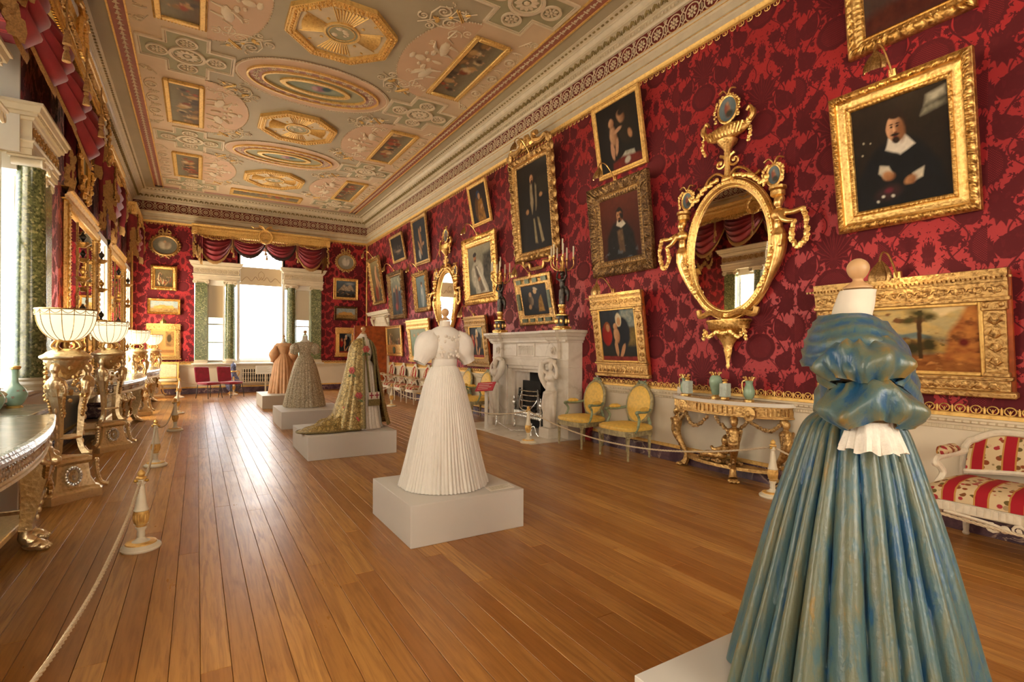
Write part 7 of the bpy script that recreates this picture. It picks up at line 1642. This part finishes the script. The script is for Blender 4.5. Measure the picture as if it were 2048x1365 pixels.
for y, lab in ((12.95, 'dark crimson fringed curtain at the near edge of the middle side window'), (14.62, 'dark crimson fringed curtain at the far edge of the middle side window'), (17.6, 'dark crimson fringed curtain at the near edge of the far side window'), (9.9, 'dark crimson fringed curtain at the far edge of the near side window')):
    curtain(lab, (XL + .02, y, 0), PI / 2, .55, 3.95, 5.14, 'drape_dark')
# ================================================================ seats
def turned_leg(x, y, h, r=.024, n=14): return MB().lathe([(r * .5, 0), (r * .75, .012), (r * .55, .03), (r * .62, .045), (r * 1.0, h * .78), (r * 1.15, h * .80), (r * .8, h * .82), (r * 1.2, h * .84), (r * 1.2, h * .88), (r * .9, h * .9)], n, (x, y, 0), fl=7, fa=.12, flr=(.04, h * .78)).box(x - r * 1.25, x + r * 1.25, y - r * 1.25, y + r * 1.25, h * .9, h, .004)
def build_chair(fr, acc, cloth, label):
    t = thing('armchair', label, 'chair'); hs = .40
    for x, y in ((-.28, -.24), (.28, -.24), (-.22, .22), (.22, .22)): ob('leg', turned_leg(x, y, hs - .03), fr, t, ang=.5)
    D = [(-.25, .24), (-.31, -.18), (-.24, -.28), (-.1, -.305), (.1, -.305), (.24, -.28), (.31, -.18), (.25, .24)]
    ob('seat_rail', MB().prism(D, hs - .075, hs), fr, t, ang=.5)
    P = []
    for k, z in ((1.0, hs), (1.02, hs + .02), (1.0, hs + .045), (.88, hs + .065), (.5, hs + .078), (.05, hs + .08)): P.append([(x * k, (y + .02) * k - .02, z) for x, y in [(p.x, p.y) for p in curve([(a, b_, 0) for a, b_ in D], 4, True)]])
    ob('seat_cushion', MB().grid(P, cv=True, capu=True), cloth, t)
    M_ = T(0, .245, hs + .33) @ Rx(-.17)
    rx, rz_ = .235, .27
    ob('back_frame', MB().tube([M_ @ Vector((rx * math.cos(a), 0, rz_ * math.sin(a))) for a in [2 * PI * i / 44 for i in range(44)]], .024, 8, closed=True), fr, t)
    P = []
    for k, y in ((1, 0), (.93, -.022), (.75, -.034), (.4, -.042), (.02, -.044)): P.append([M_ @ Vector((rx * k * math.cos(a), y, rz_ * k * math.sin(a))) for a in [2 * PI * i / 40 for i in range(40)]])
    ob('back_cushion', MB().grid(P, cv=True, capu=True), cloth, t); P = [[M_ @ Vector((rx * k * math.cos(a), .02, rz_ * k * math.sin(a))) for a in [2 * PI * i / 40 for i in range(40)]] for k in (1, .02)]; ob('back_lining', MB().grid(P, cv=True, capu=True), cloth, t)
    c = MB(); 
    for s_ in (-1, 1): scroll(c, (0, 0), .05, 1.1, s_, PI / 2, .014, 12, M_ @ T(s_ * .07, 0, rz_ + .01) @ Rx(PI / 2), 0)
    c.blob(M_ @ Vector((0, -.0, rz_ + .03)), (.04, .02, .035), 7, 5); ob('crest', c, acc, t)
    for s_ in (-1, 1): ob('back_stile', MB().tube([(s_ * .22, .23, hs - .06), (s_ * .20, .25, hs + .08), M_ @ Vector((s_ * .19, .0, -.16))], .022, 7), acc, t)
    for s_ in (-1, 1):
        a = ob('arm', MB().tube(curve([M_ @ Vector((s_ * .225, 0, -.06)), (s_ * .285, .10, hs + .25), (s_ * .305, -.08, hs + .255), (s_ * .30, -.12, hs + .235)], 5), .020, 7).blob((s_ * .305, -.10, hs + .25), (.026, .03, .026), 8, 5), acc, t)
        ob('arm_support', MB().tube(curve([(s_ * .30, -.11, hs + .24), (s_ * .29, -.05, hs + .16), (s_ * .31, -.09, hs + .05), (s_ * .30, -.14, hs - .02)], 5), [.018] * 15 + [.024], 7), acc, t)
        ob('arm_pad', MB().tube([(s_ * .275, .13, hs + .275), (s_ * .29, .09, hs + .285), (s_ * .30, -.01, hs + .285), (s_ * .302, -.05, hs + .275)], [.018, .03, .03, .016], 9), cloth, a)
    return t
yc = build_chair('sage_gilt', 'green_paint', 'yellow_silk', ''); yc['group'] = 'yellow silk oval-back armchairs'
for i, (y, lab) in enumerate(((5.38, 'yellow silk oval-back armchair beside the half-round console'), (6.36, 'yellow silk oval-back armchair next to the fireplace, on its near side'), (9.98, 'yellow silk oval-back armchair next to the fireplace on its far side, behind the pink sign'), (10.92, 'yellow silk oval-back armchair half hidden behind the white gown'))):
    if i == 0: yc.location = (5.17, y, 0); yc.rotation_euler = (0, 0, -PI / 2); yc['label'] = lab
    else: dup(yc, (5.17, y, 0), -PI / 2, lab)
sc = build_chair('chair_white', 'chair_white', 'tapestry', ''); sc['group'] = 'white armchairs in striped tapestry'
for i, (y, lab) in enumerate(((13.4, 'striped tapestry armchair nearest the white gown in the far row'), (14.4, 'second striped tapestry armchair of the far row counted from the white gown'), (15.42, 'third striped tapestry armchair of the far row counted from the white gown'), (16.45, 'striped tapestry armchair closest to the open door'))):
    if i == 0: sc.location = (5.17, y, 0); sc.rotation_euler = (0, 0, -PI / 2); sc['label'] = lab
    else: dup(sc, (5.17, y, 0), -PI / 2, lab)
# settee
t = thing('settee', 'white framed settee in red striped floral tapestry at the right edge', 'sofa', (5.17, .85, 0), -PI / 2)
hw, hs = .90, .38
for x, y in ((-.86, -.27), (.86, -.27), (0, -.30), (-.84, .24), (.84, .24)): ob('leg', turned_leg(x, y, hs - .03, .034, 20), 'chair_white', t, ang=.5)
b = MB().box(-hw, hw, -.32, .28, hs - .085, hs, .008)
for i in range(44): b.box(-.87 + i * .04, -.845 + i * .04, -.328, -.315, hs - .07, hs - .015)
ob('seat_rail', b, 'chair_white', t, smooth=False)
for s_ in (-1, 1):
    c = MB().tube(curve([(s_ * .80, -.31, hs - .09), (s_ * .55, -.315, hs - .11), (s_ * .42, -.315, hs - .14)], 4), .014, 5)
    for q in (-1, 1): scroll(c, (0, 0), .045, 1.2, q, 0, .012, 12, T(s_ * .45 + q * .07, -.318, hs - .125) @ Rx(PI / 2), 0)
    c.blob((s_ * .45, -.325, hs - .13), (.03, .02, .03), 7, 5); ob('apron_carving', c, 'chair_white', t, kind='stuff')
P = []
for k, y0 in enumerate((-.33, -.325, -.30, -.22, -.05, .15, .24)): z = (hs, hs + .06, hs + .10, hs + .13, hs + .14, hs + .13, hs + .06)[k]; P.append([(x, y0 - .01 * math.cos(x * 1.6), z - .05 * max(0, abs(x) - .82) / .1) for x in [(-.92 + 1.84 * i / 40) for i in range(41)]])
ob('seat_cushion', MB().grid(P), 'tapestry', t)
def backz(x): return .86 - .16 * max(0, (abs(x) - .58) / .30) ** 2.2
P = []
for k in range(9): P.append([(x, .22 + .09 * k / 8 - .02 * math.sin(PI * k / 8), lerp(hs + .14 + .03 * abs(math.sin(x * 3.4)), backz(x) - .02, k / 8)) for x in [(-.84 + 1.68 * i / 40) for i in range(41)]])
ob('back_cushion', MB().grid(P), 'tapestry', t); ob('back_lining', MB().grid([[(p[0], p[1] + .02, p[2]) for p in r] for r in P]), 'tapestry', t)
pts = [(-.86, .24, hs)] + [(x, .31, backz(x)) for x in [(-.87 + 1.74 * i / 24) for i in range(25)]] + [(.86, .24, hs)]
b = MB().tube(curve(pts, 2), .028, 8); b.tube(curve([(-.85, .225, hs + .14), (-.4, .22, hs + .19), (0, .22, hs + .14), (.4, .22, hs + .19), (.85, .225, hs + .14)], 6), .02, 6); ob('back_frame', b, 'chair_white', t)
b = MB().blob((0, .30, .90), (.09, .03, .045), 8, 6)
for s_ in (-1, 1): b.blob((s_ * .4, .30, .875), (.06, .025, .03), 7, 5)
ob('crest', b, 'gold_paint', t)
for s_ in (-1, 1):
    a = ob('arm', MB().tube(curve([(s_ * .86, .28, .68), (s_ * .90, .10, .66), (s_ * .91, -.12, .655), (s_ * .91, -.17, .62), (s_ * .90, -.13, .60)], 5), .026, 8), 'chair_white', t); ob('arm_support', MB().tube(curve([(s_ * .91, -.16, .63), (s_ * .88, -.10, .54), (s_ * .91, -.16, .44), (s_ * .90, -.24, .38)], 5), .025, 8), 'chair_white', t)
    ob('arm_pad', MB().tube([(s_ * .88, .2, .70), (s_ * .895, .14, .71), (s_ * .91, -.04, .705), (s_ * .91, -.09, .69)], [.02, .038, .038, .02], 10), 'tapestry', a)
# modern red chairs
def red_chair(loc, rz, lab):
    t = thing('red_chair', lab, 'chair', loc, rz, 'plain red upholstered chairs')
    ob('seat', MB().box(-.24, .24, -.25, .2, .40, .48, .03), 'velvet', t)
    m = MB().box(-.235, .235, -.03, .03, 0, .46, .025); m.v = [tuple((T(0, .23, .47) @ Rx(-.16)) @ Vector(p)) for p in m.v]; ob('backrest', m, 'velvet', t)
    for x, y in ((-.21, -.22), (.21, -.22), (-.21, .18), (.21, .18)): ob('leg', MB().tube([(x, y, .41), (x * 1.12, y * 1.25, .0)], .011, 6), 'black_leg', t)
red_chair((.30, 17.80, 0), math.radians(38), 'left one of the two red upholstered chairs by the end wall'); red_chair((.88, 17.86, 0), math.radians(38), 'right one of the two red upholstered chairs, beside the blue vase')
# square-backed gilt armchair
t = thing('gilt_armchair', 'square-backed gilt armchair in pale silk beside the farthest torchere', 'chair', (-.80, 19.22, 0), 0)
for x, y in ((-.29, -.24), (.29, -.24), (-.29, .24), (.29, .24)): ob('leg', turned_leg(x, y, .38, .026), 'gold_paint', t, ang=.5)
ob('seat_rail', MB().box(-.32, .32, -.28, .27, .36, .43, .008), 'gold_paint', t); ob('seat_cushion', MB().box(-.30, .30, -.27, .24, .43, .52, .035), 'pale_silk', t); ob('back_cushion', MB().box(-.27, .27, .22, .27, .56, .98, .02), 'pale_silk', t)
b = MB()
for q in ((-.32, -.27, .43, 1.04), (.27, .32, .43, 1.04), (-.27, .27, .98, 1.04), (-.27, .27, .53, .57)): b.box(q[0], q[1], .22, .29, q[2], q[3], .008)
ob('back_frame', b, 'gold_paint', t)
for s_ in (-1, 1): ob('arm', MB().tube(curve([(s_ * .30, .25, .74), (s_ * .32, .0, .72), (s_ * .32, -.22, .70), (s_ * .31, -.2, .55), (s_ * .31, -.24, .42)], 4), .022, 7), 'gold_paint', t)

# ================================================================ rope barrier
def build_post():
    t = thing('barrier_post', '', 'post', (0, 0, 0), 0, 'turned cream and gilt rope posts')
    ob('foot', MB().lathe([(.0, 0), (.125, 0), (.13, .012), (.125, .024), (.112, .03), (.105, .04), (.06, .055), (.035, .07), (.026, .085)], 28), 'wick', t)
    ob('foot_rim', MB().lathe([(.122, .008), (.133, .012), (.133, .022), (.122, .028)], 40, fl=40, fa=.05), 'wick', t); ob('gilt_band', MB().lathe([(.08, .046), (.10, .042), (.098, .05), (.08, .056)], 28), 'gold_paint', t)
    ob('shaft', MB().lathe([(.024, .08), (.028, .11), (.024, .13), (.034, .15), (.036, .16), (.024, .17), (.024, .18), (.047, .185)], 22), 'wick', t)
    ob('gilt_vase', MB().lathe(interp([(.030, .165), (.045, .20), (.053, .24), (.050, .27), (.044, .285)], 3), 36, fl=18, fa=.10, flr=(.19, .27)), 'gold_paint', t)
    ob('upper_shaft', MB().lathe([(.044, .28), (.05, .288), (.043, .30), (.032, .36), (.022, .46), (.019, .475), (.028, .48), (.028, .49), (.02, .495), (.02, .52)], 22), 'wick', t)
    ob('finial', MB().lathe(interp([(.02, .515), (.034, .525), (.03, .535), (.018, .54), (.026, .555), (.018, .575), (.0, .59)], 2), 16), 'gold_paint', t)
    ob('rope_hook', MB().tube([(-.03, 0, .505), (.03, 0, .505)], .008, 6).blob((-.035, 0, .505), .013, 6, 5).blob((.035, 0, .505), .013, 6, 5), 'brass_plate', t)
    return t
LP = [(-.35, 4.73), (-.44, 7.92), (-.33, 11.1), (-.37, 13.95), (-.44, 18.3), (1.0, 18.62)]
RP = [(5.05, 3.14), (4.55, 6.96), (4.45, 10.35), (4.33, 13.12), (4.25, 16.6)]
labs = ['cream and gilt rope post nearest on the window side', 'second cream and gilt rope post from the camera on the window side', 'third rope post from the camera on the window side', 'fourth rope post from the camera on the window side', 'fifth rope post on the window side near the gilt armchair', 'rope post in front of the blue vase by the end wall',
        'rope post between the half-round console and the blue gown', 'rope post on the hearth corner in front of the fireplace', 'rope post standing behind the white gown', 'rope post in front of the far row of striped chairs', 'rope post hidden behind the gold robe near the door']
proto_group(build_post, [((*p, 0), l) for p, l in zip(LP + RP, labs)])
def rope(a, b_, sag, label):
    A, B = Vector((*a, .505)) if len(a) == 2 else Vector(a), Vector((*b_, .505)) if len(b_) == 2 else Vector(b_); d = (B - A); d.z = 0; d.normalize(); A = A + d * .035; B = B - d * .035
    n = max(24, int((B - A).length / .05)); pts = [A.lerp(B, i / n) - Vector((0, 0, sag * 4 * (i / n) * (1 - i / n))) for i in range(n + 1)]
    m = MB().tube(pts, .0085, 5)
    for s_ in range(3):
        q = []
        for i, p in enumerate(pts):
            for k in range(3):
                if i == n: break
                f = k / 3; o = p.lerp(pts[i + 1], f); an = (i * 3 + k) * .9 + s_ * 2.09; q.append(o + Vector((-d.y, d.x, 0)) * (.006 * math.cos(an)) + Vector((0, 0, .006 * math.sin(an))))
        m.tube(q, .0058, 4)
    o = ob('barrier_rope', m, 'rope'); tag(o, label, 'rope')
rope((-.52, 1.5), LP[0], .20, 'twisted cream rope running from the nearest window-side post towards the camera')
for i, l in enumerate(('slack cream rope between the nearest and second window-side posts', 'cream rope between the second and third window-side posts', 'cream rope between the third and fourth window-side posts', 'cream rope between the fourth and fifth window-side posts', 'cream rope from the fifth window-side post in front of the red chairs')): rope(LP[i], LP[i + 1], .16, l)
rope((4.30, -.6), RP[0], .22, 'twisted cream rope passing in front of the settee at the right edge')
for i, l in enumerate(('long cream rope sagging in front of the console and yellow chairs', 'cream rope passing in front of the hearth', 'cream rope between the white gown and the far row of chairs', 'cream rope in front of the striped chairs by the door')): rope(RP[i], RP[i + 1], (.26, .18, .18, .18)[i], l)
rope(LP[5], (2.9, 19.2, .48), .12, 'thin cream rope in front of the end window grille')

# ================================================================ signs, blue vase
t = thing('information_lectern', 'white floor stand holding a tilted pink information card in front of the hearth', 'sign', (4.62, 8.50, 0), math.radians(-68))
ob('foot', MB().box(-.17, .17, -.13, .13, 0, .018, .004), 'white_paint', t); ob('stem', MB().box(-.03, .03, -.02, .02, .018, .78, .003), 'white_paint', t)
cd = MB().box(-.20, .20, -.008, .008, -.10, .10, .002); M_ = T(0, -.03, .80) @ Rx(-.7) @ Ry(-.12); cd.v = [tuple(M_ @ Vector(p)) for p in cd.v]; cd = ob('card', cd, 'pink_card', t)
ln = MB()
for i in range(4): ln.box(-.16, .14 - .06 * (i % 2), -.0095, -.008, .06 - i * .04, .068 - i * .04)
ln.v = [tuple(M_ @ Vector(p)) for p in ln.v]; ob('printed_lines', ln, 'paper', cd, kind='stuff')
t = thing('information_lectern', 'cream floor stand with a white text panel in front of the window grille', 'sign', (1.98, 19.25, 0), 0)
ob('foot', MB().box(-.17, .17, -.12, .12, 0, .02, .004), 'wick', t); ob('stem', MB().box(-.025, .025, -.02, .02, .02, .66, .003), 'wick', t)
cd = MB().box(-.25, .25, -.01, .01, -.15, .15, .002); M_ = T(-.05, -.03, .76) @ Rx(-.5); cd.v = [tuple(M_ @ Vector(p)) for p in cd.v]; cd = ob('card', cd, 'paper', t)
ln = MB()
for i in range(8): ln.box(-.21, .20 - .05 * (i % 3), -.012, -.01, .11 - i * .03, .116 - i * .03)
ln.v = [tuple(M_ @ Vector(p)) for p in ln.v]; ob('printed_lines', ln, 'ceil_green', cd, kind='stuff')
t = thing('floor_vase', 'tall dark blue patterned floor vase with gilt collar left of the window grille', 'vase', (1.02, 19.22, 0))
ob('body', MB().lathe(interp([(.10, .06), (.17, .12), (.225, .24), (.21, .38), (.13, .56), (.085, .66), (.08, .72), (.075, .84), (.085, .90), (.06, .94)], 3), 30), 'blue_glaze', t)
ob('gilt_mount', MB().lathe([(.0, 0), (.16, 0), (.16, .03), (.12, .05), (.11, .08), (.0, .08)], 24).lathe([(.085, .70), (.12, .71), (.12, .74), (.085, .75)], 24), 'gold', t); ob('lid', MB().lathe(interp([(.075, .93), (.08, .95), (.05, .98), (.015, 1.0), (.02, 1.02), (.0, 1.04)], 2), 18), 'blue_glaze', t)
for s_ in (-1, 1): ob('handle', MB().tube(curve([(s_ * .10, 0, .74), (s_ * .17, 0, .72), (s_ * .15, 0, .60), (s_ * .11, 0, .58)], 4), .018, 6), 'gold', t)
